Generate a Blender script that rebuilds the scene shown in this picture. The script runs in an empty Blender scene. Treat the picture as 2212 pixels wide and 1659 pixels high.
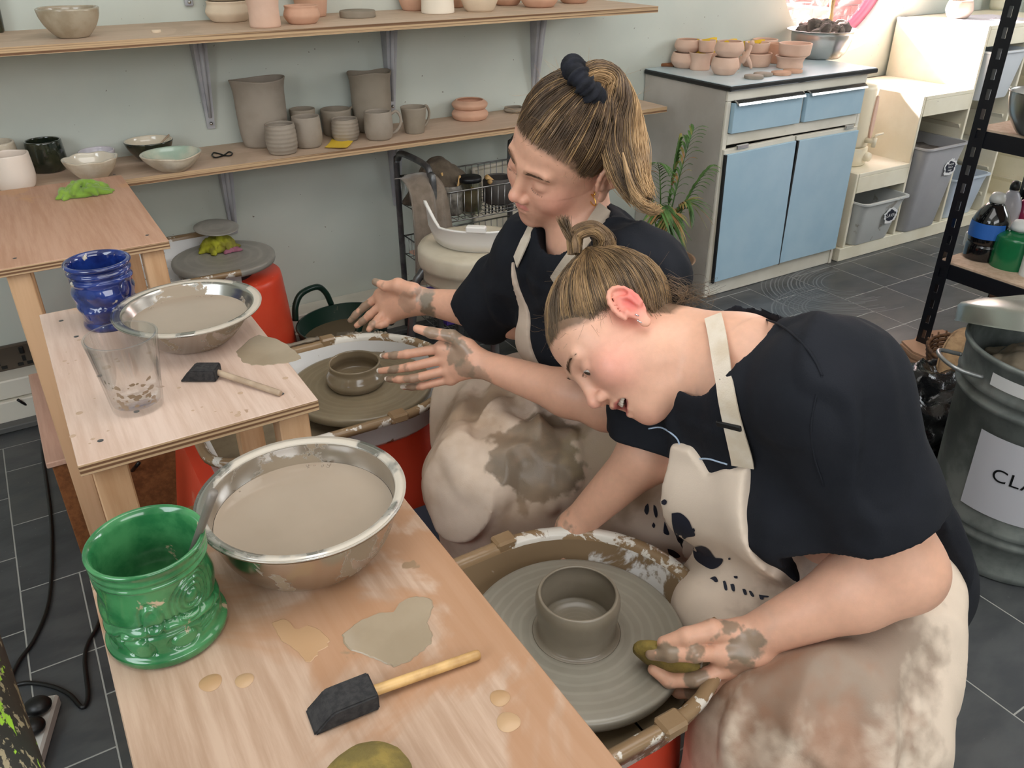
import bpy, bmesh, math, random
import numpy as np
from mathutils import Vector, Matrix
from mathutils.bvhtree import BVHTree
random.seed(7); np.random.seed(7)
PI = math.pi
SC = bpy.context.scene
COL = SC.collection
# ------------------------------------------------------------------ camera (fitted to the photograph's vanishing points)
FPX, CX, CY, EYE = 1780.0, 1106.0, 829.5, 1.38
_yaw, _pit, _rol = [math.radians(v) for v in (31.15, 29.25, -0.2)]
CF = np.array([math.sin(_yaw)*math.cos(_pit), math.cos(_yaw)*math.cos(_pit), -math.sin(_pit)])
_r = np.array([math.cos(_yaw), -math.sin(_yaw), 0.0]); _u = np.cross(_r, CF)
CR = math.cos(_rol)*_r + math.sin(_rol)*_u
CU = -math.sin(_rol)*_r + math.cos(_rol)*_u
CO = np.array([0.0, 0.0, EYE])
cam = bpy.data.objects.new('camera', bpy.data.cameras.new('camera')); COL.objects.link(cam)
_m = Matrix.Identity(4)
for _i, _v in enumerate((CR, CU, -CF)):
    for _j in range(3): _m[_j][_i] = float(_v[_j])
_m[2][3] = EYE
cam.matrix_world = _m
cam.data.sensor_width = 36.0; cam.data.lens = FPX/2212.0*36.0; cam.data.clip_start = 0.03
SC.camera = cam
SC.view_settings.view_transform = 'Standard'
try: SC.view_settings.look = 'None'
except Exception: pass
SC.view_settings.gamma = 1.0; SC.view_settings.use_curve_mapping = False
SC.view_settings.exposure = -0.06
# ------------------------------------------------------------------ light: sky and sun outside the round window
W = bpy.data.worlds.new('world'); SC.world = W; W.use_nodes = True
W.node_tree.nodes['Background'].inputs[0].default_value = (0.75, 0.86, 1.0, 1)
W.node_tree.nodes['Background'].inputs[1].default_value = 1.6
def lamp(name, kind, loc, energy, color=(1, 1, 1), aim=None, size=1.0, size_y=None, angle=None):
    d = bpy.data.lights.new(name, kind); d.energy = energy; d.color = color
    if kind == 'AREA':
        d.size = size
        if size_y: d.shape = 'RECTANGLE'; d.size_y = size_y
    if angle is not None: d.angle = angle
    o = bpy.data.objects.new(name, d); COL.objects.link(o); o.location = loc
    if aim is not None:
        o.rotation_euler = (Vector(aim)-Vector(loc)).to_track_quat('-Z', 'Y').to_euler()
    return o
lamp('sun', 'SUN', (2, 6, 6), 190.0, (1.0, 0.96, 0.90), aim=(2+0.36, 6-1.0, 6-0.72), angle=0.01)
lamp('left_fill_light', 'AREA', (-1.75, 0.3, 1.75), 42, (0.86, 0.93, 1.0), aim=(0.4, 1.1, 0.8), size=1.6, size_y=1.3)  # assumed cool daylight, added as unseen fill; the left wall is solid
lamp('ceiling_fill_light', 'AREA', (0.9, 0.6, 2.48), 27, (1.0, 0.98, 0.95), aim=(0.9, 0.9, 0), size=2.4, size_y=1.2)  # added overhead fill
lamp('rear_fill_light', 'AREA', (0.6, -2.05, 1.9), 46, (0.97, 0.98, 1.0), aim=(0.8, 1.2, 0.7), size=2.4, size_y=1.2)  # added ambient fill behind the camera; the wall there has no window
lamp('right_fill_light', 'AREA', (4.9, 0.6, 1.8), 60, (0.92, 0.96, 1.0), aim=(2.4, 1.6, 0.4), size=1.6, size_y=1.2)  # added fill that gives the floor its sheen; no window in this wall

# ------------------------------------------------------------------ helpers
def ray(x, y): return CF + CR*((x-CX)/FPX) - CU*((y-CY)/FPX)
def on(x, y, z):            # the point where a line of sight meets the level z
    d = ray(x, y); return CO + d*((z-EYE)/d[2])
def atY(x, y, Y):
    d = ray(x, y); return CO + d*(Y/d[1])
def atX(x, y, X):
    d = ray(x, y); return CO + d*(X/d[0])
def atD(x, y, t): return CO + ray(x, y)*t
def depth(p): return float((np.array(p)-CO) @ CF)
def proj(p):
    q = np.array(p)-CO; w = q @ CF
    return (CX+FPX*(q@CR)/w, CY-FPX*(q@CU)/w)

def props(o, label=None, cat=None, group=None, kind=None):
    if label: o['label'] = label
    if cat: o['category'] = cat
    if group: o['group'] = group
    if kind: o['kind'] = kind
    return o
def link(name, me, m=None, parent=None, smooth=False, **kw):
    o = bpy.data.objects.new(name, me); COL.objects.link(o)
    if m is not None:
        mi_ = [p_.material_index for p_ in me.polygons] if isinstance(m, (list, tuple)) else None
        me.materials.clear()
        for mm in (m if isinstance(m, (list, tuple)) else [m]): me.materials.append(mm)
        if mi_: me.polygons.foreach_set('material_index', mi_)
    if smooth and len(me.polygons): me.polygons.foreach_set('use_smooth', [True]*len(me.polygons))
    if parent is not None: o.parent = parent
    props(o, **kw)
    return o
def empty(name, loc=(0, 0, 0), rz=0.0, **kw):
    o = bpy.data.objects.new(name, None); COL.objects.link(o); o.location = [float(v) for v in loc]
    o.rotation_euler = (0, 0, rz); o.empty_display_size = 0.05
    return props(o, **kw)
def bmobj(name, bm, m=None, parent=None, smooth=False, **kw):
    me = bpy.data.meshes.new(name); bm.to_mesh(me); bm.free()
    return link(name, me, m, parent, smooth, **kw)
def pyobj(name, v, f, m=None, parent=None, smooth=False, **kw):
    me = bpy.data.meshes.new(name); me.from_pydata([tuple(map(float, p)) for p in v], [], [tuple(map(int, q)) for q in f]); me.update()
    return link(name, me, m, parent, smooth, **kw)
def npmesh(name, V, Fc):
    me = bpy.data.meshes.new(name); V = np.asarray(V, np.float32); Fc = np.asarray(Fc, np.int32)
    n, k = Fc.shape
    me.vertices.add(len(V)); me.vertices.foreach_set('co', V.ravel())
    me.loops.add(n*k); me.loops.foreach_set('vertex_index', Fc.ravel())
    me.polygons.add(n); me.polygons.foreach_set('loop_start', np.arange(0, n*k, k, dtype=np.int32))
    me.update(calc_edges=True); me.validate()
    return me
def setcol(me, cols, name='col'):
    a = me.color_attributes.new(name, 'FLOAT_COLOR', 'POINT')
    c = np.ones((len(me.vertices), 4), np.float32); c[:, :3] = cols
    a.data.foreach_set('color', c.ravel())
def sharp(o, deg=35):
    me = o.data
    bm = bmesh.new(); bm.from_mesh(me)
    for e in bm.edges:
        if len(e.link_faces) == 2 and e.calc_face_angle(0) > math.radians(deg): e.smooth = False
    for f in bm.faces: f.smooth = True
    bm.to_mesh(me); bm.free(); return o
def box(bm, x0, x1, y0, y1, z0, z1, bev=0.0, M=None, mi=0):
    r = bmesh.ops.create_cube(bm, size=1.0); vs = r['verts']
    for v in vs:
        v.co = Vector(((x0+x1)/2+v.co.x*(x1-x0), (y0+y1)/2+v.co.y*(y1-y0), (z0+z1)/2+v.co.z*(z1-z0)))
    fs = set(f for v in vs for f in v.link_faces)
    for f in fs: f.material_index = mi
    if bev > 0:
        es = list(set(e for v in vs for e in v.link_edges))
        rr = bmesh.ops.bevel(bm, geom=es, offset=bev, segments=1, affect='EDGES', profile=0.5)
        vs = list(set(v for f in rr['faces'] for v in f.verts) | set(v for v in vs if v.is_valid))
    if M is not None:
        for v in vs: v.co = M @ v.co
    return vs
def boxobj(name, b, m, parent=None, bev=0.002, M=None, **kw):
    bm = bmesh.new(); box(bm, *b, bev=bev, M=M); return bmobj(name, bm, m, parent, **kw)
def lathe(prof, seg=40, warp=None, cap=False, M=None):
    """prof: list of (r,z); returns verts, faces"""
    V, Fc = [], []
    n = len(prof)
    for i, (r, z) in enumerate(prof):
        for k in range(seg):
            a = 2*PI*k/seg
            x, y, zz = r*math.cos(a), r*math.sin(a), z
            if warp: x, y, zz = warp(x, y, zz, a, i/(n-1.0))
            V.append((x, y, zz))
    for i in range(n-1):
        for k in range(seg):
            k2 = (k+1) % seg
            Fc.append((i*seg+k, i*seg+k2, (i+1)*seg+k2, (i+1)*seg+k))
    if M is not None: V = [tuple(M @ Vector(v)) for v in V]
    return V, Fc
def latheobj(name, prof, m, parent=None, loc=(0, 0, 0), seg=40, warp=None, M=None, smooth=True, **kw):
    V, Fc = lathe(prof, seg, warp, M=M)
    o = pyobj(name, V, Fc, m, parent, smooth, **kw); o.location = [float(c) for c in loc]
    return o
def tube(pts, rad, seg=8, closed=False):
    """swept tube; rad a number or list; returns verts, faces"""
    P = [Vector([float(c) for c in p]) for p in pts]; n = len(P)
    R = [rad]*n if not hasattr(rad, '__len__') else list(rad)
    V, Fc = [], []
    up = None
    for i in range(n):
        t = (P[(i+1) % n]-P[i-1]) if closed else (P[min(i+1, n-1)]-P[max(i-1, 0)])
        if t.length < 1e-9: t = Vector((0, 0, 1))
        t.normalize()
        if up is None:
            up = t.orthogonal().normalized()
        up = (up - t*up.dot(t))
        if up.length < 1e-6: up = t.orthogonal()
        up.normalize(); s = t.cross(up)
        for k in range(seg):
            a = 2*PI*k/seg
            V.append(tuple(P[i]+(up*math.cos(a)+s*math.sin(a))*R[i]))
    m = n if closed else n-1
    for i in range(m):
        j = (i+1) % n
        for k in range(seg):
            k2 = (k+1) % seg
            Fc.append((i*seg+k, i*seg+k2, j*seg+k2, j*seg+k))
    if not closed:
        V.append(tuple(P[0])); V.append(tuple(P[-1])); a, b = len(V)-2, len(V)-1
        for k in range(seg):
            Fc.append((a, (k+1) % seg, k)); Fc.append((b, (n-1)*seg+k, (n-1)*seg+(k+1) % seg))
    return V, Fc
class Bag:                                  # collects tubes etc. into one mesh
    def __init__(s): s.V = []; s.F = []
    def add(s, VF):
        n = len(s.V); s.V += list(VF[0]); s.F += [tuple(i+n for i in f) for f in VF[1]]; return s
    def obj(s, name, m, parent=None, smooth=True, **kw): return pyobj(name, s.V, s.F, m, parent, smooth, **kw)
def spline(pts, n=8):
    P = [np.array(p, float) for p in pts]; P = [2*P[0]-P[1]]+P+[2*P[-1]-P[-2]]; out = []
    for i in range(1, len(P)-2):
        for k in range(n):
            t = k/n; a, b, c, d = P[i-1], P[i], P[i+1], P[i+2]
            out.append(0.5*((2*b)+(-a+c)*t+(2*a-5*b+4*c-d)*t*t+(-a+3*b-3*c+d)*t**3))
    out.append(P[-2]); return out
def tubeobj(name, pts, rad, m, parent=None, seg=8, closed=False, **kw):
    V, Fc = tube(pts, rad, seg, closed); return pyobj(name, V, Fc, m, parent, True, **kw)
def polyext(pts2, z0, z1):                 # extruded polygon, verts/faces
    n = len(pts2); V = [(x, y, z0) for x, y in pts2]+[(x, y, z1) for x, y in pts2]
    Fc = [tuple(range(n-1, -1, -1)), tuple(range(n, 2*n))]+[(i, (i+1) % n, n+(i+1) % n, n+i) for i in range(n)]
    return V, Fc
def setuv(o): return o

# numpy noise
_rs = np.random.RandomState(11); _perm = _rs.permutation(512).astype(np.int64); _val = _rs.rand(512)*2-1
def vnoise(P):
    P = np.asarray(P, float); i = np.floor(P).astype(np.int64); f = P-i; f = f*f*(3-2*f)
    def h(a, b, c): return _val[(_perm[(_perm[(_perm[a & 511]+b) & 511]+c) & 511]) & 511]
    x, y, z = i[..., 0], i[..., 1], i[..., 2]; r = 0
    for dx in (0, 1):
        for dy in (0, 1):
            for dz in (0, 1):
                w = (f[..., 0] if dx else 1-f[..., 0])*(f[..., 1] if dy else 1-f[..., 1])*(f[..., 2] if dz else 1-f[..., 2])
                r = r+w*h(x+dx, y+dy, z+dz)
    return r
def fbm(P, o=4):
    P = np.asarray(P, float); r = 0; a = 0.5
    for k in range(o): r = r+a*vnoise(P*(2**k)+k*17.3); a *= 0.5
    return r

# ------------------------------------------------------------------ materials
def lin(c):
    def g(v): v /= 255.0; return v/12.92 if v <= 0.04045 else ((v+0.055)/1.055)**2.4
    return (g(c[0]), g(c[1]), g(c[2]), 1.0)
class NT:
    def __init__(s, name):
        s.m = bpy.data.materials.new(name); s.m.use_nodes = True; s.t = s.m.node_tree; s.n = s.t.nodes
        s.b = s.n['Principled BSDF']; s.tc = s.n.new('ShaderNodeTexCoord'); s.x = 0
    def node(s, ty, **kw):
        n = s.n.new(ty)
        for k, v in kw.items():
            if hasattr(n, k) and not k.startswith('i_'): setattr(n, k, v)
        return n
    def l(s, a, b): s.t.links.new(a, b)
    def coord(s, scale=(1, 1, 1), kind='Object', rot=(0, 0, 0), loc=(0, 0, 0)):
        mp = s.n.new('ShaderNodeMapping'); mp.inputs['Scale'].default_value = scale; mp.inputs['Rotation'].default_value = rot; mp.inputs['Location'].default_value = loc
        s.l(s.tc.outputs[kind], mp.inputs['Vector']); return mp.outputs[0]
    def noise(s, scale, detail=4, rough=0.55, vec=None, dist=0.0):
        n = s.n.new('ShaderNodeTexNoise'); n.inputs['Scale'].default_value = scale; n.inputs['Detail'].default_value = detail
        n.inputs['Roughness'].default_value = rough; n.inputs['Distortion'].default_value = dist
        s.l(vec if vec is not None else s.tc.outputs['Object'], n.inputs['Vector']); return n.outputs['Fac']
    def ramp(s, fac, a, b, ca=0.0, cb=1.0):
        n = s.n.new('ShaderNodeMapRange'); n.interpolation_type = 'SMOOTHSTEP'
        n.inputs['From Min'].default_value = a; n.inputs['From Max'].default_value = b
        n.inputs['To Min'].default_value = ca; n.inputs['To Max'].default_value = cb
        s.l(fac, n.inputs['Value']); return n.outputs[0]
    def mix(s, fac, a, b):
        n = s.n.new('ShaderNodeMix'); n.data_type = 'RGBA'
        for k, v in ((0, fac), (6, a), (7, b)):
            if isinstance(v, (tuple, list)): n.inputs[k].default_value = v
            elif isinstance(v, (int, float)): n.inputs[k].default_value = v
            else: s.l(v, n.inputs[k])
        return n.outputs[2]
    def math(s, op, a, b=None):
        n = s.n.new('ShaderNodeMath'); n.operation = op
        for k, v in ((0, a), (1, b)):
            if v is None: continue
            if isinstance(v, (int, float)): n.inputs[k].default_value = v
            else: s.l(v, n.inputs[k])
        return n.outputs[0]
    def bump(s, h, strength=0.3, dist=0.002):
        n = s.n.new('ShaderNodeBump'); n.inputs['Strength'].default_value = strength; n.inputs['Distance'].default_value = dist
        s.l(h, n.inputs['Height']); s.l(n.outputs[0], s.b.inputs['Normal']); return n
    def set(s, **kw):
        for k, v in kw.items():
            i = s.b.inputs[{'col': 'Base Color', 'rough': 'Roughness', 'metal': 'Metallic', 'coat': 'Coat Weight', 'trans': 'Transmission Weight',
                            'ior': 'IOR', 'sss': 'Subsurface Weight', 'sheen': 'Sheen Weight', 'spec': 'Specular IOR Level', 'alpha': 'Alpha', 'coatr': 'Coat Roughness'}[k]]
            if isinstance(v, (int, float)): i.default_value = v
            elif isinstance(v, tuple): i.default_value = v
            else: s.l(v, i)
        return s
_mats = {}
def M(name, c, rough=0.6, c2=None, sc=12.0, lo=0.35, hi=0.65, bump=0.0, bsc=60.0, metal=0.0, coat=0.0, stain=None, ssc=6.0, st=0.62, srough=None, stretch=(1, 1, 1), bdist=0.002, spec=None, sheen=0.0, st2=0.03):
    if name in _mats: return _mats[name]
    t = NT(name); v = t.coord(stretch)
    col = lin(c)
    if c2 is not None:
        col = t.mix(t.ramp(t.noise(sc, 5, vec=v), lo, hi), lin(c), lin(c2))
    rg = rough
    if stain is not None:
        f = t.ramp(t.noise(ssc, 6, 0.6, dist=0.4), st, st+st2)
        col = t.mix(f, col, lin(stain))
        if srough is not None: rg = t.math('ADD', t.math('MULTIPLY', f, srough-rough), rough)
        if metal > 0:
            t.set(metal=t.math('SUBTRACT', metal, t.math('MULTIPLY', f, metal)))
    t.set(col=col, rough=rg, coat=coat)
    if metal > 0 and stain is None: t.set(metal=metal)
    if spec is not None: t.set(spec=spec)
    if sheen: t.set(sheen=sheen)
    if bump > 0: t.bump(t.noise(bsc, 5, vec=v), bump, bdist)
    _mats[name] = t.m; return t.m
def wood(name, c, c2, axis='Y', rough=0.6, stain=None, st=0.6, ssc=4.0, stain2=None, fine=90.0):
    if name in _mats: return _mats[name]
    t = NT(name)
    s = {'X': (0.06, 1, 1), 'Y': (1, 0.06, 1), 'Z': (1, 1, 0.06)}[axis]
    v = t.coord(s)
    a = t.noise(fine, 6, 0.65, vec=v); b = t.noise(9, 4, vec=v, dist=1.0); g = t.noise(5, 3)
    f = t.math('ADD', t.math('MULTIPLY', a, 0.5), t.math('MULTIPLY', b, 0.5))
    col = t.mix(t.ramp(f, 0.38, 0.62), lin(c2), lin(c))
    if stain is not None:
        col = t.mix(t.math('MULTIPLY', t.ramp(t.noise(ssc, 6, 0.55, dist=0.6), st, st+0.06), 0.75), col, lin(stain))
    if stain2 is not None:
        col = t.mix(t.ramp(t.noise(26, 3, 0.5), 0.70, 0.725), col, lin(stain2))
        pass
    t.set(col=col, rough=rough, spec=0.3); t.bump(a, 0.12, 0.001); _mats[name] = t.m; return t.m
def plyedge(name='plywood_edge'):
    if name in _mats: return _mats[name]
    t = NT(name); v = t.coord((0.4, 0.4, 160)); w = t.noise(1.6, 3, 0.6, vec=v)
    col = t.mix(t.ramp(w, 0.42, 0.56), lin((112, 78, 52)), lin((200, 168, 130)))
    t.set(col=col, rough=0.75); _mats[name] = t.m; return t.m
def glassmat(name, tint=(1, 1, 1, 1), rough=0.0):
    if name in _mats: return _mats[name]
    t = NT(name); t.set(col=tint, rough=rough, trans=1.0, ior=1.45); _mats[name] = t.m; return t.m
def attrmat(name, rough=0.55, sss=0.0, bump=0.0, bsc=150.0, var=0.06, vsc=60.0, sheen=0.0, roughattr=False, spec=0.5, bdist=0.001, weave=False):
    t = NT(name); a = t.n.new('ShaderNodeVertexColor'); a.layer_name = 'col'
    k = t.noise(vsc, 5)
    n = t.n.new('ShaderNodeHueSaturation'); t.l(a.outputs[0], n.inputs['Color'])
    t.l(t.ramp(k, 0.3, 0.7, 1-var, 1+var), n.inputs['Value'])
    t.set(col=n.outputs[0], rough=rough, spec=spec)
    if roughattr:
        r = t.n.new('ShaderNodeVertexColor'); r.layer_name = 'wet'
        s = t.n.new('ShaderNodeSeparateColor'); t.l(r.outputs[0], s.inputs[0]); t.set(rough=s.outputs[0])
    if sss: t.set(sss=sss); t.b.inputs['Subsurface Radius'].default_value = (0.008, 0.003, 0.0015); t.b.inputs['Subsurface Scale'].default_value = 1.0
    if sheen: t.set(sheen=sheen)
    if bump: t.bump(t.noise(bsc, 4), bump, bdist)
    return t.m
# ------------------------------------------------------------------ colours and materials
m_wall = (lambda t: (t.set(col=t.mix(t.ramp(t.noise(70, 2, 0.5), 0.755, 0.785),
            t.mix(t.ramp(t.noise(2.2, 4), 0.3, 0.7), lin((206, 210, 200)), lin((196, 202, 193))), lin((128, 124, 114))), rough=0.5), t.bump(t.noise(120, 3), 0.05), t.m)[-1])(NT('painted_wall'))
m_white = M('white_paint', (232, 228, 214), 0.45, c2=(214, 208, 190), sc=5, stain=(150, 138, 118), ssc=30, st=0.70)
m_cream = M('cream_paint', (226, 221, 208), 0.45, c2=(208, 202, 186), sc=3, stain=(120, 108, 92), ssc=24, st=0.72)
m_cream2 = M('cream_panel', (196, 190, 182), 0.5, c2=(180, 173, 164), sc=4, stain=(120, 108, 96), ssc=12, st=0.70)
m_blue = M('blue_laminate', (158, 188, 206), 0.28, c2=(166, 194, 210), sc=6)
m_bluetop = M('pale_blue_worktop', (192, 210, 218), 0.3, c2=(200, 216, 222), sc=5, stain=(198, 186, 160), ssc=9, st=0.68)
m_black = M('black_edging', (18, 19, 22), 0.4)
m_chrome = M('chrome', (200, 200, 200), 0.22, metal=1.0)
m_steel = M('brushed_steel', (200, 198, 194), 0.28, metal=1.0, bump=0.03, bsc=14)
m_coat = M('pale_clay_coat', (196, 188, 176), 0.35, c2=(168, 158, 144), sc=18, bump=0.3, bsc=60)
m_rimcoat = M('clay_dulled_rim', (190, 187, 182), 0.25, metal=1.0, stain=(190, 180, 166), ssc=9, st=0.44, srough=0.4, st2=0.08)
m_steelclay = M('steel_with_clay', (190, 187, 182), 0.22, metal=1.0, stain=(146, 130, 110), ssc=14, st=0.56, srough=0.5)
m_galv = M('galvanised_steel', (142, 148, 145), 0.42, c2=(112, 118, 116), sc=14, metal=0.45, bump=0.05, bsc=30)
m_grey = M('grey_steel', (120, 120, 120), 0.4, metal=0.7, c2=(90, 90, 92), sc=20)
m_rack = M('black_steel', (14, 17, 24), 0.35)
m_ply = wood('plywood_face', (222, 186, 158), (204, 164, 134), 'Y')
m_plyn = wood('plywood_near', (192, 165, 144), (168, 138, 115), 'Y', stain=(168, 124, 90), st=0.47, ssc=3.6, stain2=(150, 124, 98), rough=0.5)
m_plym = wood('plywood_mid', (213, 189, 174), (194, 166, 148), 'Y', stain2=(168, 140, 118), stain=(212, 172, 138), st=0.62)
m_plyf = wood('plywood_far', (206, 166, 142), (190, 147, 121), 'Y', stain=(208, 162, 124), st=0.6)
m_plys = wood('shelf_plywood', (208, 184, 162), (196, 170, 146), 'X', stain=(190, 166, 142), st=0.55)
m_edge = plyedge()
m_leg = wood('pine', (216, 176, 138), (190, 146, 106), 'Z', fine=40)
m_brownwood = wood('brown_wood', (150, 96, 58), (118, 72, 42), 'Y')
m_pinkwood = wood('pinkish_plywood', (216, 178, 158), (200, 158, 138), 'Y')
m_red = M('red_plastic', (230, 82, 54), 0.32, c2=(224, 72, 46), sc=6, stain=(232, 120, 92), ssc=16, st=0.66)
m_pan = M('white_plastic_with_clay', (226, 224, 222), 0.3, stain=(138, 116, 92), ssc=11, st=0.585, srough=0.25, st2=0.02)
m_panclean = M('white_plastic', (236, 232, 226), 0.3)
m_rim = M('clay_smeared_rim', (226, 220, 210), 0.25, stain=(148, 122, 92), ssc=17, st=0.47, srough=0.22, bump=0.3, bsc=40, bdist=0.003)
m_slip = M('clay_water', (163, 147, 130), 0.06, c2=(155, 139, 122), sc=5)
m_slipdark = M('dark_clay_water', (112, 98, 78), 0.08)
m_wetclay = M('wet_clay', (132, 120, 104), 0.22, c2=(118, 106, 92), sc=30, bump=0.15, bsc=50)
m_browncl = M('brown_wet_clay', (128, 114, 92), 0.25, c2=(116, 102, 82), sc=26, bump=0.15, bsc=50)
m_leather = M('leatherhard_clay', (150, 138, 122), 0.75, c2=(138, 126, 110), sc=9, bump=0.25, bsc=60)
m_leather2 = M('leatherhard_clay_light', (160, 148, 134), 0.75, c2=(146, 134, 120), sc=9, bump=0.25, bsc=60)
m_terra = M('pink_bisque', (222, 188, 168), 0.85, c2=(212, 176, 154), sc=8, bump=0.12, bsc=90)
m_terra2 = M('orange_bisque', (214, 170, 144), 0.85, c2=(202, 158, 132), sc=8, bump=0.12, bsc=90)
m_pale = M('pale_bisque', (226, 206, 182), 0.8, c2=(216, 196, 170), sc=8, bump=0.1, bsc=90)
m_creamg = M('cream_glaze', (214, 202, 182), 0.2, c2=(190, 172, 148), sc=14, coat=0.5)
m_whiteg = M('white_matt_glaze', (232, 216, 202), 0.45)
m_greeng = M('dark_green_glaze', (28, 36, 30), 0.12, c2=(52, 54, 38), sc=22, coat=0.6)
m_speck = M('brown_speckled_glaze', (158, 142, 118), 0.25, c2=(178, 164, 142), sc=18, coat=0.4)
m_celadon = M('celadon_glaze', (206, 204, 184), 0.2, c2=(164, 184, 166), sc=10, coat=0.5)
m_paper = M('yellow_paper', (238, 200, 58), 0.7)
m_ink = M('ink', (60, 50, 30), 0.6)
m_green = M('green_glaze', (38, 104, 60), 0.14, c2=(72, 138, 86), sc=24, coat=0.6, stain=(196, 172, 144), ssc=26, st=0.655)
m_bluegl = M('blue_glaze', (18, 30, 84), 0.08, c2=(30, 54, 126), sc=24, coat=0.8, stain=(206, 196, 176), ssc=30, st=0.64)
m_navy = M('navy_ink', (22, 26, 44), 0.7)
m_foam = M('black_foam', (36, 35, 36), 0.95, c2=(54, 52, 52), sc=160, bump=0.6, bsc=260)
m_dowel = M('clayey_dowel', (188, 166, 142), 0.5, c2=(160, 138, 116), sc=20)
m_dowel2 = M('wooden_dowel', (216, 176, 116), 0.4, c2=(176, 136, 84), sc=24)
m_sponge = M('yellow_sponge', (142, 122, 60), 0.9, c2=(110, 96, 50), sc=40, bump=0.7, bsc=200)
m_cable = M('black_rubber', (12, 12, 13), 0.4)
m_lime = M('lime_cloth', (134, 168, 62), 0.9, c2=(112, 146, 46), sc=14, bump=0.3, bsc=300, sheen=0.3)
m_olive = M('yellow_green_cloth', (172, 172, 44), 0.9, c2=(128, 122, 50), sc=22, bump=0.3, bsc=300)
m_pinkcl = M('pink_cloth', (160, 100, 120), 0.9)
m_towel = M('grey_brown_towel', (134, 120, 106), 0.95, c2=(120, 106, 92), sc=30, bump=0.5, bsc=400, sheen=0.3)
m_towel2 = M('brown_towel', (96, 84, 70), 0.95, c2=(82, 70, 58), sc=30, bump=0.5, bsc=400)
def thin_glass(name, tint, k=0.9):
    t = NT(name); a = t.n.new('ShaderNodeBsdfTransparent'); a.inputs[0].default_value = tint; g = t.n.new('ShaderNodeBsdfGlossy'); g.inputs['Roughness'].default_value = 0.02
    f = t.n.new('ShaderNodeLayerWeight'); f.inputs['Blend'].default_value = 0.22; m = t.n.new('ShaderNodeMixShader'); t.l(t.math('MULTIPLY', f.outputs['Facing'], k), m.inputs[0]); t.l(a.outputs[0], m.inputs[1]); t.l(g.outputs[0], m.inputs[2]); t.l(m.outputs[0], t.n['Material Output'].inputs['Surface']); return t.m
m_glass = thin_glass('clear_glass', (0.988, 0.994, 0.994, 1)); m_jar = thin_glass('jar_glass', (0.86, 0.88, 0.84, 1))
m_leaf = M('palm_leaf', (92, 130, 62), 0.5, c2=(58, 92, 40), sc=20)
m_leafdry = M('dry_palm_leaf', (168, 118, 76), 0.7, c2=(128, 140, 70), sc=26)
m_card = M('brown_cardboard', (186, 148, 120), 0.85)
m_cardd = M('cardboard_edge', (128, 96, 70), 0.9, c2=(80, 58, 44), sc=90, stretch=(1, 1, 6))
m_bag = M('black_bin_bag', (14, 15, 18), 0.18, bump=0.6, bsc=22, bdist=0.01)
m_burlap = M('burlap', (170, 140, 104), 0.95, c2=(150, 120, 88), sc=60, bump=0.5, bsc=240)
m_wicker = M('wicker', (124, 88, 58), 0.7, c2=(80, 54, 36), sc=50)
m_stool = M('white_stool_plastic', (214, 204, 184), 0.45, c2=(196, 184, 162), sc=7, stain=(150, 134, 112), ssc=14, st=0.64)
m_greybin = M('grey_plastic_tub', (168, 168, 172), 0.4, c2=(178, 178, 180), sc=4)
m_palebin = M('pale_plastic_tub', (204, 206, 204), 0.35, stain=(168, 164, 156), ssc=6, st=0.6)
m_label = M('white_sticker', (226, 226, 226), 0.5)
m_tile = [M('slate_tile_%s' % n, c, 0.33, c2=c2, sc=7, bump=0.25, bsc=26, stain=(132, 134, 134), ssc=60, st=0.69, stretch=(1, 2.2, 1)) for n, c, c2 in
          (('a', (76, 78, 80), (62, 64, 67)), ('b', (67, 69, 72), (82, 84, 85)), ('c', (80, 80, 79), (66, 69, 71)))]
m_grout = M('grout', (168, 168, 163), 0.8)
m_brick = M('red_brick', (166, 82, 74), 0.85, c2=(140, 66, 60), sc=20)
m_mortar = M('mortar', (190, 160, 152), 0.9)
m_pink = M('pink_frame', (214, 110, 134), 0.35)
m_navyp = M('tub_green', (16, 44, 34), 0.3, stain=(90, 86, 70), ssc=20, st=0.68)
m_dryclay = M('dry_clay', (126, 116, 106), 0.9, c2=(92, 84, 78), sc=18, bump=0.4, bsc=60)

# ------------------------------------------------------------------ the room
WY = 2.806; XL, XR, YB, ZC = -1.85, 5.0, -2.15, 2.55
WC, WR = (3.55, 1.33), 0.50
def wall_with_hole():
    angs = sorted(set([2*PI*k/72 for k in range(72)] + [math.atan2(z-WC[1], x-WC[0]) % (2*PI) for x in (XL, XR) for z in (0, ZC)]))
    V, Fc = [], []
    for y in (WY, WY+0.22):
        for a in angs:
            c, s = math.cos(a), math.sin(a)
            V.append((WC[0]+WR*c, y, WC[1]+WR*s))
            tx = ((XR-WC[0])/c if c > 1e-9 else (XL-WC[0])/c if c < -1e-9 else 1e9)
            tz = ((ZC-WC[1])/s if s > 1e-9 else (0-WC[1])/s if s < -1e-9 else 1e9)
            t = min(tx, tz); V.append((WC[0]+t*c, y, WC[1]+t*s))
    n = len(angs)
    for k in range(n):
        j = (k+1) % n; a, b, c, d = 2*k, 2*k+1, 2*j+1, 2*j
        Fc.append((a, b, c, d)); Fc.append((2*n+a, 2*n+d, 2*n+c, 2*n+b))
        Fc.append((a, d, 2*n+d, 2*n+a)); Fc.append((b, 2*n+b, 2*n+c, c))
    o = pyobj('wall_back', V, Fc, m_wall, kind='structure'); return o
wall_with_hole()
boxobj('wall_left', (XL-0.1, XL, YB, WY, 0, ZC), m_wall, bev=0, kind='structure')
boxobj('wall_right', (XR, XR+0.1, YB, WY, 0, ZC), m_wall, bev=0, kind='structure')
boxobj('wall_front', (XL, XR, YB-0.1, YB, 0, ZC), m_wall, bev=0, kind='structure')
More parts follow.
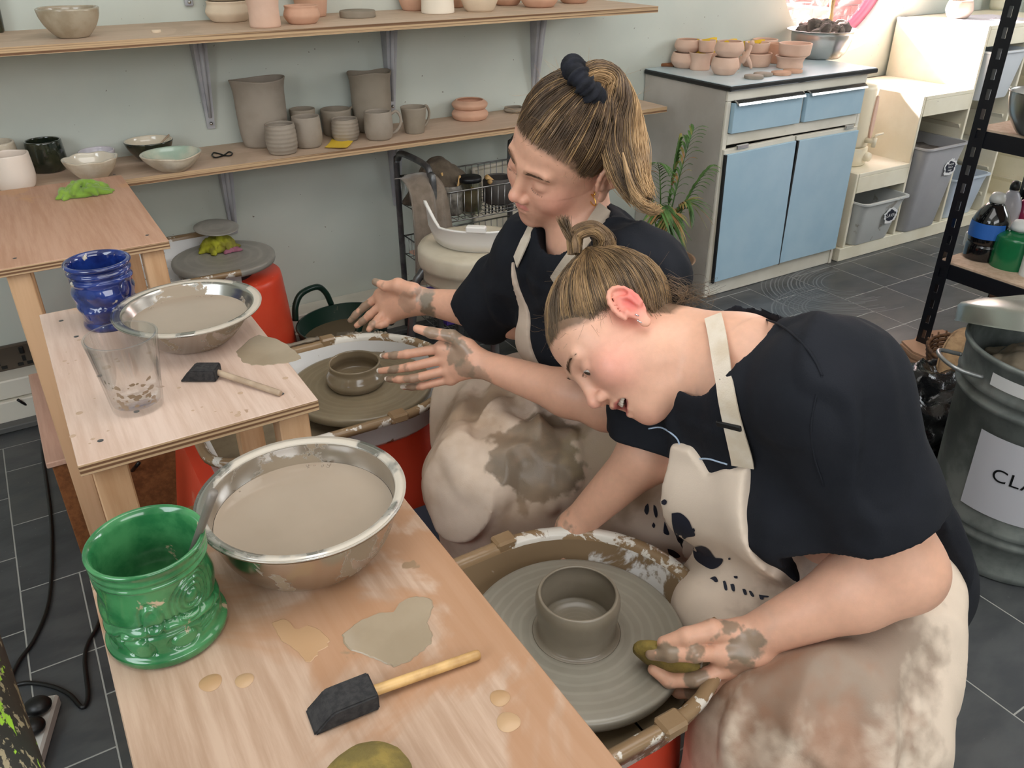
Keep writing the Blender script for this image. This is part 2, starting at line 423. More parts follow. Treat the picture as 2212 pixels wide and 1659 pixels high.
boxobj('ceiling', (XL, XR, YB, WY, ZC, ZC+0.1), M('ceiling_paint', (232, 230, 222), 0.8), bev=0, kind='structure')
# round window: frame ring, glass, reveal
wf = link('window_1', bpy.data.meshes.new('window_1'), m_pink, kind='structure')
V, Fc = lathe([(0.50, 0.0), (0.472, 0.0), (0.462, 0.02), (0.462, 0.035), (0.472, 0.055), (0.50, 0.055)], 72, M=Matrix.Translation((WC[0], WY+0.15, WC[1])) @ Matrix.Rotation(-PI/2, 4, 'X'))
wf.data.from_pydata(V, [], Fc); wf.data.polygons.foreach_set('use_smooth', [True]*len(Fc))
tg = NT('pink_window_film'); _tr = tg.n.new('ShaderNodeBsdfTransparent'); _tr.inputs[0].default_value = (0.98, 0.90, 0.94, 1); _df = tg.n.new('ShaderNodeBsdfTranslucent'); _df.inputs[0].default_value = (1, 0.93, 0.96, 1)
_mx = tg.n.new('ShaderNodeMixShader'); tg.l(tg.ramp(tg.noise(9, 6, 0.7, dist=2.5), 0.50, 0.66, 0.05, 0.55), _mx.inputs[0]); tg.l(_tr.outputs[0], _mx.inputs[1]); tg.l(_df.outputs[0], _mx.inputs[2]); _gl = tg.n.new('ShaderNodeBsdfGlossy'); _gl.inputs['Roughness'].default_value = 0.03
_m2 = tg.n.new('ShaderNodeMixShader'); _m2.inputs[0].default_value = 0.06; tg.l(_mx.outputs[0], _m2.inputs[1]); tg.l(_gl.outputs[0], _m2.inputs[2]); tg.l(_m2.outputs[0], tg.n['Material Output'].inputs['Surface']); m_pane = tg.m
a_ = [2*PI*k/72 for k in range(72)]
pyobj('pane', [(WC[0]+0.468*math.cos(a), WY+0.180, WC[1]+0.468*math.sin(a)) for a in a_]+[(WC[0]+0.468*math.cos(a), WY+0.184, WC[1]+0.468*math.sin(a)) for a in a_],
      [tuple(range(71, -1, -1)), tuple(range(72, 144))]+[(k, (k+1) % 72, 72+(k+1) % 72, 72+k) for k in range(72)], m_pane, wf)
# brick building across the yard
ext = boxobj('wall_outside', (2.6, 8.2, 4.72, 4.9, -0.2, 2.35), m_mortar, bev=0, kind='structure')
bmB = bmesh.new(); box(bmB, -0.104, 0.104, -0.02, 0.02, -0.032, 0.032, bev=0.003)
meB = bpy.data.meshes.new('brick'); bmB.to_mesh(meB); bmB.free(); meB.materials.append(m_brick)
nb = 0
for r in range(11):
    for c in range(26):
        o = bpy.data.objects.new('brick', meB); COL.objects.link(o); o.parent = ext
        o.location = (3.9+c*0.218+(0.109 if r % 2 else 0), 4.712+random.uniform(-.004, .004), 0.62+r*0.074)
boxobj('yard_ground', (XL, 9, WY+0.23, 5.2, -0.25, -0.2), M('yard', (170, 165, 155), 0.9), bev=0, kind='structure')

# floor: grout bed, then slate tiles of mixed sizes in a 130 x 142 mm grid
fl = boxobj('floor', (XL, XR, YB, WY, -0.05, -0.0006), m_grout, bev=0, kind='structure')
GX, GY, OX, OY = 0.1283, 0.1425, -0.241, 0.433
x0, x1, y0, y1 = -6, 37, -4, 16
used = set(); tmesh = {}; ntile = 0; rest = ([], [])
rt = random.Random(5)
def fit_cells(i, j, w, h): return all((i+a, j+b) not in used and i+a <= x1 and j+b <= y1 for a in range(w) for b in range(h))
cells = [(i, j) for j in range(y0, y1+1) for i in range(x0, x1+1)]
for i, j in cells:
    if (i, j) in used: continue
    cx, cy = OX+(i+1)*GX, OY+(j+1)*GY
    opts = [(2, 2), (2, 1), (1, 2), (2, 2), (2, 2), (2, 2), (3, 2)]; rt.shuffle(opts)
    for w, h in opts+[(1, 1)]:
        if fit_cells(i, j, w, h): break
    for a in range(w):
        for b in range(h): used.add((i+a, j+b))
    X0, X1, Y0, Y1 = OX+i*GX, OX+(i+w)*GX, OY+j*GY, min(OY+(j+h)*GY, WY)
    if Y1-Y0 < 0.03: continue
    key = (w, h, round(Y1-Y0, 4), rt.randrange(3))
    if key not in tmesh:
        bmt = bmesh.new(); hw, hh = (X1-X0)/2-0.0014, (Y1-Y0)/2-0.0014
        box(bmt, -hw, hw, -hh, hh, -0.006, 0.0, bev=0.0008); me = bpy.data.meshes.new('tile'); bmt.to_mesh(me); bmt.free(); me.materials.append(m_tile[key[3]]); tmesh[key] = me
    cxx, cyy = (X0+X1)/2, (Y0+Y1)/2; dd = depth((cxx, cyy, 0)); vis = False
    if dd > 0.2:
        q = proj((cxx, cyy, 0)); vis = -60 < q[0] < 2272 and 480 < q[1] < 1730 and not (330 < q[0] < 1230 and q[1] > 1050 and q[1] > 500) and ntile < 290
    if vis:
        ntile += 1; o = bpy.data.objects.new('tile', tmesh[key]); COL.objects.link(o); o.parent = fl; o.location = (cxx, cyy, 0)
    else:
        n_ = len(rest[0]); rest[0].extend((v.co.x+cxx, v.co.y+cyy, v.co.z) for v in tmesh[key].vertices); rest[1].extend(tuple(i_+n_ for i_ in p_.vertices) for p_ in tmesh[key].polygons)
pyobj('unseen_tiles', rest[0], rest[1], m_tile[0], fl, kind='stuff'); print('tiles', ntile)
# the swept arcs of dried slip on the floor
bg = Bag(); rr = random.Random(3)
for (ax, ay, rad0, a0, a1, n) in ((3.02, 2.12, 0.10, 1.4, 4.6, 15), (2.75, 1.98, 0.09, 1.2, 4.3, 9)):
    for k in range(n):
        ra = rad0+k*0.014+rr.uniform(-.004, .004); s, e = a0+rr.uniform(-.2, .3), a1+rr.uniform(-.7, .1)
        P = [(ax+ra*1.5*math.cos(s+(e-s)*q/18), ay+ra*math.sin(s+(e-s)*q/18)) for q in range(19)]
        wd = rr.uniform(0.0010, 0.0036)
        Vv = []; Ff = []
        for q, (px_, py_) in enumerate(P):
            dx, dy = px_-ax, py_-ay; L = math.hypot(dx, dy); Vv += [(px_-dx/L*wd, py_-dy/L*wd, 0.0006), (px_+dx/L*wd, py_+dy/L*wd, 0.0006)]
            if q: Ff.append((2*q-2, 2*q-1, 2*q+1, 2*q))
        bg.add((Vv, Ff))
for k in range(0):
    a = rr.uniform(-0.9, -0.2)+PI; P0 = np.array([3.35+rr.uniform(-.1, .3), 2.15+rr.uniform(-.2, .1)]); L = rr.uniform(.3, 1.1); d = np.array([math.cos(a), math.sin(a)]); nrm = np.array([-d[1], d[0]])*rr.uniform(0.0005, 0.0013)
    bg.add(([tuple(P0-nrm)+(0.0007,), tuple(P0+nrm)+(0.0007,), tuple(P0+d*L+nrm)+(0.0007,), tuple(P0+d*L-nrm)+(0.0007,)], [(0, 1, 2, 3)]))
bg.obj('slip_streaks', M('dried_slip_film', (118, 121, 122), 0.5), fl, kind='stuff')

bb = boxobj('baseboard_back', (XL, 2.3, 2.70, WY-0.001, 0, 0.085), m_cream, bev=0.003, kind='structure')
boxobj('cable_cover', (XL, 2.3, 2.712, WY-0.001, 0.088, 0.15), m_cream, bb, bev=0.004)
boxobj('floor_edging', (XL, 2.3, 2.66, 2.70, 0, 0.02), M('grey_edging', (96, 96, 94), 0.6), bb, bev=0.003)

# wall socket
p = atY(30, 770, WY); st_ = empty('wall_socket', (p[0]-0.01, WY-0.012, p[2]), label='dark metal double wall socket above the skirting at left', cat='socket')
m_sock = M('brown_metal', (92, 82, 72), 0.35, metal=0.5)
boxobj('plate', (-0.075, 0.075, -0.006, 0.0115, -0.045, 0.045), m_sock, st_, bev=0.004)
for sx in (-0.036, 0.036):
    bm = bmesh.new()
    for (a, b, w, h) in ((sx, -0.004, 0.005, 0.009), (sx-0.013, -0.022, 0.008, 0.005), (sx+0.013, -0.022, 0.008, 0.005)):
        box(bm, a-w, a+w, -0.0085, -0.004, b-h, b+h)
    bmobj('pin_holes', bm, m_cable, st_)
    sw = boxobj('switch', (sx-0.007-(0.02 if sx < 0 else -0.02)*0, sx+0.007, -0.013, -0.004, 0.014, 0.036), m_cable, st_, bev=0.002)

# ------------------------------------------------------------------ shelves on brackets
m_brk = M('grey_bracket', (186, 186, 190), 0.4, c2=(160, 160, 168), sc=9)
def shelf(name, z, x0, x1, y0, brs, label):
    t = empty(name, ((x0+x1)/2, WY, z-0.02), label=label, cat='shelf')
    ox, oy, oz = (x0+x1)/2, WY, z-0.02
    bm = bmesh.new(); box(bm, x0-ox, x1-ox, y0-oy, -0.001, 0, 0.02); bm.normal_update()
    for f in bm.faces: f.material_index = 0 if abs(f.normal.z) > 0.5 else 1
    bmobj('board', bm, (m_plys, m_edge), t)
    for bx, dz in brs:
        b = empty('bracket', (bx-ox, 0, 0)); b.parent = t
        bm = bmesh.new()
        hw = 0.022
        # a pressed steel bracket: wide at the shelf, tapering down the wall, with a raised channel
        pr_ = [(-0.060, 0), (-0.002, 0), (-0.002, -dz), (-0.008, -dz-0.006), (-0.014, -dz+0.02)]
        vs = []
        for s in (-1, 1):
            vs.append([bm.verts.new((s*(hw if zz > -0.1 else hw*0.55), yy, zz)) for yy, zz in pr_])
        for i in range(len(pr_)):
            j = (i+1) % len(pr_); bm.faces.new((vs[0][i], vs[0][j], vs[1][j], vs[1][i]))
        bm.faces.new(vs[0][::-1]); bm.faces.new(vs[1])
        bmobj('web', bm, m_brk, b)
        boxobj('channel', (-0.008, 0.008, -0.2, -0.006, -0.012, 0), m_brk, b, bev=0.002)
        V, Fc = tube([(0, -0.064, -0.004), (0, -0.040, -dz*0.45), (0, -0.018, -dz+0.03)], [0.008, 0.008, 0.005], 6)
        pyobj('rib', V, Fc, m_brk, b, True)
        latheobj('screw', [(0, 0.006), (0.004, 0.005), (0.006, 0.0)], m_chrome, b, loc=(0, -0.016, -dz+0.012), seg=10, M=Matrix.Rotation(PI/2, 4, 'X'))
    return t
UZ, LZ = 1.125, 0.755
UY = float(on(760, 55, UZ)[1]); LY = float(on(700, 330, LZ)[1])
ux1 = float(atY(1423, 5, UY)[0]); lx1 = float(atY(1397, 240, LY+0.12)[0])
def bx(px_, py_): return float(atY(px_, py_, WY-0.02)[0])
shelf('wall_shelf', UZ, XL+0.01, ux1, UY, [(bx(445, 200), 0.29), (bx(843, 140), 0.30), (bx(1160, 120), 0.30)], 'upper plywood wall shelf on three grey brackets')
shelf('wall_shelf', LZ, XL+0.01, lx1, LY, [(bx(497, 440), 0.27), (bx(856, 380), 0.27)], 'lower plywood wall shelf holding grey clay mugs and tall vases')

# bracket foot of a higher shelf, only its screw end shows at the top of the frame
p = atY(408, 4, WY-0.01)
t = empty('shelf_bracket', p, label='lower tip of a grey bracket with one screw at the top of the wall', cat='bracket')
boxobj('arm', (-0.012, 0.012, -0.004, 0.009, -0.012, 0.16), m_brk, t, bev=0.003); latheobj('screw', [(0, 0.006), (0.004, 0.005), (0.006, 0)], m_chrome, t, loc=(0, -0.005, 0), seg=10, M=Matrix.Rotation(PI/2, 4, 'X'))

# ------------------------------------------------------------------ tables
TZ = 0.78
def table(x0, x1, y0, y1, mat, label, screws=(), back=0.035):
    t = empty('work_table', ((x0+x1)/2, (y0+y1)/2, 0), label=label, cat='table', group='small plywood work tables')
    w, d = (x1-x0)/2, (y1-y0)/2
    bm = bmesh.new(); box(bm, -w, w, -d, d, TZ-0.018, TZ, bev=0.001); bm.normal_update()
    for f in bm.faces: f.material_index = 0 if abs(f.normal.z) > 0.5 else 1
    bmobj('tabletop', bm, (mat, m_edge), t)
    for sx in (-1, 1):
        for sy in (-1, 1):
            X, Y = sx*(w-0.035), sy*(d-0.035) if (sx < 0 or sy < 0) else d-back
            boxobj('leg', (X-0.022, X+0.022, Y-0.022, Y+0.022, 0.0, TZ-0.018), m_leg, t, bev=0.002)
        boxobj('rail', (sx*(w-0.035)-0.01, sx*(w-0.035)+0.01, -d+0.057, (d-0.057 if sx < 0 else d-back-0.022), TZ-0.075, TZ-0.018), m_leg, t, bev=0.002)
    for (px_, py_) in screws:
        q = on(px_, py_, TZ)
        latheobj('screw', [(0, 0.0004), (0.003, 0.0006), (0.0042, 0.0002)], m_grey, t, loc=(q[0]-(x0+x1)/2, q[1]-(y0+y1)/2, TZ), seg=10)
    return t
tA = table(-0.041, 0.300, 0.262, 0.808, m_plyn, 'nearest plywood work table with wet orange stains and a clay puddle', back=0.29)
tB = table(-0.026, 0.292, 1.024, 1.566, m_plym, 'middle plywood work table with the glass tumbler and blue mug on it', [(132, 693), (217, 952), (608, 851), (165, 727), (215, 812), (295, 889)], back=0.175)
tC = table(-0.080, 0.250, 1.850, 2.480, m_plyf, 'farthest plywood work table by the wall with a lime cloth', [(32, 558), (318, 508), (247, 377)], back=0.09)
# low plywood box under the tables
t = empty('low_box', (0.06, 2.165, 0), label='low brown box with a pinkish plywood lid on the floor between the tables', cat='box')
boxobj('lid', (-0.17, 0.2, -0.25, 0.26, 0.27, 0.285), m_pinkwood, t); boxobj('body', (-0.16, 0.19, -0.24, 0.25, 0, 0.27), m_brownwood, t)
t = empty('low_box', (0.11, 1.24, 0), label='brown wooden box with a cable over it under the middle table', cat='box')
boxobj('body', (-0.115, 0.115, -0.145, 0.145, 0, 0.40), m_brownwood, t); boxobj('lid', (-0.12, 0.12, -0.15, 0.15, 0.4, 0.415), m_brownwood, t)

# ------------------------------------------------------------------ blue and cream kitchen cabinet
CX0, CX1, CY0, CY1 = 2.345, 3.13, 2.318, 2.80
t = empty('kitchen_cabinet', ((CX0+CX1)/2, (CY0+CY1)/2, 0), label='pale blue and cream vintage kitchen cabinet in the corner', cat='cabinet')
def cb(x0, x1, y0, y1, z0, z1): return (x0-(CX0+CX1)/2, x1-(CX0+CX1)/2, y0-(CY0+CY1)/2, y1-(CY0+CY1)/2, z0, z1)
bm = bmesh.new()
box(bm, *cb(CX0, CX0+0.02, CY0+0.012, CY1, 0.0, 0.83)); box(bm, *cb(CX1-0.02, CX1, CY0+0.012, CY1, 0.0, 0.83))
box(bm, *cb(CX0+.0205, CX1-.0205, CY1-0.01, CY1-.0005, 0.001, 0.81)); box(bm, *cb(CX0+0.0205, CX1-0.0205, CY0+0.02, CY1-0.011, 0.07, 0.085)); box(bm, *cb(CX0+.0205, CX1-.0205, CY0+0.02, CY1-0.011, 0.815, 0.829))
bmobj('carcass', bm, m_cream2, t)
boxobj('face_frame', cb(CX0, CX1, CY0, CY0+0.0115, 0.793, 0.83), m_cream, t)
boxobj('face_frame', cb(CX0+.0225, CX1-.0185, CY0, CY0+0.018, 0.63, 0.672), m_cream, t)
boxobj('face_frame', cb(CX0, CX0+0.022, CY0, CY0+0.0115, 0.0, 0.792), m_cream, t)
boxobj('face_frame', cb(CX1-0.018, CX1, CY0, CY0+0.0115, 0.0, 0.792), m_cream, t)
boxobj('face_frame', cb(2.742, 2.762, CY0, CY0+0.018, 0.672, 0.792), m_cream, t)
boxobj('plinth', cb(CX0+0.002, CX1-0.002, CY0+0.004, CY0+0.02, 0.0, 0.082), m_cream, t, bev=0.003)
# worktop with black edge
bm = bmesh.new(); box(bm, *cb(CX0-0.01, CX1+0.035, CY0-0.02, CY1, 0.832, 0.85), bev=0.004); bmobj('worktop_edge', bm, m_black, t)
boxobj('worktop', cb(CX0-0.004, CX1+0.03, CY0-0.014, CY1, 0.850, 0.852), m_bluetop, t, bev=0)
for (a, b) in ((2.370, 2.740), (2.765, 3.110)):
    d = empty('drawer', ((a+b)/2-(CX0+CX1)/2, CY0-0.006-(CY0+CY1)/2, 0.73)); d.parent = t; hw = (b-a)/2
    boxobj('drawer_front', (-hw, hw, -0.010, 0.012, -0.055, 0.056), m_blue, d, bev=0.002)
    V, Fc = polyext([(-0.028, 0.050), (-0.024, 0.058), (-0.006, 0.068), (0.004, 0.068), (0.004, 0.062), (-0.008, 0.061), (-0.022, 0.050)], -hw+0.006, hw-0.006)
    pyobj('handle', [(z, y, x) for y, x, z in V], Fc, m_chrome, d)
# doors: the left one hangs a little open at the bottom
for k, (a, b) in enumerate(((2.362, 2.742), (2.748, 3.12))):
    hw = (b-a)/2
    d = empty('door', ((a+b)/2-(CX0+CX1)/2, CY0-0.004-(CY0+CY1)/2, 0.36)); d.parent = t
    if k == 0: d.rotation_euler = (0, math.radians(-1.6), math.radians(-1.0)); d.location.y -= 0.008; d.location.x -= 0.008
    boxobj('door_frame', (-hw, hw, -0.004, 0.014, -0.285, 0.262), m_cream, d)
    boxobj('door_panel', (-hw+(0.008 if k == 0 else 0.001), hw-0.001, -0.014, -0.003, -0.283, 0.245), m_blue, d, bev=0.002)
    boxobj('edge_strip', (-hw-0.001, -hw+0.007, -0.0155, -0.003, -0.285, 0.245), m_black, d, bev=0)
    boxobj('hinge', ((-0.13 if k == 0 else 0.10), (-0.07 if k == 0 else 0.15), -0.012, -0.002, 0.256, 0.272), m_chrome, d, bev=0.002)

# ------------------------------------------------------------------ white stepped storage unit
SY0 = 2.31
t = empty('storage_unit', (3.75, 2.55, 0), label='white stepped storage unit with pull-out tubs under the round window', cat='storage unit')
def sb(x0, x1, y0, y1, z0, z1): return (x0-3.75, x1-3.75, y0-2.55, y1-2.55, z0, z1)
m_unit = M('white_unit', (236, 230, 210), 0.5, c2=(224, 216, 192), sc=4, stain=(170, 160, 140), ssc=26, st=0.70)
boxobj('plinth', sb(3.165, 4.62, SY0, SY0+0.02, 0, 0.062), m_unit, t); boxobj('bottom_board', sb(3.165, 4.62, SY0+0.02, 2.79, 0.045, 0.062), m_unit, t)
boxobj('end_panel', sb(3.165, 3.185, SY0+0.02, 2.79, 0, 0.045), m_unit, t)
xs = [3.185, 3.545, 3.905, 4.25, 4.62]; tops = [0.405, 0.70, 0.97, 0.97]
for k in range(4):
    a, b, z = xs[k], xs[k+1], tops[k]
    zl = z if k == 0 else z
    boxobj('side_panel', sb(a, a+0.015, SY0+0.003, 2.79, 0.062, z), m_unit, t)
    boxobj('back_panel', sb(a+0.015, b, 2.775, 2.79, 0.062, z), m_unit, t, bev=0)
    boxobj('top_panel', sb(a+0.015 if k else a+0.015, b, SY0, 2.79, z-0.018, z), m_unit, t)
    boxobj('front_rail', sb(a+0.016, b-0.001, SY0+0.001, SY0+0.016, z-0.09, z-0.018), m_unit, t)
    zz = z-0.16
    while zz > 0.12:
        for (s, X) in ((1, a+0.0155), (-1, b-0.0005)):
            V, Fc = polyext([(0, 0), (s*0.02, 0), (0, -0.022)], SY0+0.02, SY0+0.4)
            pyobj('tub_runner', [(X-3.75+x, y-2.55, zz+z_) for x, z_, y in [(v[0], v[1], v[2]) for v in V]], Fc, m_unit, t)
        zz -= 0.13
boxobj('side_panel', sb(4.62, 4.635, SY0+0.003, 2.79, 0.0, 0.97), m_unit, t)

def splat_sticker(par, x, y, z, s, lines, name='sticker'):
    b = empty(name, (x, y, z)); b.parent = par
    r_ = random.Random(int(s*1e4))
    for nm, k, m_, dy in (('sticker_card', 1.0, m_label, 0.0), ('ink_splash', 0.72, m_navy, -0.0006)):
        P = []
        for q in range(40):
            a = 2*PI*q/40; rr_ = s*k*(1+0.12*r_.uniform(-1, 1)+0.07*math.sin(5*a)); P.append((rr_*1.15*math.cos(a), rr_*0.9*math.sin(a)))
        V, Fc = polyext(P, dy-0.0006, dy); pyobj(nm, [(v[0], v[2], v[1]) for v in V], [f[::-1] for f in Fc], m_, b)
    for q, (tx, zz, sz) in enumerate(lines):
        text('lettering', tx, (0, -0.0014, zz), sz, m_label, b, rot=(PI/2, 0, 0))
def text(name, body, loc, size, m_, parent=None, rot=(0, 0, 0), ext=0.0002, **kw):
    cu = bpy.data.curves.new(name, 'FONT'); cu.body = body; cu.size = size; cu.extrude = ext; cu.align_x = 'CENTER'; cu.align_y = 'CENTER'
    o = bpy.data.objects.new(name, cu); COL.objects.link(o); cu.materials.append(m_)
    dg = bpy.context.evaluated_depsgraph_get(); me = bpy.data.meshes.new_from_object(o.evaluated_get(dg)); bpy.data.objects.remove(o)
    return (lambda q: (setattr(q, 'location', loc), setattr(q, 'rotation_euler', rot), q)[-1])(link(name, me, m_, parent, **kw))
def tub(name, x0, x1, y0, y1, z0, z1, m_, taper, label, stick=None, cat='tub', fill=None):
    w, d, h = (x1-x0)/2, (y1-y0)/2, z1-z0
    t = empty(name, ((x0+x1)/2, (y0+y1)/2, z0), label=label, cat=cat)
    def rr_(w, d, r, n=6):
        P = []
        for cx, cy, a0 in ((w-r, d-r, 0), (-w+r, d-r, PI/2), (-w+r, -d+r, PI), (w-r, -d+r, 1.5*PI)):
            for k in range(n+1): P.append((cx+r*math.cos(a0+k*PI/2/n), cy+r*math.sin(a0+k*PI/2/n)))
        return P
    rings = [(taper*0.98, 0.0), (taper, 0.006), (1-0.25*(1-taper), h*0.8), (1.0, h-0.012), (1.06, h-0.008), (1.06, h), (1.0, h), (0.975, h-0.01), (taper*0.96, 0.01)]
    V, Fc = [], []; n = None
    for s, z in rings:
        P = rr_(w*s, d*s, min(w, d)*0.22); n = len(P); V += [(x, y, z) for x, y in P]
    for i in range(len(rings)-1):
        for k in range(n): Fc.append((i*n+k, i*n+(k+1) % n, (i+1)*n+(k+1) % n, (i+1)*n+k))
    Fc.append(tuple(range(n-1, -1, -1))); Fc.append(tuple(range((len(rings)-1)*n, len(rings)*n)))
    sharp(pyobj('shell', V, Fc, m_, t), 50)
    if fill:
        G = 14; vv = []; ff = []
        for i in range(G+1):
            for j in range(G+1):
                x, y = w*0.93*(2*i/G-1), d*0.93*(2*j/G-1); vv.append((x, y, h*fill[1]+0.03*float(fbm(np.array([[x*22, y*22, 3.1]]))[0])))
        for i in range(G):
            for j in range(G): ff.append((i*(G+1)+j, (i+1)*(G+1)+j, (i+1)*(G+1)+j+1, i*(G+1)+j+1))
        pyobj('clay_scraps', vv, ff, fill[0], t, True, kind='stuff')
    if stick: splat_sticker(t, stick[0], -d*(taper+(1-taper)*0.75)-0.0015, stick[1], stick[2], stick[3])
    return t
tub('storage_tub', 3.215, 3.52, 2.262, 2.70, 0.064, 0.275, m_palebin, 0.82, 'small pale tub with splash label in the lowest bay', (0.06, 0.125, 0.040, [('LAVA', 0, 0.024)]))
tub('storage_tub', 3.575, 3.88, 2.255, 2.70, 0.064, 0.475, m_greybin, 0.80, 'tall grey tub of dark clay scraps with splash label', (0.07, 0.30, 0.042, [('Recycle', 0.014, 0.014), ('Pots n', 0, 0.014), ('mugs', -0.014, 0.014)]), fill=(m_dryclay, 0.88))
tub('storage_tub', 3.94, 4.22, 2.275, 2.70, 0.64, 0.86, M('clear_plastic_tub', (214, 220, 226), 0.3), 0.85, 'pale bluish tub pulled out high behind the black rack')
tub('storage_tub', 3.94, 4.22, 2.30, 2.70, 0.064, 0.27, M('blue_white_tub', (196, 208, 222), 0.35), 0.85, 'pale blue tub at floor level behind the black rack')
# ------------------------------------------------------------------ pottery, measured from the photograph
def fit_vessel(cx, yt, yb, w, z, rb, rt=1.0):
    """photo box of a vessel standing at level z -> centre, max radius, height"""
    P = on(cx, yb-10, z)
    for _ in range(12):
        t = depth(P); d = P-CO; dn = d/np.linalg.norm(d); se = abs(dn[2]); ce = math.sqrt(1-se*se)
        R = w/2*t/FPX
        k = FPX/t
        P = on(cx, yb - R*rb*se*k, z)
    H = ((yb-yt)/k - R*(rb+rt)*se)/ce
    return P, R, H
PROF = {
 'bowl': [(0.42, 0.0), (0.55, 0.06), (0.80, 0.38), (0.95, 0.72), (1.0, 1.0)],
 'openbowl': [(0.40, 0.0), (0.50, 0.04), (0.76, 0.4), (0.93, 0.75), (1.0, 1.0)],
 'dish': [(0.50, 0.0), (0.62, 0.08), (0.86, 0.5), (1.0, 1.0)],
 'flat': [(0.78, 0.0), (0.86, 0.06), (0.95, 0.35), (0.96, 0.7), (1.0, 1.0)],
 'cup': [(0.74, 0.0), (0.88, 0.06), (0.99, 0.28), (1.0, 0.5), (0.97, 0.8), (0.94, 1.0)],
 'mug': [(0.80, 0.0), (0.88, 0.04), (0.94, 0.2), (0.97, 0.6), (1.0, 1.0)],
 'conemug': [(0.68, 0.0), (0.74, 0.04), (0.82, 0.3), (0.92, 0.7), (1.0, 1.0)],
 'belly': [(0.62, 0.0), (0.74, 0.06), (0.95, 0.35), (1.0, 0.55), (0.93, 0.85), (0.86, 1.0)],
 'squat': [(0.70, 0.0), (0.82, 0.10), (1.0, 0.42), (0.97, 0.65), (0.90, 0.85), (0.93, 1.0)],
 'flare': [(0.80, 0.0), (0.84, 0.1), (0.80, 0.45), (0.86, 0.75), (1.0, 1.0)],
 'drum': [(0.84, 0.0), (0.90, 0.06), (0.88, 0.45), (0.90, 0.7), (1.0, 0.82), (1.0, 1.0)],
 'vase': [(0.76, 0.0), (0.80, 0.05), (0.78, 0.3), (0.88, 0.55), (1.0, 0.8), (0.96, 1.0)],
 'tallv': [(0.68, 0.0), (0.78, 0.04), (0.86, 0.2), (0.90, 0.5), (0.91, 0.80), (0.95, 0.92), (1.0, 1.0)],
 'ring': [(0.78, 0.0), (0.90, 0.10), (1.0, 0.45), (0.97, 0.7), (0.80, 1.0)],
 'disc': [(0.96, 0.0), (1.0, 0.15), (1.0, 0.8), (0.97, 1.0)],
}
def vessel(name, label, cat, cx, yt, yb, w, z, prof, m, wall=0.1, group=None, inner=None, rib=0, warp=None, seg=48, handle=None, H=None, rim=True, floor=0.12, P=None, R=None, top_r=None, tilt=0, ysq=1.0, dy=0.0):
    pr_ = PROF[prof] if isinstance(prof, str) else prof
    rb, rt = pr_[0][0], pr_[-1][0]
    if P is None:
        P, R, h = fit_vessel(cx, yt, yb, w, z, rb*ysq, rt*ysq); P = P+np.array([0, dy, 0])
        if H is None: H = max(h, 0.006)
    if z in (UZ, LZ, KZ) and P[1]+R*ysq*1.04 > WY-0.006: P = np.array([P[0], WY-0.006-R*ysq*1.04, P[2]])
    if ysq != 1.0: w0_ = warp; warp = (lambda x, y, z, a, u: (lambda q: (q[0], q[1]*ysq, q[2]))(w0_(x, y, z, a, u) if w0_ else (x, y, z)))
    sp = spline([(a, b, 0) for a, b in pr_], 5 if not rib else 10)
    out = [(max(q[0], 0.0)*R, q[1]*H) for q in sp]
    if rib:
        out = [(r+0.012*R*math.sin(2*PI*rib*zz/H), zz) for r, zz in out]
    if prof == 'disc':
        pts = [(0, 0)]+out+[(0, H)]
    else:
        wl = wall*R
        inn = [(max(r-wl, 0.002), max(zz, floor*H)) for r, zz in out[::-1] if zz > floor*H*0.9]
        pts = [(0, 0.001)]+out+[(out[-1][0]-wl*0.25, H+wl*0.22), (out[-1][0]-wl*0.75, H+wl*0.22)]+inn+[(inn[-1][0]*0.6, floor*H*0.8), (0, floor*H*0.8)]
    kw = dict(label=label, cat=cat, group=group)
    parts = handle is not None or inner is not None
    if parts:
        t = empty(name, P, **kw)
        if inner is not None:
            ni = len(pts)//2
            V, Fc = lathe(pts, seg, warp)
            o = pyobj('body', V, Fc, (m, inner), t, True)
            k0 = (1+len(out)+1)*seg
            for i, p_ in enumerate(o.data.polygons): p_.material_index = 1 if i >= k0-seg else 0
        else: latheobj('body', pts, m, t, seg=seg, warp=warp)
        if handle is not None:
            a = handle; r0 = (pr_[-1][0]*0.5+pr_[len(pr_)//2][0]*0.5)*R
            c, s = math.cos(a), math.sin(a); L = R*0.62
            pts3 = [(r0-0.003, H*0.86), (r0+L*0.55, H*0.96), (r0+L, H*0.72), (r0+L*0.85, H*0.42), (r0+L*0.3, H*0.22), (r0-0.004, H*0.18)]
            Pq = spline([(c*x, s*x, zz) for x, zz in pts3], 5)
            tubeobj('handle', Pq, [R*0.10]*len(Pq), m, t, seg=8)
        return t, P, R, H
    o = latheobj(name, pts, m, None, P, seg=seg, warp=warp, **kw)
    if tilt: o.rotation_euler = (0, tilt, 0)
    return o, P, R, H
KZ = 0.852
def wavy(amp, n=5, ph=0.0, amp2=0.0):
    def f(x, y, z, a, u):
        s = 1+amp*math.sin(n*a+ph)*0.5+amp2*math.sin(2*a+ph)
        return x*s, y*s, z*(1+amp*0.6*math.sin(n*a+ph+1)*min(1, z*20))
    return f
V_ = vessel
g = 'pottery on the upper shelf'
V_('bowl', 'speckled brown glazed bowl alone at the left of the upper shelf', 'bowl', 160, 17, 83, 125, UZ, 'bowl', m_speck, group=g, warp=wavy(0.02, 3))
o, P, R, H = V_('bowl', 'pale unglazed bowl at the bottom of the stack on the upper shelf', 'bowl', 497, 2, 49, 95, UZ, 'squat', m_pale, group=g)
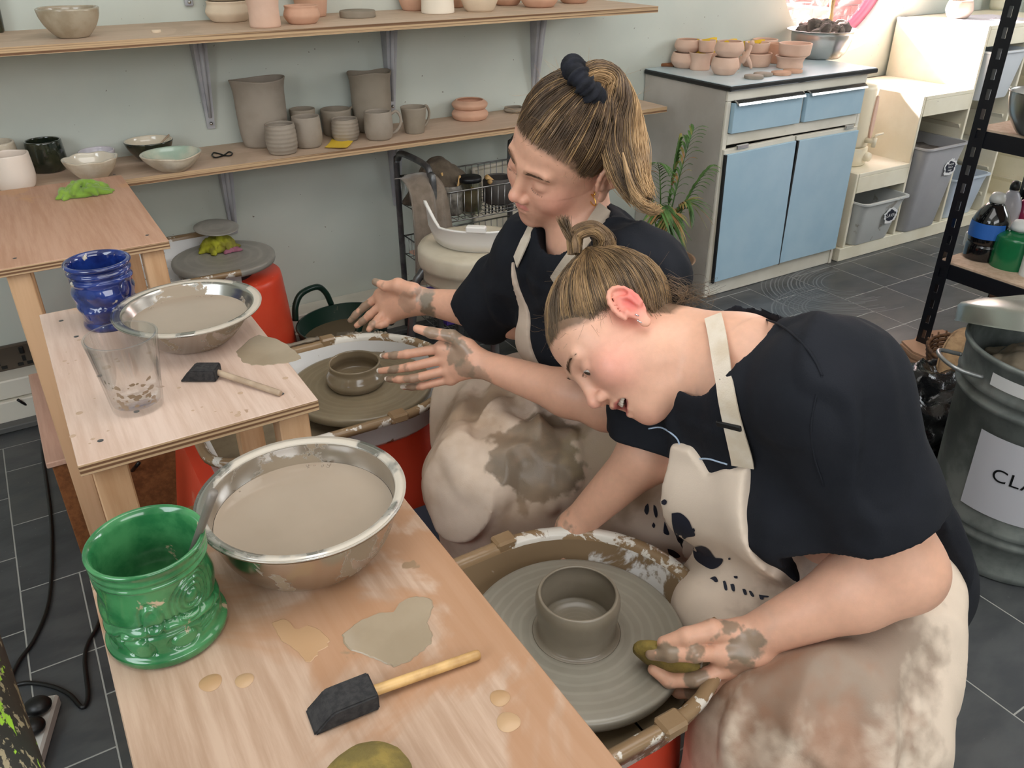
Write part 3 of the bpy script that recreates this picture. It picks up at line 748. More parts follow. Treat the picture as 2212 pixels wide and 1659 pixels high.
V_('bowl', 'pale unglazed bowl stacked upside on the pale bowl of the upper shelf', 'bowl', 0, 0, 0, 0, UZ, 'squat', m_pale, group=g, P=P+np.array([0, 0, H+0.002]), R=R*1.02, H=H)
V_('vase', 'pink unglazed vase with wide shoulders on the upper shelf', 'vase', 574, -62, 61, 82, UZ, 'vase', m_terra, group=g)
V_('dish', 'shallow orange dish right of the pink vase on the upper shelf', 'dish', 654, 12, 53, 77, UZ, 'squat', m_terra2, group=g)
V_('jar', 'terracotta cone shaped pot behind the shallow orange dish', 'jar', 612, -50, 22, 76, UZ, 'conemug', m_terra2, group=g)
V_('clay_disc', 'flat grey clay disc lying on the upper shelf', 'disc', 773, 20, 40, 77, UZ, 'disc', m_leather, group=g)
V_('clay_chip', 'tiny pale clay chip lying on the upper shelf', 'chip', 338, 64, 71, 19, UZ, 'disc', m_pale)
V_('bowl', 'terracotta bowl left of the white pinched pot on the upper shelf', 'bowl', 884, -30, 22, 64, UZ, 'squat', m_terra2, group=g)
V_('pot', 'white unglazed pot with a pinched foot on the upper shelf', 'pot', 946, -35, 31, 79, UZ, 'drum', M('white_bisque', (238, 226, 208), 0.8), group=g)
V_('pot', 'dark terracotta pot half hidden between the two pale pots', 'pot', 987, -24, 17, 40, UZ, 'belly', m_terra2, group=g)
V_('pot', 'cream unglazed pot right of the white pinched pot', 'pot', 1036, -35, 26, 80, UZ, 'squat', m_pale, group=g)
V_('dish', 'small terracotta dish at the back between the right hand pots', 'dish', 1085, -18, 11, 60, UZ, 'squat', m_terra2, group=g)
V_('dish', 'terracotta dish near the right end of the upper shelf', 'dish', 1165, -22, 17, 80, UZ, 'squat', m_terra2, group=g)
V_('dish', 'last terracotta dish at the right end of the upper shelf', 'dish', 1240, -20, 8, 66, UZ, 'squat', m_terra2, group=g)
V_('bottle', 'dark bottle at the left edge of the upper shelf', 'bottle', -12, -60, 62, 36, UZ, 'cup', m_greeng)
g = 'pottery on the lower shelf'
V_('cup', 'white matt cup with a square foot at the far left of the lower shelf', 'cup', 39, 326, 413, 82, LZ, 'cup', m_whiteg, group=g, inner=m_whiteg, warp=wavy(0.015, 4))
V_('jar', 'cream pot behind the white matt cup', 'jar', 8, 302, 392, 84, LZ, 'cup', m_creamg, group=g)
V_('cup', 'dark green glazed cup behind the cream bowls', 'cup', 109, 298, 374, 76, LZ, 'cup', m_greeng, group=g, inner=m_greeng)
V_('bowl', 'pale lilac bowl hidden behind the crimped cream bowl', 'bowl', 216, 318, 362, 73, LZ, 'bowl', M('lilac_glaze', (206, 200, 206), 0.2), group=g)
V_('bowl', 'crimped cream glazed bowl behind the lime cloth', 'bowl', 205, 330, 390, 111, LZ, 'openbowl', m_creamg, group=g, warp=wavy(0.05, 7), inner=M('glossy_cream', (216, 206, 188), 0.08, coat=0.8))
t, P, R, H = V_('bowl', 'dark green bowl with cream inside and a wooden stick in it', 'bowl', 327, 292, 346, 100, LZ, 'openbowl', m_greeng, group=g, inner=M('cream_inside', (222, 210, 188), 0.15, coat=0.5))
tubeobj('wooden_stick', [P+np.array([0.0, -0.012, 0.022]), P+np.array([R*0.92, R*0.25, H+0.006])], 0.0028, m_dowel, seg=6, label='thin wooden stick leaning in the dark green bowl', cat='stick')
V_('dish', 'folded rim celadon dish in front of the dark green bowl', 'dish', 378, 317, 372, 126, LZ, 'openbowl', m_creamg, group=g, inner=m_celadon, warp=lambda x, y, z, a, u: (x*(1+0.05*math.cos(a-2.2)), y*(1-0.22*math.exp(-((a-4.9)/0.45)**2)*min(1, z*25)), z*(1-0.18*math.exp(-((a-4.9)/0.4)**2))))
V_('vase', 'broad tall grey clay vase with a folded rim on the lower shelf', 'vase', 578, 174, 321, 112, LZ, 'tallv', m_leather2, group=g, wall=0.07, ysq=.70, dy=.012, warp=lambda x, y, z, a, u: (x*(1+0.05*math.cos(2*a)), y*(1-0.08*math.cos(2*a)*min(1, z*5)), z*(1+0.018*math.sin(2*a+1))))
V_('cup', 'ribbed grey clay cup in front of the broad vase', 'cup', 609, 262, 334, 66, LZ, 'cup', m_leather2, group=g, rib=7, dy=-.012)
V_('cup', 'plain grey clay cup right of the ribbed cup', 'cup', 665, 247, 320, 62, LZ, 'cup', m_leather2, group=g, dy=-.010)
V_('cup', 'grey clay cup mostly hidden behind the plain cup', 'cup', 660, 233, 304, 54, LZ, 'mug', m_leather, group=g)
V_('mug', 'grey clay mug with handle at the back between the vases', 'mug', 720, 227, 290, 64, LZ, 'mug', m_leather, group=g, handle=0.15)
V_('cup', 'low grey clay cup behind the yellow note', 'cup', 745, 251, 305, 59, LZ, 'cup', m_leather2, group=g, rib=6, dy=-.012)
V_('vase', 'tall grey clay vase with a flared uneven rim right of centre', 'vase', 810, 159, 288, 96, LZ, 'tallv', m_leather, group=g, wall=0.07, ysq=.74, dy=.012, warp=lambda x, y, z, a, u: (x*(1+0.02*math.cos(3*a)), y*(1+0.02*math.sin(3*a)), z*(1+0.02*math.sin(3*a+.5))))
V_('mug', 'grey clay mug with handle in front of the tall vase', 'mug', 817, 236, 303, 61, LZ, 'cup', m_leather2, group=g, handle=-0.25, dy=-.012)
V_('mug', 'tapered grey clay mug standing apart on the lower shelf', 'mug', 896, 228, 290, 56, LZ, 'conemug', m_leather, group=g, handle=0.25)
t, P, R, H = V_('dish', 'lower pink dish of the stacked pair on the lower shelf', 'dish', 1006, 226, 259, 78, LZ, 'ring', m_terra2, group=g)
V_('dish', 'upper pink dish of the stacked pair on the lower shelf', 'dish', 0, 0, 0, 0, LZ, 'ring', m_terra2, group=g, P=P+np.array([0, 0, H+0.001]), R=R*0.98, H=H*0.8)
V_('stone', 'flat grey lump at the right end of the lower shelf', 'lump', 1110, 228, 245, 42, LZ, 'squat', m_leather, warp=wavy(0.12, 3))
def note(px4, z, label, lift=0.0, txt=None, name='sticky_note'):
    P = [on(x, y, z) for x, y in px4]; c = sum(P)/4
    V = []; G = 6
    for i in range(G+1):
        for j in range(G+1):
            u, v = i/G, j/G; p = (P[0]*(1-u)+P[1]*u)*(1-v)+(P[3]*(1-u)+P[2]*u)*v-c
            V.append((p[0], p[1], 0.0012+0.006*(u-.5)**2*2+0.003*v*v))
    Fc = [(i*(G+1)+j, (i+1)*(G+1)+j, (i+1)*(G+1)+j+1, i*(G+1)+j+1) for i in range(G) for j in range(G)]
    V2 = V+[(a, b, d-0.0004) for a, b, d in V]; n = len(V)
    Fc = Fc+[tuple(q+n for q in f[::-1]) for f in Fc]
    o = pyobj(name, V2, Fc, m_paper, None, True, label=label, cat='note'); o.location = c
    return o
note([(701, 321), (717, 303), (763, 309), (748, 324)], LZ, 'yellow paper note lying before the low cup on the lower shelf')
Pq = [on(x, y, LZ)+np.array([0, 0, 0.003]) for x, y in [(458, 337), (464, 342), (474, 341), (486, 336), (495, 330), (502, 333), (498, 338), (486, 338), (474, 334), (462, 332)]]
tubeobj('hair_tie', spline(Pq+[Pq[0]], 5), 0.0022, m_cable, seg=8, label='black elastic hair tie twisted in an eight on the lower shelf', cat='hair tie')

# things on the cabinet
KZ = 0.852; g = 'pink pots on the cabinet'
def pair(cx, a, b, w1, w2, p1, p2, l1, l2, m1=None, kind='bowl'):
    o, P, R, H = V_(kind, l1, kind, cx[0], a[0], a[1], w1, KZ, p1, m1 or m_terra, group=g)
    R2 = w2/2*depth(P)/FPX; dn_ = (P-CO)/np.linalg.norm(P-CO); se_ = abs(dn_[2]); pf = PROF[p2]
    d = on(cx[1], a[1], KZ)-on(cx[0], a[1], KZ)
    H2 = max(0.02, ((b[1]-b[0])/FPX*depth(P)-R2*(pf[0][0]+pf[-1][0])*se_)/math.sqrt(1-se_*se_))
    V_(kind, l2, kind, 0, 0, 0, 0, KZ, p2, m1 or m_terra, group=g, P=P+np.array([d[0], d[1], H+0.001]), R=R2, H=H2)
    return P, H, H2
V_('bowl', 'small pink bowl behind the two notes at the back of the cabinet', 'bowl', 1502, 96, 138, 50, KZ, 'belly', m_terra2, group=g)
pair((1458, 1461), (108, 144), (89, 120), 62, 58, 'belly', 'belly', 'bottom bowl of the leftmost stack on the cabinet', 'top bowl of the leftmost stack on the cabinet')
P5, H5, H6 = pair((1511, 1522), (112, 153), (100, 128), 51, 36, 'flare', 'mug', 'flared pink dish holding a small cup and a note', 'small pink cup standing in the flared dish', kind='dish')
P3, H3, H4 = pair((1564, 1569), (122, 163), (97, 134), 60, 62, 'belly', 'belly', 'bottom bowl of the front stack on the cabinet', 'top bowl of the front stack with a note stuck in it')
V_('bowl', 'pink bowl with a note at the back of the cabinet', 'bowl', 1616, 80, 124, 52, KZ, 'mug', m_terra, group=g)
P1, H1, H2 = pair((1632, 1630), (112, 146), (99, 126), 64, 53, 'flat', 'mug', 'wide pink dish under the cup behind the figurine', 'pink cup with a note behind the figurine')
V_('jar', 'straight pink jar behind the large stacked bowls', 'jar', 1675, 94, 138, 41, KZ, 'mug', m_terra2, group=g)
pair((1705, 1711), (118, 150), (99, 132), 66, 70, 'flare', 'mug', 'lower bowl of the right hand stack on the cabinet', 'large bowl on top of the right hand stack on the cabinet')
def upnote(c, w, h, label, rz=0.0, tl=0.25, curl=0.01):
    G = 6; V = []
    for i in range(G+1):
        for j in range(G+1):
            u, v = i/G-0.5, j/G; V.append((u*w, curl*((u*2)**2)-tl*v*h*0.6+0.0, v*h+0.004*math.sin(5*u)))
    Fc = [(i*(G+1)+j, (i+1)*(G+1)+j, (i+1)*(G+1)+j+1, i*(G+1)+j+1) for i in range(G) for j in range(G)]
    n = len(V); V2 = V+[(a, b+0.0005, d) for a, b, d in V]
    t = empty('sticky_note', c, rz, label=label, cat='note', group='yellow notes on the cabinet pots')
    pyobj('paper', V2, Fc+[tuple(q+n for q in f[::-1]) for f in Fc], m_paper, t, True)
    for k in range(2):
        P = [(-w*0.3+w*0.6*q/10, curl*((-0.6+1.2*q/10)**2)-tl*h*(0.6-0.24*k)*0.6-0.0012+0.0, h*(0.6-0.24*k)+0.0022*math.sin(q*2.3+k)) for q in range(11)]
        tubeobj('pen_line', P, 0.0005, m_ink, t, seg=4)
    return t
def upn(x0, x1, y0, y1, ref, z, label, rz=0.0):
    t = depth(ref); c = atD((x0+x1)/2, y1, t); upnote(c, (x1-x0)*t/FPX/0.86, (y1-y0)*t/FPX/0.9, label, rz)
upn(1506, 1543, 88, 116, P5, 0, 'yellow written note standing in the small cup in the flared dish', -0.5)
upn(1550, 1588, 89, 106, P3, 0, 'yellow curled note stuck in the top bowl of the front stack', -0.5)
upn(1590, 1628, 68, 88, on(1616, 110, KZ), 0, 'yellow note standing in the bowl at the back of the cabinet', -0.5)
upn(1608, 1648, 90, 105, P1, 0, 'yellow note across the cup behind the figurine', -0.5)
upn(1497, 1512, 92, 108, on(1502, 128, KZ), 0, 'small pale yellow note beside the flared dish', -0.5)
for cx, a, b, w, mm, lb in ((1628, 160, 172, 41, m_leather2, 'grey clay disc nearest the worktop edge in front of the figurine'), (1648, 155, 166, 41, m_leather2, 'grey clay disc overlapping the front disc'), (1687, 152, 164, 42, m_terra2, 'orange clay disc right of the grey discs'), (1712, 148, 159, 41, m_terra2, 'orange clay disc farthest right on the cabinet')):
    V_('clay_disc', lb, 'disc', cx, a, b, w, KZ, 'disc', mm, group='small clay discs on the cabinet')
# two legged clay figurine
P = on(1609, 150, KZ); k = depth(P)/FPX
t = empty('figurine', P, label='little pink clay animal figure standing among the bowls', cat='figurine')
sR, sU = Vector(CR.tolist()), Vector((0, 0, 1)); sR.z = 0; sR.normalize(); sB = Vector((-sR.y, sR.x, 0))
def q_(x, y, b=0.0): return sR*((x-1609)*k)+sU*((158-y)*k*1.08)+sB*b
bgf = Bag()
for pts, rr_ in (([q_(1615, 112), q_(1613, 122), q_(1606, 134), q_(1600, 146)], [4.5, 4.5, 7.5, 5.0]), ([q_(1601, 134, .004), q_(1597, 146, .004), q_(1594, 158, 0)], [6.0, 4.2, 2.6]),
                 ([q_(1609, 134, -.004), q_(1617, 145, -.004), q_(1622, 156, -.002)], [5.5, 4.2, 2.8]), ([q_(1604, 128), q_(1597, 127, 0.012)], [4, 3])):
    L = spline(pts, 5); rad = [float(np.interp(i/(len(L)-1), np.linspace(0, 1, len(rr_)), rr_))*k for i in range(len(L))]
    bgf.add(tube(L, rad, 10))
bgf.obj('body', m_terra, t)
V, Fc = lathe([(0, -6*k), (4*k, -4.5*k), (6*k, 0), (4.2*k, 4.5*k), (0, 6*k)], 14); h_ = pyobj('head', V, Fc, m_terra, t, True); h_.location = q_(1617, 109)
# wooden blocks
p = on(1432, 143, KZ)
t = empty('wood_block', (p[0], p[1], KZ), 0.52, label='two worn wooden strips at the left edge of the cabinet top', cat='wood block')
boxobj('strip', (-0.045, 0.045, -0.011, 0.011, 0, 0.012), m_brownwood, t, M=Matrix.Rotation(-1.25, 4, 'Z')); boxobj('strip', (-0.02, 0.05, 0.012, 0.030, 0, 0.012), m_brownwood, t, M=Matrix.Rotation(-1.25, 4, 'Z'))
# metal bowl of dry clay with a wooden handled brush
o, P, R, H = V_('metal_bowl', 'steel bowl heaped with dry clay lumps before the round window', 'bowl', 1733, 55, 123, 146, KZ, [(0.5, 0), (0.62, 0.04), (0.76, 0.3), (0.84, 0.7), (0.86, 0.92), (1.0, 1.0)], m_steel, wall=0.03)
rr = random.Random(4)
def lump(r, seed):
    bm = bmesh.new(); bmesh.ops.create_icosphere(bm, subdivisions=2, radius=r)
    for v in bm.verts:
        n = vnoise(np.array([[v.co.x/r*1.3+seed, v.co.y/r*1.3, v.co.z/r*1.3]]))[0]; v.co *= 1+0.38*float(n); v.co.z *= 0.75
    me = bpy.data.meshes.new('clay_lump'); bm.to_mesh(me); bm.free(); me.materials.append(m_dryclay); return me
lms = [lump(0.026, s) for s in (1.3, 5.7, 9.1, 12.4)]
for kx in range(22):
    a = rr.uniform(0, 2*PI); q = math.sqrt(rr.uniform(0, 1))*R*0.62; o = bpy.data.objects.new('clay_lump', lms[kx % 4]); COL.objects.link(o)
    o.location = (P[0]+q*math.cos(a), P[1]+q*math.sin(a), KZ+H*0.86+0.035*(1-(q/R)**2*2)+rr.uniform(-.006, .012)); o.rotation_euler = (rr.uniform(0, 3), rr.uniform(0, 3), rr.uniform(0, 3)); s = rr.uniform(.7, 1.25); o.scale = (s, s, s)
    props(o, 'dry grey clay lump heaped in the steel bowl on the cabinet', 'clay lump', 'dry clay lumps in the steel bowl')
b0 = P+np.array([0.045, 0.0, H*0.9]); t = empty('brush', b0, label='wooden brush handle standing up out of the dry clay', cat='brush')
Lh = [(0, 0, -0.02), (0.004, 0.01, 0.05), (0.012, 0.02, 0.10), (0.022, 0.03, 0.15), (0.03, 0.04, 0.19)]
tubeobj('handle', spline(Lh, 4), [0.009, .009, .010, .011, .012, .012, .010, .010, .011, .012, .013, .013, .015, .016, .015, .012, .008], m_dowel2, t, seg=10)

V_('pot', 'grey pinch pot on the high white worktop by the right edge', 'pot', 2068, 3, 41, 55, 0.972, 'belly', m_leather2)
p = on(2175, 22, 0.972)
latheobj('white_jug', [(0, 0), (0.04, 0), (0.045, 0.02), (0.046, 0.12), (0.03, 0.2), (0.03, 0.24)], M('milky_plastic', (216, 212, 190), 0.4), None, (p[0], p[1]+.05, 0.972), label='milky plastic container on the high white worktop', cat='container')
p = on(2148, 10, 0.972)
latheobj('grey_jar', [(0, 0), (0.03, 0), (0.032, 0.02), (0.032, 0.16), (0.0, 0.16)], m_galv, None, (p[0]-.02, p[1]+.16, 0.972), label='grey jar behind the milky container on the high worktop', cat='jar')
# paper sheet strewn over the high worktop
p = on(2100, 48, 0.972)
V, Fc = polyext([(-0.18, -0.12), (0.16, -0.14), (0.2, 0.1), (0.02, 0.16), (-0.2, 0.1)], 0, 0.002)
pyobj('paper_sheet', V, Fc, M('dusty_paper', (210, 208, 216), 0.8, stain=(90, 90, 110), ssc=24, st=0.64), None, label='splashed paper sheet covering the high white worktop', cat='paper').location = (4.18, 2.5, 0.9705)

# water urn on the low step
p = on(1862, 338, 0.407); t = empty('water_urn', (3.30, 2.48, 0.407), label='cream water urn with a tap beside the blue cabinet', cat='urn')
m_urn = M('cream_plastic', (232, 222, 196), 0.35)
latheobj('base', [(0, 0), (0.085, 0), (0.09, 0.005), (0.09, 0.075), (0.085, 0.08), (0, 0.08)], m_urn, t)
latheobj('tank', [(0, 0.08), (0.082, 0.082), (0.084, 0.09), (0.088, 0.33), (0.080, 0.35), (0, 0.36)], m_urn, t)
pyobj('gauge', *(lambda VF: ([(v[0], v[2], v[1]) for v in VF[0]], [f[::-1] for f in VF[1]]))(polyext([(-0.010*math.sin(a)*1.0, 0.21-0.095*math.cos(a)) for a in [2*PI*k/24 for k in range(24)]], -0.095, -0.083)), M('pink_gauge', (222, 188, 170), 0.3), t).location = (0.03, 0.004, 0)
kb = latheobj('knob', [(0, 0.02), (0.02, 0.018), (0.022, 0.0)], m_urn, t, loc=(0.03, -0.085, 0.04), M=Matrix.Rotation(PI/2, 4, 'X'), seg=20)
bgt = Bag(); bgt.add(tube([(0.01, -0.08, 0.115), (0.02, -0.125, 0.115)], [0.012, 0.010], 10)); bgt.add(tube([(0.02, -0.12, 0.13), (0.02, -0.12, 0.09)], [0.012, 0.009], 10)); bgt.add(tube([(0.02, -0.12, 0.13), (0.025, -0.12, 0.142), (0.06, -0.13, 0.148)], [0.006, 0.006, 0.004], 8)); bgt.obj('tap', m_urn, t)
# ------------------------------------------------------------------ pottery wheels
HZ = 0.46
def pan_outline(R, L, side, n=20):
    P = []
    if side == 'right':
        for k in range(n+1): a = -PI/2+PI*k/n; P.append((R*math.cos(a), R*math.sin(a)))
        return P
    r = 0.07
    P.append((0, R)); P.append((-L*0.5, R*0.985))
    for k in range(7): a = PI/2+PI/2*k/6; P.append((-L+r+r*math.cos(a), R*0.97-r+r*math.sin(a)))
    for k in range(7): a = PI+PI/2*k/6; P.append((-L+r+r*math.cos(a), -R*0.97+r+r*math.sin(a)))
    P.append((-L*0.5, -R*0.985)); P.append((0, -R)); return P
def pan_half(name, R, L, side, par, mat, rimmat, z0=0.405, z1=0.482, slip=None):
    O = pan_outline(R, L, side); n = len(O)
    def off(d):
        out = []
        for i, (x, y) in enumerate(O):
            a, b = O[max(i-1, 0)], O[min(i+1, n-1)]; tx, ty = b[0]-a[0], b[1]-a[1]; q = math.hypot(tx, ty)
            nx, ny = (ty/q, -tx/q) if side == 'right' else (ty/q, -tx/q)
            out.append((x-nx*d, y-ny*d))
        return out
    prof = [(0.055, z0+0.004), (0.040, z0+0.006), (0.026, z0+0.018), (0.014, z1-0.010), (0.012, z1-0.002), (0.006, z1+0.003), (-0.004, z1+0.003), (-0.008, z1-0.003), (-0.006, z1-0.014), (0.004, z1-0.014), (0.014, z0+0.012), (0.03, z0-0.004), (0.055, z0-0.004)]
    V, Fc, mi = [], [], []
    sgn = 1
    for d, z in prof: V += [(x, y, z) for x, y in off(d)]
    for i in range(len(prof)-1):
        for k in range(n-1):
            Fc.append((i*n+k, i*n+k+1, (i+1)*n+k+1, (i+1)*n+k)); mi.append(1 if 3 <= i <= 7 else 0)
    e = empty(name, (0, 0, 0)); e.parent = par
    o = pyobj('wall', V, Fc, (mat, rimmat), e, True); o.data.polygons.foreach_set('material_index', mi)
    fl_ = off(0.05); V2, F2 = polyext(fl_, z0-0.004, z0+0.004); pyobj('floor_plate', V2, F2, mat, e)
    if slip is not None:
        V2, F2 = polyext(off(0.036), z0+0.004, z0+slip[1]); pyobj('slip_pool', V2, F2, slip[0], e)
    return e
def wheel(c, label, halves=('left', 'right'), headm=None, slip=None, rim=None, body_len=0.40, hr=0.163, HZ=HZ, panm=None):
    t = empty('pottery_wheel', (c[0], c[1], 0), label=label, cat='pottery wheel', group='red electric pottery wheels')
    # red body: a round column under the head and a squarer motor housing behind
    P = []
    for k in range(25): a = -PI/2*1.0+PI*k/24; P.append((0.150*math.cos(a)+0.02, 0.150*math.sin(a)))
    for k in range(7): a = PI/2+PI/2*k/6; P.append((-body_len+0.05+0.05*math.cos(a), 0.17-0.05+0.05*math.sin(a)))
    for k in range(7): a = PI+PI/2*k/6; P.append((-body_len+0.05+0.05*math.cos(a), -0.17+0.05+0.05*math.sin(a)))
    V, Fc = [], []; n = len(P); rings = [(1.12, 0.03), (1.13, 0.05), (1.0, 0.375), (0.985, 0.392), (0.95, 0.397)]
    for s, z in rings: V += [(x*s, y*s, z) for x, y in P]
    for i in range(len(rings)-1):
        for k in range(n): Fc.append((i*n+k, i*n+(k+1) % n, (i+1)*n+(k+1) % n, (i+1)*n+k))
    Fc.append(tuple(range((len(rings)-1)*n, len(rings)*n))); Fc.append(tuple(range(n-1, -1, -1)))
    sharp(pyobj('housing', V, Fc, m_red, t), 50)
    for (x, y) in ((0.09, 0.09), (0.09, -0.09), (-body_len+0.08, 0.1), (-body_len+0.08, -0.1)):
        latheobj('foot', [(0, 0), (0.022, 0), (0.024, 0.03), (0, 0.03)], m_cable, t, loc=(x, y, 0), seg=12)
    latheobj('shaft', [(0.03, 0.39), (0.03, HZ-0.02)], m_steel, t, seg=16)
    latheobj('collar', [(0.078, 0.396), (0.082, 0.41), (0.07, 0.425), (0.03, 0.43)], m_cable, t, seg=24)
    for s in halves: pan_half('splash_pan', 0.210, 0.38, s, t, panm or m_pan, m_rim, slip=(slip if s == 'left' or slip and len(slip) > 2 else None))
    if 'right' in halves:
        for s in (-1, 1):
            boxobj('pan_clip', (-0.018, 0.020, s*0.210-0.014, s*0.210+0.016, 0.470, 0.490), m_rim, t, bev=0.004)
    hp = [(0, HZ-0.022), (hr-0.012, HZ-0.022), (hr-0.002, HZ-0.019), (hr, HZ-0.012), (hr, HZ-0.005), (hr-0.002, HZ-0.001), (hr-0.008, HZ), (hr*0.92, HZ)]
    for k in range(1, 15):
        r = hr*0.92*(1-k/15.0); hp.append((r, HZ+0.0006*math.sin(k*2.1)))
    hp.append((0, HZ))
    h = latheobj('wheel_head', hp, headm or m_wetclay, t, seg=96)
    return t
# wheel-head materials with rings of slip
def ringmat(name, c1, c2, c3, rough, rs=130):
    t = NT(name); w = t.n.new('ShaderNodeTexWave'); w.wave_type = 'RINGS'; w.rings_direction = 'Z'; w.inputs['Scale'].default_value = rs/6.28; w.inputs['Distortion'].default_value = 1.2; w.inputs['Detail'].default_value = 3; w.inputs['Detail Scale'].default_value = 1.5
    t.l(t.tc.outputs['Object'], w.inputs['Vector'])
    n = t.noise(7, 5); col = t.mix(t.ramp(n, 0.35, 0.65), lin(c1), lin(c2)); col = t.mix(t.math('MULTIPLY', t.ramp(w.outputs['Fac'], 0.55, 1.0), 0.22), col, lin(c3))
    t.set(col=col, rough=rough, spec=0.6); t.bump(w.outputs['Fac'], 0.10, 0.001); return t.m
m_head1 = ringmat('wheel_head_grey_slip', (148, 143, 130), (136, 130, 118), (176, 169, 154), 0.32)
m_head2 = ringmat('wheel_head_brown_slip', (138, 124, 100), (126, 112, 90), (158, 146, 122), 0.28)
m_head3 = ringmat('wheel_head_metal', (164, 160, 152), (144, 140, 132), (184, 180, 172), 0.35, 60)
m_throw1 = ringmat('thrown_clay_grey', (134, 124, 108), (120, 110, 96), (150, 140, 124), 0.30, 260)
m_throw2 = ringmat('thrown_clay_brown', (136, 120, 96), (122, 108, 88), (156, 142, 118), 0.16, 220)
m_pandirty = M('slip_coated_pan', (222, 220, 218), 0.3, c2=(208, 200, 188), sc=8, stain=(134, 112, 86), ssc=9, st=0.41, srough=0.2, st2=0.05)
W1, W2, W3 = (0.540, 0.712), (0.556, 1.592), (0.500, 2.590)
wheel(W1, 'nearest red pottery wheel with grey clay on its head', headm=m_head1, slip=(m_slipdark, 0.012, 1), panm=m_pandirty)
wheel(W2, 'middle red pottery wheel with a low brown pot on it', headm=m_head2, slip=(m_browncl, 0.010))
wheel(W3, 'farthest red pottery wheel by the wall without its right splash pan', halves=('left',), headm=m_head3, hr=0.158)
# thrown pots
P, R, H = fit_vessel(1245, 1226, 1420, 180, HZ, 0.92, 0.93)
pr_ = [(1.06, 0), (0.97, 0.03), (0.93, 0.10), (0.93, 0.3), (0.97, 0.55), (1.0, 0.78), (0.985, 0.90), (0.94, 1.0)]
V_('thrown_pot', 'grey cylindrical pot being thrown on the nearest wheel', 'pot', 0, 0, 0, 0, HZ, pr_, m_throw1, P=P, R=R, H=H, wall=0.075, floor=0.16, seg=80)
P, R, H = fit_vessel(770, 757, 852, 126, HZ, 0.80, 0.84)
pr_ = [(0.84, 0), (0.92, 0.07), (1.0, 0.28), (0.98, 0.45), (0.91, 0.62), (0.86, 0.78), (0.875, 1.0)]
V_('thrown_pot', 'low brown pot with a necked rim being thrown on the middle wheel', 'pot', 0, 0, 0, 0, HZ, pr_, m_throw2, P=P, R=R, H=max(H, 0.04), wall=0.07, floor=0.2, seg=80)
# clay lumps smeared over the rims
def smear(name, pts, rad, m, label, flat=0.6, parent=None, cat='clay'):
    V, Fc = tube(spline(pts, 6), [rad*(0.65+0.6*random.random()) for _ in spline(pts, 6)], 8)
    zc = sum(v[2] for v in V)/len(V); V = [(x, y, zc+(z-zc)*flat+0.002*random.random()) for x, y, z in V]
    return pyobj(name, V, Fc, m, parent, True, label=label, cat=cat)
smear('wet_clay_smear', [(W2[0]-0.02, W2[1]+0.216, 0.487), (W2[0]-0.06, W2[1]+0.214, 0.490), (W2[0]-0.10, W2[1]+0.215, 0.487), (W2[0]-0.15, W2[1]+0.213, 0.488)], 0.008, m_wetclay, 'lumpy wet clay smeared on the back left rim of the middle wheel')
smear('wet_clay_smear', [(W2[0]-0.07, W2[1]+0.207, 0.478), (W2[0]-0.072, W2[1]+0.205, 0.462), (W2[0]-0.074, W2[1]+0.200, 0.445)], 0.008, m_wetclay, 'clay dripping inside the back left rim of the middle wheel', 1.0)
for a in (1.25, 0.95):
    smear('wet_clay_smear', [(W2[0]+0.215*math.cos(a+d), W2[1]+0.215*math.sin(a+d), 0.481-abs(d)*0.02) for d in (-0.09, -0.03, 0.03, 0.09)], 0.006, m_wetclay, 'clay gob on the far rim of the middle wheel, %s of the two' % ('left' if a > 1 else 'right'), 1.2)
# half splash pan standing on the stool, stool, steel bat and cloth on the far wheel
t = empty('stool', (1.115, 2.06, 0), 0.2, label='round white plastic stool with grey tube legs', cat='stool')
latheobj('seat', [(0, 0.445), (0.14, 0.445), (0.158, 0.452), (0.160, 0.462), (0.160, 0.49), (0.166, 0.495), (0.168, 0.505), (0.168, 0.540), (0.160, 0.552), (0.140, 0.555), (0, 0.553)], m_stool, t, seg=64)
for k in range(4):
    a = PI/4+k*PI/2+0.35
    tubeobj('leg', spline([(0.13*math.cos(a), 0.13*math.sin(a), 0.50), (0.165*math.cos(a), 0.165*math.sin(a), 0.47), (0.19*math.cos(a), 0.19*math.sin(a), 0.40), (0.24*math.cos(a), 0.24*math.sin(a), 0.012)], 6), 0.013, m_grey, t, seg=10)
t = empty('splash_pan_half', (1.16, 2.07, 0.556), math.radians(-108), label='clean white splash pan half resting on the stool', cat='splash pan')
O = [(0.15*math.cos(-PI/2+PI*k/28), 0.17*math.sin(-PI/2+PI*k/28)) for k in range(29)]
V, Fc = [], []; prof = [(0.80, 0.0), (0.90, 0.004), (1.0, 0.03), (1.03, 0.062), (1.06, 0.066), (1.06, 0.071), (1.01, 0.070), (0.97, 0.034), (0.87, 0.010), (0.80, 0.006)]
for s, z in prof: V += [(x*s, y*s, z+0.055*max(0, (abs(y)/0.17-0.86)/0.14)*(z/0.07)) for x, y in O]
for i in range(len(prof)-1):
    for k in range(28): Fc.append((i*29+k, i*29+k+1, (i+1)*29+k+1, (i+1)*29+k))
V += [(0, 0.13, 0.002), (0, -0.13, 0.002)]; pyobj('wall', V, Fc, m_panclean, t, True)
V2, F2 = polyext([(x*0.86, y*0.86) for x, y in O], 0, 0.004); pyobj('floor_plate', V2, F2, m_panclean, t)
boxobj('rim_lug', (-0.012, 0.012, -0.028, 0.028, 0, 0.018), m_panclean, t, bev=0.003, M=Matrix.Translation((0.144, -0.055, 0.068)) @ Matrix.Rotation(-0.4, 4, 'Z'))

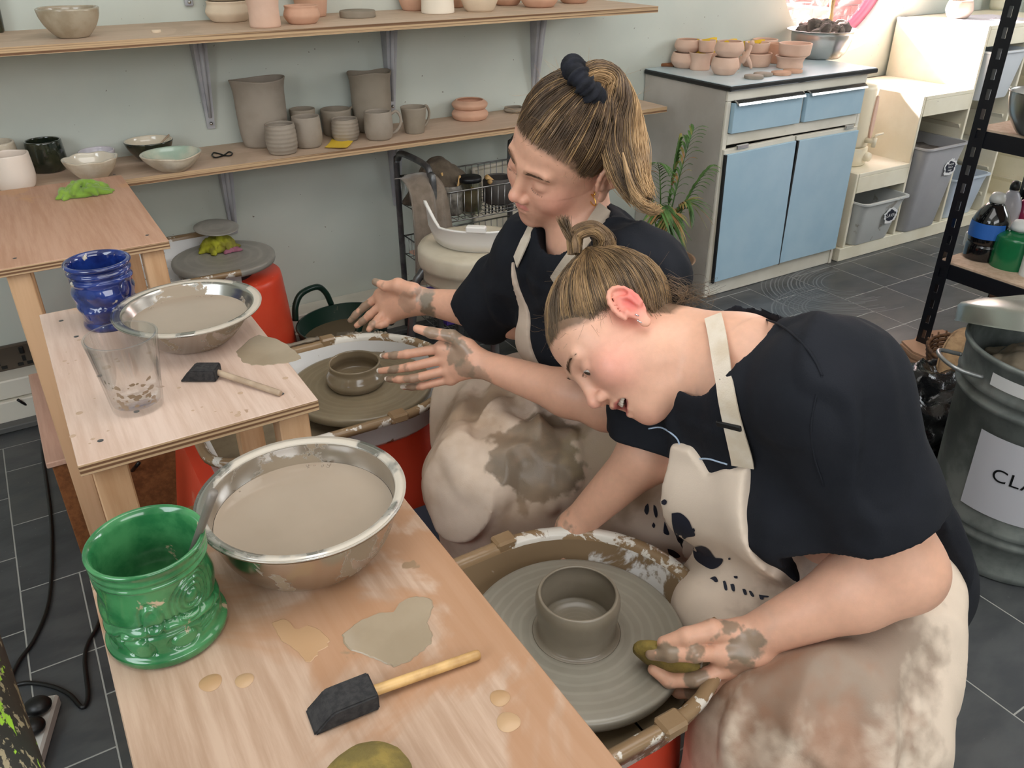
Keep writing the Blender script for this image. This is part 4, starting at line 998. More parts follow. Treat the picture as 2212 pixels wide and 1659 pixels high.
def cloth(name, c, w, d, h, m, seed, label, cat='cloth', rz=0.0, G=46, parent=None, fold=3.0, kw_z=None):
    """a crumpled cloth: ridged folds thrown over a low heap, with its own thickness"""
    V = []; gx = np.linspace(-1, 1, G+1); X, Y = np.meshgrid(gx, gx, indexing='ij')
    ang = np.arctan2(Y, X); rr_ = np.maximum(np.abs(X), np.abs(Y)); k = 1+0.16*np.sin(3*ang+seed)+0.10*np.sin(5*ang+2*seed)
    Rr = np.sqrt(X*X+Y*Y)+1e-6; s = rr_/Rr
    x, y = X*s*k, Y*s*k
    P = np.stack([x*fold*0.6+seed, y*fold*0.6, 0*x+seed*2], -1)
    wx, wy = fbm(P*1.3), fbm(P*1.3+9)
    Q = np.stack([x*fold*0.8+wx*1.6+seed, y*fold*0.8+wy*1.6, 0*x+seed], -1)
    ridge = 1-np.abs(vnoise(Q))*2.2; ridge = np.clip(ridge, 0, 1)**1.5
    ridge2 = np.clip(1-np.abs(vnoise(Q*2.1+4))*2.4, 0, 1)**1.5
    env = np.clip(1-rr_**2.6, 0, 1)**0.6
    z = h*(env*(0.25+0.55*ridge+0.20*ridge2)+0.07*(1-env)*(0.3+ridge))
    x2 = x+0.20*wx*env+0.10*ridge2*wy; y2 = y+0.20*wy*env
    V = np.stack([x2*w/2, y2*d/2, z], -1).reshape(-1, 3); n = len(V)
    V2 = V.copy(); V2[:, 2] = np.maximum(V[:, 2]-0.006, 0.0)
    F0 = [(i*(G+1)+j, (i+1)*(G+1)+j, (i+1)*(G+1)+j+1, i*(G+1)+j+1) for i in range(G) for j in range(G)]
    Fc = F0+[tuple(q+n for q in f[::-1]) for f in F0]
    bd = [j for j in range(G+1)]+[i*(G+1)+G for i in range(1, G+1)]+[G*(G+1)+j for j in range(G-1, -1, -1)]+[i*(G+1) for i in range(G-1, 0, -1)]
    for a, b in zip(bd, bd[1:]+bd[:1]): Fc.append((b, a, a+n, b+n))
    V = np.vstack([V, V2]); V[:, 2] += 0.001
    o = pyobj(name, V, Fc, m, parent, True, label=label, cat=cat) if parent is None else pyobj(name, V, Fc, m, parent, True)
    o.location = [float(q) for q in c]; o.rotation_euler = (0, 0, rz); return o
c = on(476, 540, HZ+0.001)
latheobj('steel_bat', [(0, 0), (0.060, 0.0), (0.069, 0.003), (0.070, 0.005), (0.066, 0.007), (0, 0.006)], m_head3, None, (c[0]+0.004, c[1]+0.02, HZ+0.066), label='thin grey metal disc lying on the yellow green cloth', cat='disc', seg=48).rotation_euler = (0.10, 0.05, 0)

# green rubber tub with loop handles by the wall
c = (0.835, 2.50, 0)
t = empty('trug', c, math.radians(24), label='dark green rubber trug of dirty water against the wall', cat='trug')
latheobj('body', [(0, 0.002), (0.12, 0.0), (0.13, 0.01), (0.155, 0.18), (0.160, 0.19), (0.152, 0.19), (0.124, 0.015), (0, 0.012)], m_navyp, t, seg=48, warp=lambda x, y, z, a, u: (x*1.05, y*0.92, z))
latheobj('dirty_water', [(0.142, 0.135), (0, 0.135)], m_slipdark, t, seg=40, warp=lambda x, y, z, a, u: (x*1.05, y*0.92, z))
for s in (-1, 1):
    P = spline([(-0.085, s*0.144, 0.185), (-0.07, s*0.150, 0.235), (-0.035, s*0.152, 0.268), (0.035, s*0.152, 0.268), (0.07, s*0.150, 0.235), (0.085, s*0.144, 0.185)], 6)
    V, Fc = tube(P, 0.011, 8); pyobj('handle', V, Fc, m_navyp, t, True)

# ------------------------------------------------------------------ wire trolley and its load
def wx(px_, py_, Y): return float(atY(px_, py_, Y)[0])
TX0, TX1, TY0, TY1 = 1.155, 1.62, 2.40, 2.69
t = empty('wire_trolley', ((TX0+TX1)/2, (TY0+TY1)/2, 0), label='chrome wire basket trolley against the wall', cat='trolley')
ox, oy = (TX0+TX1)/2, (TY0+TY1)/2; hx, hy = (TX1-TX0)/2, (TY1-TY0)/2
for s in (-1, 1):
    P = spline([(s*hx, -hy, 0.0), (s*hx, -hy, 0.60), (s*hx, -hy+0.02, 0.665), (s*hx, -hy+0.06, 0.69), (s*hx, hy-0.06, 0.69), (s*hx, hy-0.02, 0.665), (s*hx, hy, 0.60), (s*hx, hy, 0.0)], 5)
    tubeobj('end_frame', P, 0.011, m_grey, t, seg=10)
m_wire = M('wire_steel', (150, 148, 146), 0.3, metal=0.9)
for zb, h in ((0.50, 0.10), (0.31, 0.07), (0.10, 0.10)):
    b = Bag(); x0, x1, y0, y1 = -hx+0.01, hx-0.01, -hy+0.005, hy-0.005
    for z in (zb, zb+h): b.add(tube([(x0, y0, z), (x1, y0, z), (x1, y1, z), (x0, y1, z)], 0.003 if z > zb else 0.002, 5, closed=True))
    n = 17
    for k in range(n+1):
        x = x0+(x1-x0)*k/n; b.add(tube([(x, y0, zb+h), (x, y0, zb), (x, y1, zb), (x, y1, zb+h)], 0.0015, 4))
    for k in range(9):
        y = y0+(y1-y0)*k/8; b.add(tube([(x0, y, zb+h), (x0, y, zb), (x1, y, zb), (x1, y, zb+h)], 0.0015, 4))
    b.obj('wire_basket', m_wire, t)
# towel hanging over the front of the basket
def hang(name, path, w, m, label, seed, cat='towel', thick=0.006):
    L = spline(path, 8); n = len(L); G = 18; V = []
    for i, p in enumerate(L):
        for j in range(G+1):
            u = j/G-0.5; v = i/(n-1)
            wv = 0.010*math.sin(9*u+seed+2*v)*(0.4+v)+0.006*math.sin(21*u+3*v)
            V.append((p[0]+u*w*(1+0.15*v), p[1]-wv, p[2]+0.006*math.sin(7*u+seed)))
    F0 = [(i*(G+1)+j, (i+1)*(G+1)+j, (i+1)*(G+1)+j+1, i*(G+1)+j+1) for i in range(n-1) for j in range(G)]
    N = len(V); V = V+[(a, b+thick, c-thick*0.3) for a, b, c in V]
    Fc = F0+[tuple(q+N for q in f[::-1]) for f in F0]
    bd = list(range(G+1))+[i*(G+1)+G for i in range(1, n)]+[(n-1)*(G+1)+j for j in range(G-1, -1, -1)]+[i*(G+1) for i in range(n-2, 0, -1)]
    for a, b in zip(bd, bd[1:]+bd[:1]): Fc.append((b, a, a+N, b+N))
    return pyobj(name, V, Fc, m, None, True, label=label, cat=cat)
tx_ = float(atY(938, 500, 2.37)[0])
hang('towel', [(tx_, 2.54, 0.64), (tx_, 2.46, 0.655), (tx_, 2.395, 0.62), (tx_, 2.37, 0.52), (tx_, 2.365, 0.40), (tx_, 2.37, 0.32)], 0.12, m_towel, 'grey brown towel hanging over the front of the trolley', 1.0)
def stuffjar(name, x, y, z, r, h, label, body, fillm, cat, fill=0.6, lid=None):
    t = empty(name, (x, y, z), label=label, cat=cat)
    latheobj('body', [(0, 0.0), (r*0.9, 0), (r, h*0.06), (r, h*0.86), (r*0.9, h*0.94), (r*0.9, h), (r*0.84, h), (r*0.84, h*0.93), (r*0.93, h*0.84), (r*0.93, h*0.08), (0, h*0.05)], body, t, seg=32)
    if fillm: latheobj('contents', [(0, h*0.07), (r*0.9, h*0.08), (r*0.9, h*fill), (0, h*fill)], fillm, t, seg=24)
    if lid: latheobj('lid', [(0, h*1.07), (r*0.95, h*1.06), (r*1.0, h*1.03), (r*1.0, h*0.93), (r*0.93, h*0.93)], lid, t, seg=32)
    return t
jc = atY(1017, 455, 2.47)
stuffjar('glass_jar', jc[0], 2.47, 0.502, 0.040, 0.115, 'glass jar of brown glaze with a black lid in the trolley', m_jar, M('brown_slip', (112, 92, 66), 0.5), 'jar', 0.62, m_black)
pc = atY(975, 450, 2.49)
stuffjar('tool_pot', pc[0], 2.49, 0.502, 0.042, 0.10, 'clear pot of clay tools left of the lidded glass jar', M('scratched_grey', (96, 90, 84), 0.4, c2=(140, 134, 124), sc=60), None, 'pot')
for k, (dx, dy) in enumerate(((-.02, .0), (.0, .02), (.015, -.01), (-.01, .015))):
    tubeobj('clay_tool', [(pc[0]+dx*.5, 2.49+dy*.5, 0.52), (pc[0]+dx*2, 2.49+dy*1.5, 0.615+0.008*k)], 0.004, m_dowel2, seg=6, label='wooden clay tool in the tool pot, number %s from the left' % ('one', 'three', 'four', 'two')[k], cat='tool', group='clay tools in the trolley pot')
bc = atY(1066, 425, 2.52)
stuffjar('tool_bowl', bc[0]+0.02, 2.52, 0.502, 0.055, 0.09, 'dark bowl of wooden tools at the right of the trolley', M('dark_pot', (70, 64, 60), 0.6), None, 'bowl')
for k in range(2):
    tubeobj('clay_tool', [(bc[0]+0.03+0.01*k, 2.53, 0.55), (bc[0]-0.03, 2.515-0.02*k, 0.60-0.012*k)], 0.009, m_dowel2, seg=10, label='thick wooden tool handle in the dark bowl, %s one' % ('upper', 'lower')[k], cat='tool')
lp = atY(985, 395, 2.56)
t = empty('loop_tool', lp, label='wire loop tools sticking up behind the glass jar', cat='tool')
b = Bag()
for k, (dx, dz, a) in enumerate(((-.03, .02, .3), (-.01, .028, .9), (-.02, -.002, .1))):
    b.add(tube(spline([(0.03, 0, -0.015), (dx, 0.005*k, dz), (dx-0.025, 0, dz+0.006), (dx-0.020, 0, dz-0.012), (dx+.005, 0, dz-0.01), (0.03, 0, -0.018)], 4), 0.0016, 5))
b.obj('wire_loops', m_wire, t); tubeobj('handles', [(0.028, 0, -0.012), (0.075, 0.0, -0.035)], 0.005, m_dowel2, t)
# white slotted plastic rack leaning on the wall
t = empty('slotted_tray', (1.70, 2.775, 0.245), label='white slotted plastic tray leaning on the wall behind the trolley', cat='tray')
m_tray = M('cream_plastic_tray', (226, 216, 198), 0.4)
bm = bmesh.new(); box(bm, -0.19, 0.19, -0.008, 0.006, 0.02, 0.31, bev=0.006); bmobj('panel', bm, m_tray, t)
tubeobj('rim', spline([(-0.19, -0.01, 0.0), (-0.195, -0.01, 0.28), (-0.165, -0.01, 0.315), (0.165, -0.01, 0.315), (0.195, -0.01, 0.28), (0.19, -0.01, 0)], 6), 0.008, m_tray, t)
bm = bmesh.new()
for k in range(20): box(bm, -0.15+k*0.0158, -0.1445+k*0.0158, -0.0095, -0.0075, 0.13, 0.25)
bmobj('slots', bm, m_cable, t)
for k, z in enumerate((0.312, 0.325)):
    boxobj('clay_board', (TX0+0.02, TX0+0.26, 2.43, 2.66, z+0.001, z+0.010), (m_leather2, m_pinkwood)[k], None, M=Matrix.Translation((TX0+.14, 2.54, 0)) @ Matrix.Rotation(0.12*(k*2-1), 4, 'Z') @ Matrix.Translation((-TX0-.14, -2.54, 0)), label=('dusty grey board on the middle shelf of the trolley', 'thin board lying askew on the grey board in the trolley')[k], cat='board')
boxobj('green_packet', (1.36, 1.60, 2.42, 2.66, 0.104, 0.15), M('lime_plastic', (150, 190, 50), 0.4), None, bev=0.01, label='lime green packet in the lowest trolley basket', cat='packet')
boxobj('purple_box', (1.20, 1.30, 2.44, 2.60, 0.104, 0.20), M('purple_card', (92, 66, 160), 0.5), None, label='purple and white box in the lowest trolley basket', cat='box')
# a black speaker-like dark crate behind the first person's legs
boxobj('black_crate', (1.40, 1.76, 1.96, 2.28, 0.0, 0.16), m_black, None, bev=0.01, label='low black crate on the floor in front of the trolley', cat='crate')

# ------------------------------------------------------------------ palm behind the seated woman
rp = random.Random(12)
base = (2.12, 2.36, 0)
t = empty('potted_palm', base, label='potted palm with drooping fronds beside the blue cabinet', cat='plant')
latheobj('pot', [(0, 0), (0.10, 0), (0.13, 0.2), (0.14, 0.21), (0.13, 0.21), (0.12, 0.18), (0, 0.18)], M('plant_pot', (150, 120, 96), 0.7), t)
def frond(tip_px, Y, sag, nleaf=15, dry=0.2, L=0.13, start=(2.06-base[0], 0, 0.22)):
    q = atY(tip_px[0], tip_px[1], Y); e = np.array([q[0]-base[0], q[1]-base[1], q[2]]); s = np.array(start, float)
    s = np.array([0.0, 0.0, 0.2]); mid = s*0.45+e*0.55+np.array([0, 0, sag])
    C = [(1-u)**2*s+2*u*(1-u)*mid+u*u*e for u in np.linspace(0, 1, 22)]
    f = empty('frond', (0, 0, 0)); f.parent = t
    tubeobj('stem', C, [0.004*(1-i/26) for i in range(22)], m_leaf, f, seg=5)
    for k in range(nleaf):
        u = 0.42+0.58*k/(nleaf-1); i = min(int(u*21), 20); p = C[i]; tg = C[i+1]-C[i]; tg /= np.linalg.norm(tg)
        for sd in (-1, 1):
            sidev = np.cross(tg, [0, 0, 1.0]); sidev /= np.linalg.norm(sidev)+1e-9
            ln = L*(1-0.5*abs(u-0.7)/0.3*0.6)*rp.uniform(.8, 1.15); d = sidev*sd*0.55+tg*0.85+np.array([0, 0, rp.uniform(-.1, .15)]); d /= np.linalg.norm(d)
            dr = rp.random() < dry; V = []; Fc = []; n0 = 0; wv = np.cross(d, [0, 0, 1.0]); wv /= np.linalg.norm(wv)+1e-9
            for j in range(6):
                v = j/5; c = p+d*ln*v+np.array([0, 0, -0.55*ln*v*v]); w = 0.0055*math.sin(PI*min(1, 0.15+0.85*v))*(1 if j < 5 else 0.05)
                V.append(tuple(c-wv*w)); V.append(tuple(c+np.array([0, 0, 0.0015]))); V.append(tuple(c+wv*w))
            for j in range(5):
                a = n0+3*j; Fc += [(a, a+1, a+4, a+3), (a+1, a+2, a+5, a+4)]
            pyobj('leaflet', V, Fc, m_leafdry if dr else m_leaf, f)
frond((1500, 275), 2.36, 0.10, 13, 0.3, 0.12); frond((1470, 300), 2.34, 0.08, 12, 0.2, 0.11); frond((1535, 360), 2.28, 0.10, 13, 0.05, 0.11)
frond((1490, 440), 2.25, 0.16, 14, 0.45, 0.12); frond((1450, 480), 2.20, 0.20, 14, 0.5, 0.12); frond((1440, 500), 2.28, 0.2, 14, 0.2, 0.14); frond((1425, 460), 2.2, 0.2, 14, 0.3, 0.12)
frond((1370, 250), 2.4, 0.1, 12, 0.3, 0.12); frond((1420, 350), 2.2, 0.15, 14, 0.1, 0.13)

# ------------------------------------------------------------------ on the tables
def bowl_of_slip(cx, yt, yb, w, label, m, wl, prof):
    P, R, H = fit_vessel(cx, yt, yb, w, TZ, prof[0][0], 1.0)
    t = empty('metal_bowl', P, label=label, cat='bowl')
    sp = spline([(a, b, 0) for a, b in prof], 6); out = [(q[0]*R, q[1]*H) for q in sp]
    wt = 0.0016; inn = [(max(r-wt, 0.001), z+wt) for r, z in out[::-1]]
    bo = latheobj('body', [(0, 0)]+out+[(R+0.001, H+0.001)]+inn[1:]+[(0, wt)], (m, m_rimcoat), t, seg=80, warp=lambda x, y, z, a, u: (x, y, z))
    for p_ in bo.data.polygons:
        c_ = p_.center; r_ = math.hypot(c_.x, c_.y); a_ = math.atan2(c_.y, c_.x)
        if c_.z > H*.955 and (r_ > R*.90): p_.material_index = 1
    zs = H*wl; rs = float(np.interp(zs, [z for r, z in out], [r for r, z in out]))-0.002
    latheobj('slip', [(rs, zs+0.0008), (rs-0.003, zs), (rs*0.5, zs), (0, zs)], m_slip, t, seg=64)
    # foam beads along the edge
    b = Bag()
    for k in range(14):
        a = random.choice((-1.6, 1.1, 2.0))+random.uniform(-.22, .22); q = (rs-0.003)*random.uniform(.93, 1.0); r = random.uniform(.0008, .0022)
        V, Fc = lathe([(0, -r*.2), (r, 0), (r*.7, r*.6), (0, r)], 7); b.add(([(v[0]+q*math.cos(a), v[1]+q*math.sin(a), v[2]+zs) for v in V], Fc))
    b.obj('bubbles', m_slip, t, kind='stuff')
    return P, R, H
PB = [(0.52, 0.0), (0.60, 0.02), (0.76, 0.22), (0.86, 0.50), (0.905, 0.80), (0.915, 0.955), (0.935, 0.985), (0.97, 1.0), (1.0, 0.985), (1.0, 0.96)]
PB2 = [(0.42, 0.0), (0.48, 0.02), (0.60, 0.20), (0.74, 0.52), (0.84, 0.82), (0.885, 0.96), (0.92, 0.99), (0.97, 1.0), (1.0, 0.98), (1.0, 0.96)]
bowl_of_slip(672, 936, 1258, 424, 'large steel bowl of clay water on the nearest table', m_steelclay, 0.66, PB)
bowl_of_slip(421, 601, 760, 300, 'flared steel bowl of clay water on the middle table', m_steelclay, 0.70, PB2)

# carved mugs: turned body with relief bands and swirls pushed into the wall
def mug(cx, yt, yb, w, label, m, kind):
    if kind == 'green': prof = [(0.93, 0.0), (0.99, 0.03), (1.0, 0.09), (0.93, 0.125), (0.90, 0.2), (0.92, 0.45), (0.90, 0.65), (0.90, 0.80), (0.925, 0.835), (0.90, 0.865), (0.93, 0.90), (0.915, 0.94), (0.945, 0.985), (0.94, 1.0)]
    else: prof = [(0.80, 0.0), (0.84, 0.05), (0.80, 0.14), (0.84, 0.25), (0.92, 0.34), (0.88, 0.42), (0.93, 0.55), (0.90, 0.68), (0.95, 0.76), (0.89, 0.80), (0.96, 0.86), (0.91, 0.91), (1.0, 0.97), (0.98, 1.0)]
    P, R, H = fit_vessel(cx, yt, yb, w, TZ, prof[0][0], 0.98)
    t = empty('carved_mug', P, label=label, cat='mug')
    seg, ns = 180, 120
    sp = spline([(a, b, 0) for a, b in prof], 10); zz = np.array([q[1] for q in sp]); rr_ = np.array([q[0] for q in sp])
    zs = np.linspace(0, 1, ns); rs = np.interp(zs, zz, rr_); A = np.linspace(0, 2*PI, seg, endpoint=False)
    Z, AA = np.meshgrid(zs, A, indexing='ij'); D = np.zeros_like(Z)
    view = math.atan2(-P[1], -P[0])
    U = ((AA-view+PI) % (2*PI)-PI)*1.15         # 0 faces the viewer's side; negative = left
    U = -U if False else U
    def groove(d, w_): return np.exp(-(d/w_)**2)
    def ell(u0, z0, a, b, rot=0.0):
        du, dz = (U-u0), (Z-z0)*2.2
        x = du*math.cos(rot)+dz*math.sin(rot); y = -du*math.sin(rot)+dz*math.cos(rot); return np.sqrt((x/a)**2+(y/b)**2)
    amp = 0.065
    if kind == 'green':
        body = (Z > 0.14) & (Z < 0.80)
        e = ell(0.62, 0.60, 0.42, 0.34, 0.5)
        for q in (0.42, 0.72, 1.02, 1.28): D -= np.where(body, groove(e-q, 0.06), 0)*0.9
        D += np.where(body, np.clip(1-e/0.42, 0, 1), 0)*0.6
        b1 = ell(-0.28, 0.52, 0.22, 0.34, 0.1); D += np.clip(1.2-b1, 0, 0.4)*1.8*body; D -= groove(b1-1.0, 0.14)*body; D -= groove(ell(-0.28, 0.60, .08, .09), .8)*0.7*body; D -= groove(ell(-0.28, 0.45, .08, .09), .8)*0.7*body
        zc = 0.36+0.05*np.cos(U*1.7); D += groove(Z-zc, 0.035)*0.8*body; D -= groove(Z-zc+0.07, 0.018)*body; D -= groove(Z-zc-0.06, 0.018)*body
        tr = ell(0.25, 0.22, 0.30, 0.16, 0.0); D += np.clip(1.1-tr, 0, .35)*1.6*body; D -= groove(tr-1.05, 0.12)*body
        tl = ell(-0.75, 0.24, 0.38, 0.22, -0.6); D += np.clip(1.1-tl, 0, .4)*1.6*body; D -= groove(tl-1.05, 0.12)*body
        D += 0.55*np.sin(U*3.1+Z*16)*((np.abs(U) > 1.3))*body*0.7
        for k in range(5): D -= groove((Z-(0.20+0.035*k))-0.05*(U-0.9), 0.009)*(U > 0.65)*(U < 1.3)*0.8
    else:
        D += 0.7*np.sin(3*U+1)*np.cos(Z*12)*((Z > .14) & (Z < .78)); e = ell(0.9, 0.60, 0.26, 0.30); D -= groove(e-1, 0.18)*((Z > .3) & (Z < .78))
        for k in range(4): e = ell(-0.8+0.55*k, 0.28+0.02*(k % 2), 0.30, 0.26, 0.5); D += np.clip(1.1-e, 0, .5)*1.5*(Z < 0.48)*(Z > .08)
        e = ell(-0.5, 0.62, 0.35, 0.3); D += np.clip(1.0-e, 0, .5)*1.3
    r = (rs[:, None]+amp*D*0.9)*R
    Vv = np.stack([r*np.cos(AA), r*np.sin(AA), Z*H], -1).reshape(-1, 3)
    F0 = [(i*seg+k, i*seg+(k+1) % seg, (i+1)*seg+(k+1) % seg, (i+1)*seg+k) for i in range(ns-1) for k in range(seg)]
    inn = [(0.92, 1.012), (0.87, 1.0), (0.82, 0.93), (0.82, 0.5), (0.80, 0.10), (0.5, 0.06), (0.0, 0.06)]
    V = [tuple(v) for v in Vv]; b = (ns-1)*seg
    for q, (a_r, a_z) in enumerate(inn):
        st = len(V); V += [(a_r*R*math.cos(a), a_r*R*math.sin(a), a_z*H) for a in A]
        F0 += [(b+k, b+(k+1) % seg, st+(k+1) % seg, st+k) for k in range(seg)]; b = st
    st = len(V); V.append((0, 0, 0)); F0 += [((k+1) % seg, k, st) for k in range(seg)]
    pyobj('body', V, F0, m, t, True)
    return P, R, H
P, R, H = mug(366, 1094, 1431, 246, 'big green glazed mug with carved swirls on the nearest table', m_green, 'green')
tt_ = depth(P+np.array([0, 0, H])); q0 = atD(425, 1166, tt_+.02); q1 = atD(461, 1064, tt_-.04)
t = empty('mug_tool', q0, label='clay covered spoon handle leaning out of the green mug', cat='tool')
d = Vector(q1-q0); tubeobj('handle', [(-d*0.55), d*0.3, d*0.75, d], [0.0035, 0.0038, 0.004, 0.0042], M('clay_coated_metal', (120, 112, 104), 0.4), t, seg=10)
P, R, H = mug(243, 540, 716, 132, 'cobalt blue carved mug spattered with slip on the middle table', m_bluegl, 'blue')
q0 = atD(243, 575, depth(P)); q1 = atD(220, 543, depth(P)+0.01); tubeobj('needle_tool', [q0-(q1-q0)*1.6, q1], 0.0015, m_wire, seg=6, label='thin metal stick inside the blue mug', cat='tool')

# glass tumbler with clay dregs
prof = [(0.66, 0), (0.70, 0.02), (0.80, 0.4), (0.92, 0.8), (0.985, 0.98), (0.97, 1.0)]
P, R, H = fit_vessel(299, 693, 899, 148, TZ, 0.66, 0.98)
t = empty('glass_tumbler', P, label='clear glass tumbler with clay dregs on the middle table', cat='glass')
sp = spline([(a, b, 0) for a, b in prof], 5); out = [(q[0]*R, q[1]*H) for q in sp]; inn = [(r-0.0028, max(z, 0.010)) for r, z in out[::-1] if z > 0.008]
latheobj('body', [(0, 0)]+out+inn+[(0, 0.009)], m_glass, t, seg=64)
b = Bag(); rr = random.Random(8)
for k in range(46):
    u = rr.uniform(.03, .42); a = -1.9+rr.uniform(-1.1, 1.1)+0.5*u; r0 = float(np.interp(u*H, [z for r, z in out], [r for r, z in out]))-0.0036; s = rr.uniform(.0015, .0055)*(1.2-u)
    pts = []
    m_ = rr.randint(5, 7)
    Vv = [(r0*math.cos(a), r0*math.sin(a), u*H+0.008)]
    for j in range(m_):
        aa = 2*PI*j/m_; sr = s*rr.uniform(.5, 1.4); Vv.append(((r0)*math.cos(a+sr*math.cos(aa)/r0), (r0)*math.sin(a+sr*math.cos(aa)/r0), u*H+0.008+sr*0.7*math.sin(aa)))
    b.add((Vv, [(0, 1+j, 1+(j+1) % m_) for j in range(m_)]))
b.obj('clay_dregs', M('dregs', (134, 106, 74), 0.5), t, kind='stuff')

def foam_brush(pt, pf, ph, wf, label, dm, hr):
    """pixels: foam tip, foam/handle joint, handle end"""
    A, B, C = [on(x, y, TZ+0.008) for x, y in (pt, pf, ph)]
    t = empty('foam_brush', (B[0], B[1], TZ), math.atan2(A[1]-B[1], A[0]-B[0]), label=label, cat='brush')
    L = float(np.linalg.norm(A-B)); Lh = float(np.linalg.norm(C-B)); th = 0.019; w = wf/2
    sec = [(0, -1, 0.0015), (0, -1, 1), (L*0.72, -1, 1), (L, -0.95, 0.16)]
    V = []
    for x, s, zt in ((0, 1, 1), (L*0.12, 1, 1), (L*0.60, 1, 1), (L*0.70, 1, 0.97), (L, 0.97, 0.10)):
        V += [(x, -w*s, 0.0008), (x, -w*s, th*zt), (x, w*s, th*zt), (x, w*s, 0.0008)]
    Fc = [(3, 2, 1, 0)]
    for i in range(4):
        for k in range(4): Fc.append((4*i+k, 4*i+(k+1) % 4, 4*i+4+(k+1) % 4, 4*i+4+k))
    Fc.append((16, 17, 18, 19))
    o = pyobj('foam_head', V, Fc, m_foam, t); bm = bmesh.new(); bm.from_mesh(o.data); bmesh.ops.recalc_face_normals(bm, faces=bm.faces); bmesh.ops.bevel(bm, geom=list(bm.edges), offset=0.0015, segments=2, affect='EDGES'); bm.to_mesh(o.data); bm.free()
    ang = math.atan2(C[1]-B[1], C[0]-B[0])-math.atan2(A[1]-B[1], A[0]-B[0])
    dx, dy = math.cos(ang), math.sin(ang)
    pts = [(dx*s, dy*s, hr+0.004-0.004*s/Lh) for s in (-0.012, 0.0, Lh*0.3, Lh*0.6, Lh-0.004, Lh-0.001, Lh)]
    tubeobj('handle', pts, [hr*.8, hr, hr, hr*.98, hr*.98, hr*.9, hr*.7], dm, t, seg=14)
foam_brush((668, 1550), (808, 1494), (1036, 1408), 0.030, 'black foam brush with a yellow wooden handle on the nearest table', m_dowel2, 0.0050)
foam_brush((396, 806), (472, 806), (606, 846), 0.030, 'black foam brush with a clayey handle on the middle table', m_dowel, 0.0048)
# puddles of clay: thin wet skins lying on the tables
def puddle(px, z, m, label, h=0.0009, wob=0.0, seed=0, name='clay_puddle', par=None):
    P = spline([np.array(on(x, y, z)) for x, y in px]+[np.array(on(px[0][0], px[0][1], z))], 5)[:-1]
    r_ = random.Random(seed); c = sum(P)/len(P)
    P = [c+(p-c)*(1+r_.uniform(-wob, wob)) for p in P]
    xy = [(p[0]-c[0], p[1]-c[1]) for p in P]; n = len(xy)
    V = [(x, y, 0.0) for x, y in xy]+[(x*0.97, y*0.97, h) for x, y in xy]+[(0, 0, h)]
    Fc = [(i, (i+1) % n, n+(i+1) % n, n+i) for i in range(n)]+[(n+i, n+(i+1) % n, 2*n) for i in range(n)]
    o = pyobj(name, V, Fc, m, None, False, label=label, cat='clay'); o.location = (c[0], c[1], z+0.0002); return o
m_pud = M('clay_puddle', (160, 144, 122), 0.22, c2=(150, 134, 112), sc=12)
puddle([(740, 1372), (772, 1345), (820, 1325), (850, 1322), (868, 1300), (908, 1288), (935, 1305), (925, 1345), (935, 1380), (915, 1405), (880, 1430), (850, 1440), (815, 1425), (780, 1412), (748, 1400)], TZ, m_pud, 'large grey clay puddle beside the yellow handled brush', wob=0.03)
puddle([(585, 1345), (618, 1338), (640, 1360), (672, 1352), (712, 1385), (690, 1410), (665, 1430), (640, 1405), (610, 1385)], TZ, M('thin_slip', (176, 140, 104), 0.35), 'thin brown slip mark in front of the large steel bowl', h=0.0004, wob=0.06, seed=3)
puddle([(510, 760), (560, 725), (620, 745), (650, 775), (610, 785), (560, 790), (528, 783)], TZ, m_pud, 'grey clay smear right of the flared bowl on the middle table', wob=0.05, seed=5, h=0.0006)
for k, (x, y, r) in enumerate(((455, 1475, 24), (528, 1470, 20), (1080, 1508, 22), (1098, 1560, 26))):
    P = on(x, y, TZ); r *= depth(P)/FPX; o = latheobj('slip_spot', [(r, 0.0), (r*.96, 0.0004), (0, 0.0004)], M('spot_%d' % (k % 2), ((178, 142, 104), (186, 152, 116))[k % 2], 0.4), None, (P[0], P[1], TZ+0.0002), seg=28, warp=wavy(0.08, 3, k), label='round dried slip spot on the nearest table, %s' % ('left one before the green mug', 'right one before the green mug', 'by the wheel side edge, farther one', 'by the wheel side edge, nearer one')[k], cat='clay')
rr = random.Random(21)
bsp = Bag()
for k in range(30):
    x, y = rr.choice([(rr.uniform(130, 330), rr.uniform(720, 800)), (rr.uniform(140, 260), rr.uniform(740, 960)), (rr.uniform(380, 640), rr.uniform(800, 900))]); P = on(x, y, TZ); r = rr.uniform(.0012, .005)*(1 if rr.random() < .7 else 1.6)
    V, Fc = lathe([(r, 0.0001), (0, 0.0005)], 10); bsp.add(([(v[0]*rr.uniform(.95, 1.05)+P[0], v[1]*1.0+P[1], v[2]+TZ) for v in V], Fc))
bsp.obj('slip_spatter', M('spatter', (184, 156, 132), 0.5), None, True, label='brown slip spatter drops over the middle table', cat='clay', kind='stuff')
# sponge at the bottom edge
c = on(787, 1692, TZ)
def blob(name, c, rx, ry, rz, m, label, cat, seed=0, amp=0.12, sub=4, rot=0):
    bm = bmesh.new(); bmesh.ops.create_icosphere(bm, subdivisions=sub, radius=1)
    for v in bm.verts:
        n = float(fbm(np.array([[v.co.x*1.6+seed, v.co.y*1.6, v.co.z*1.6]]))[0]); v.co *= 1+amp*n; v.co.x *= rx; v.co.y *= ry; v.co.z *= rz
    o = bmobj(name, bm, m, None, True, label=label, cat=cat); o.location = [float(q) for q in c]; o.rotation_euler = (0, 0, rot); return o
blob('sponge', (c[0], c[1]-0.012, TZ+0.0135), 0.036, 0.036, 0.014, m_sponge, 'round yellow sponge at the front edge of the nearest table', 'sponge', 2)

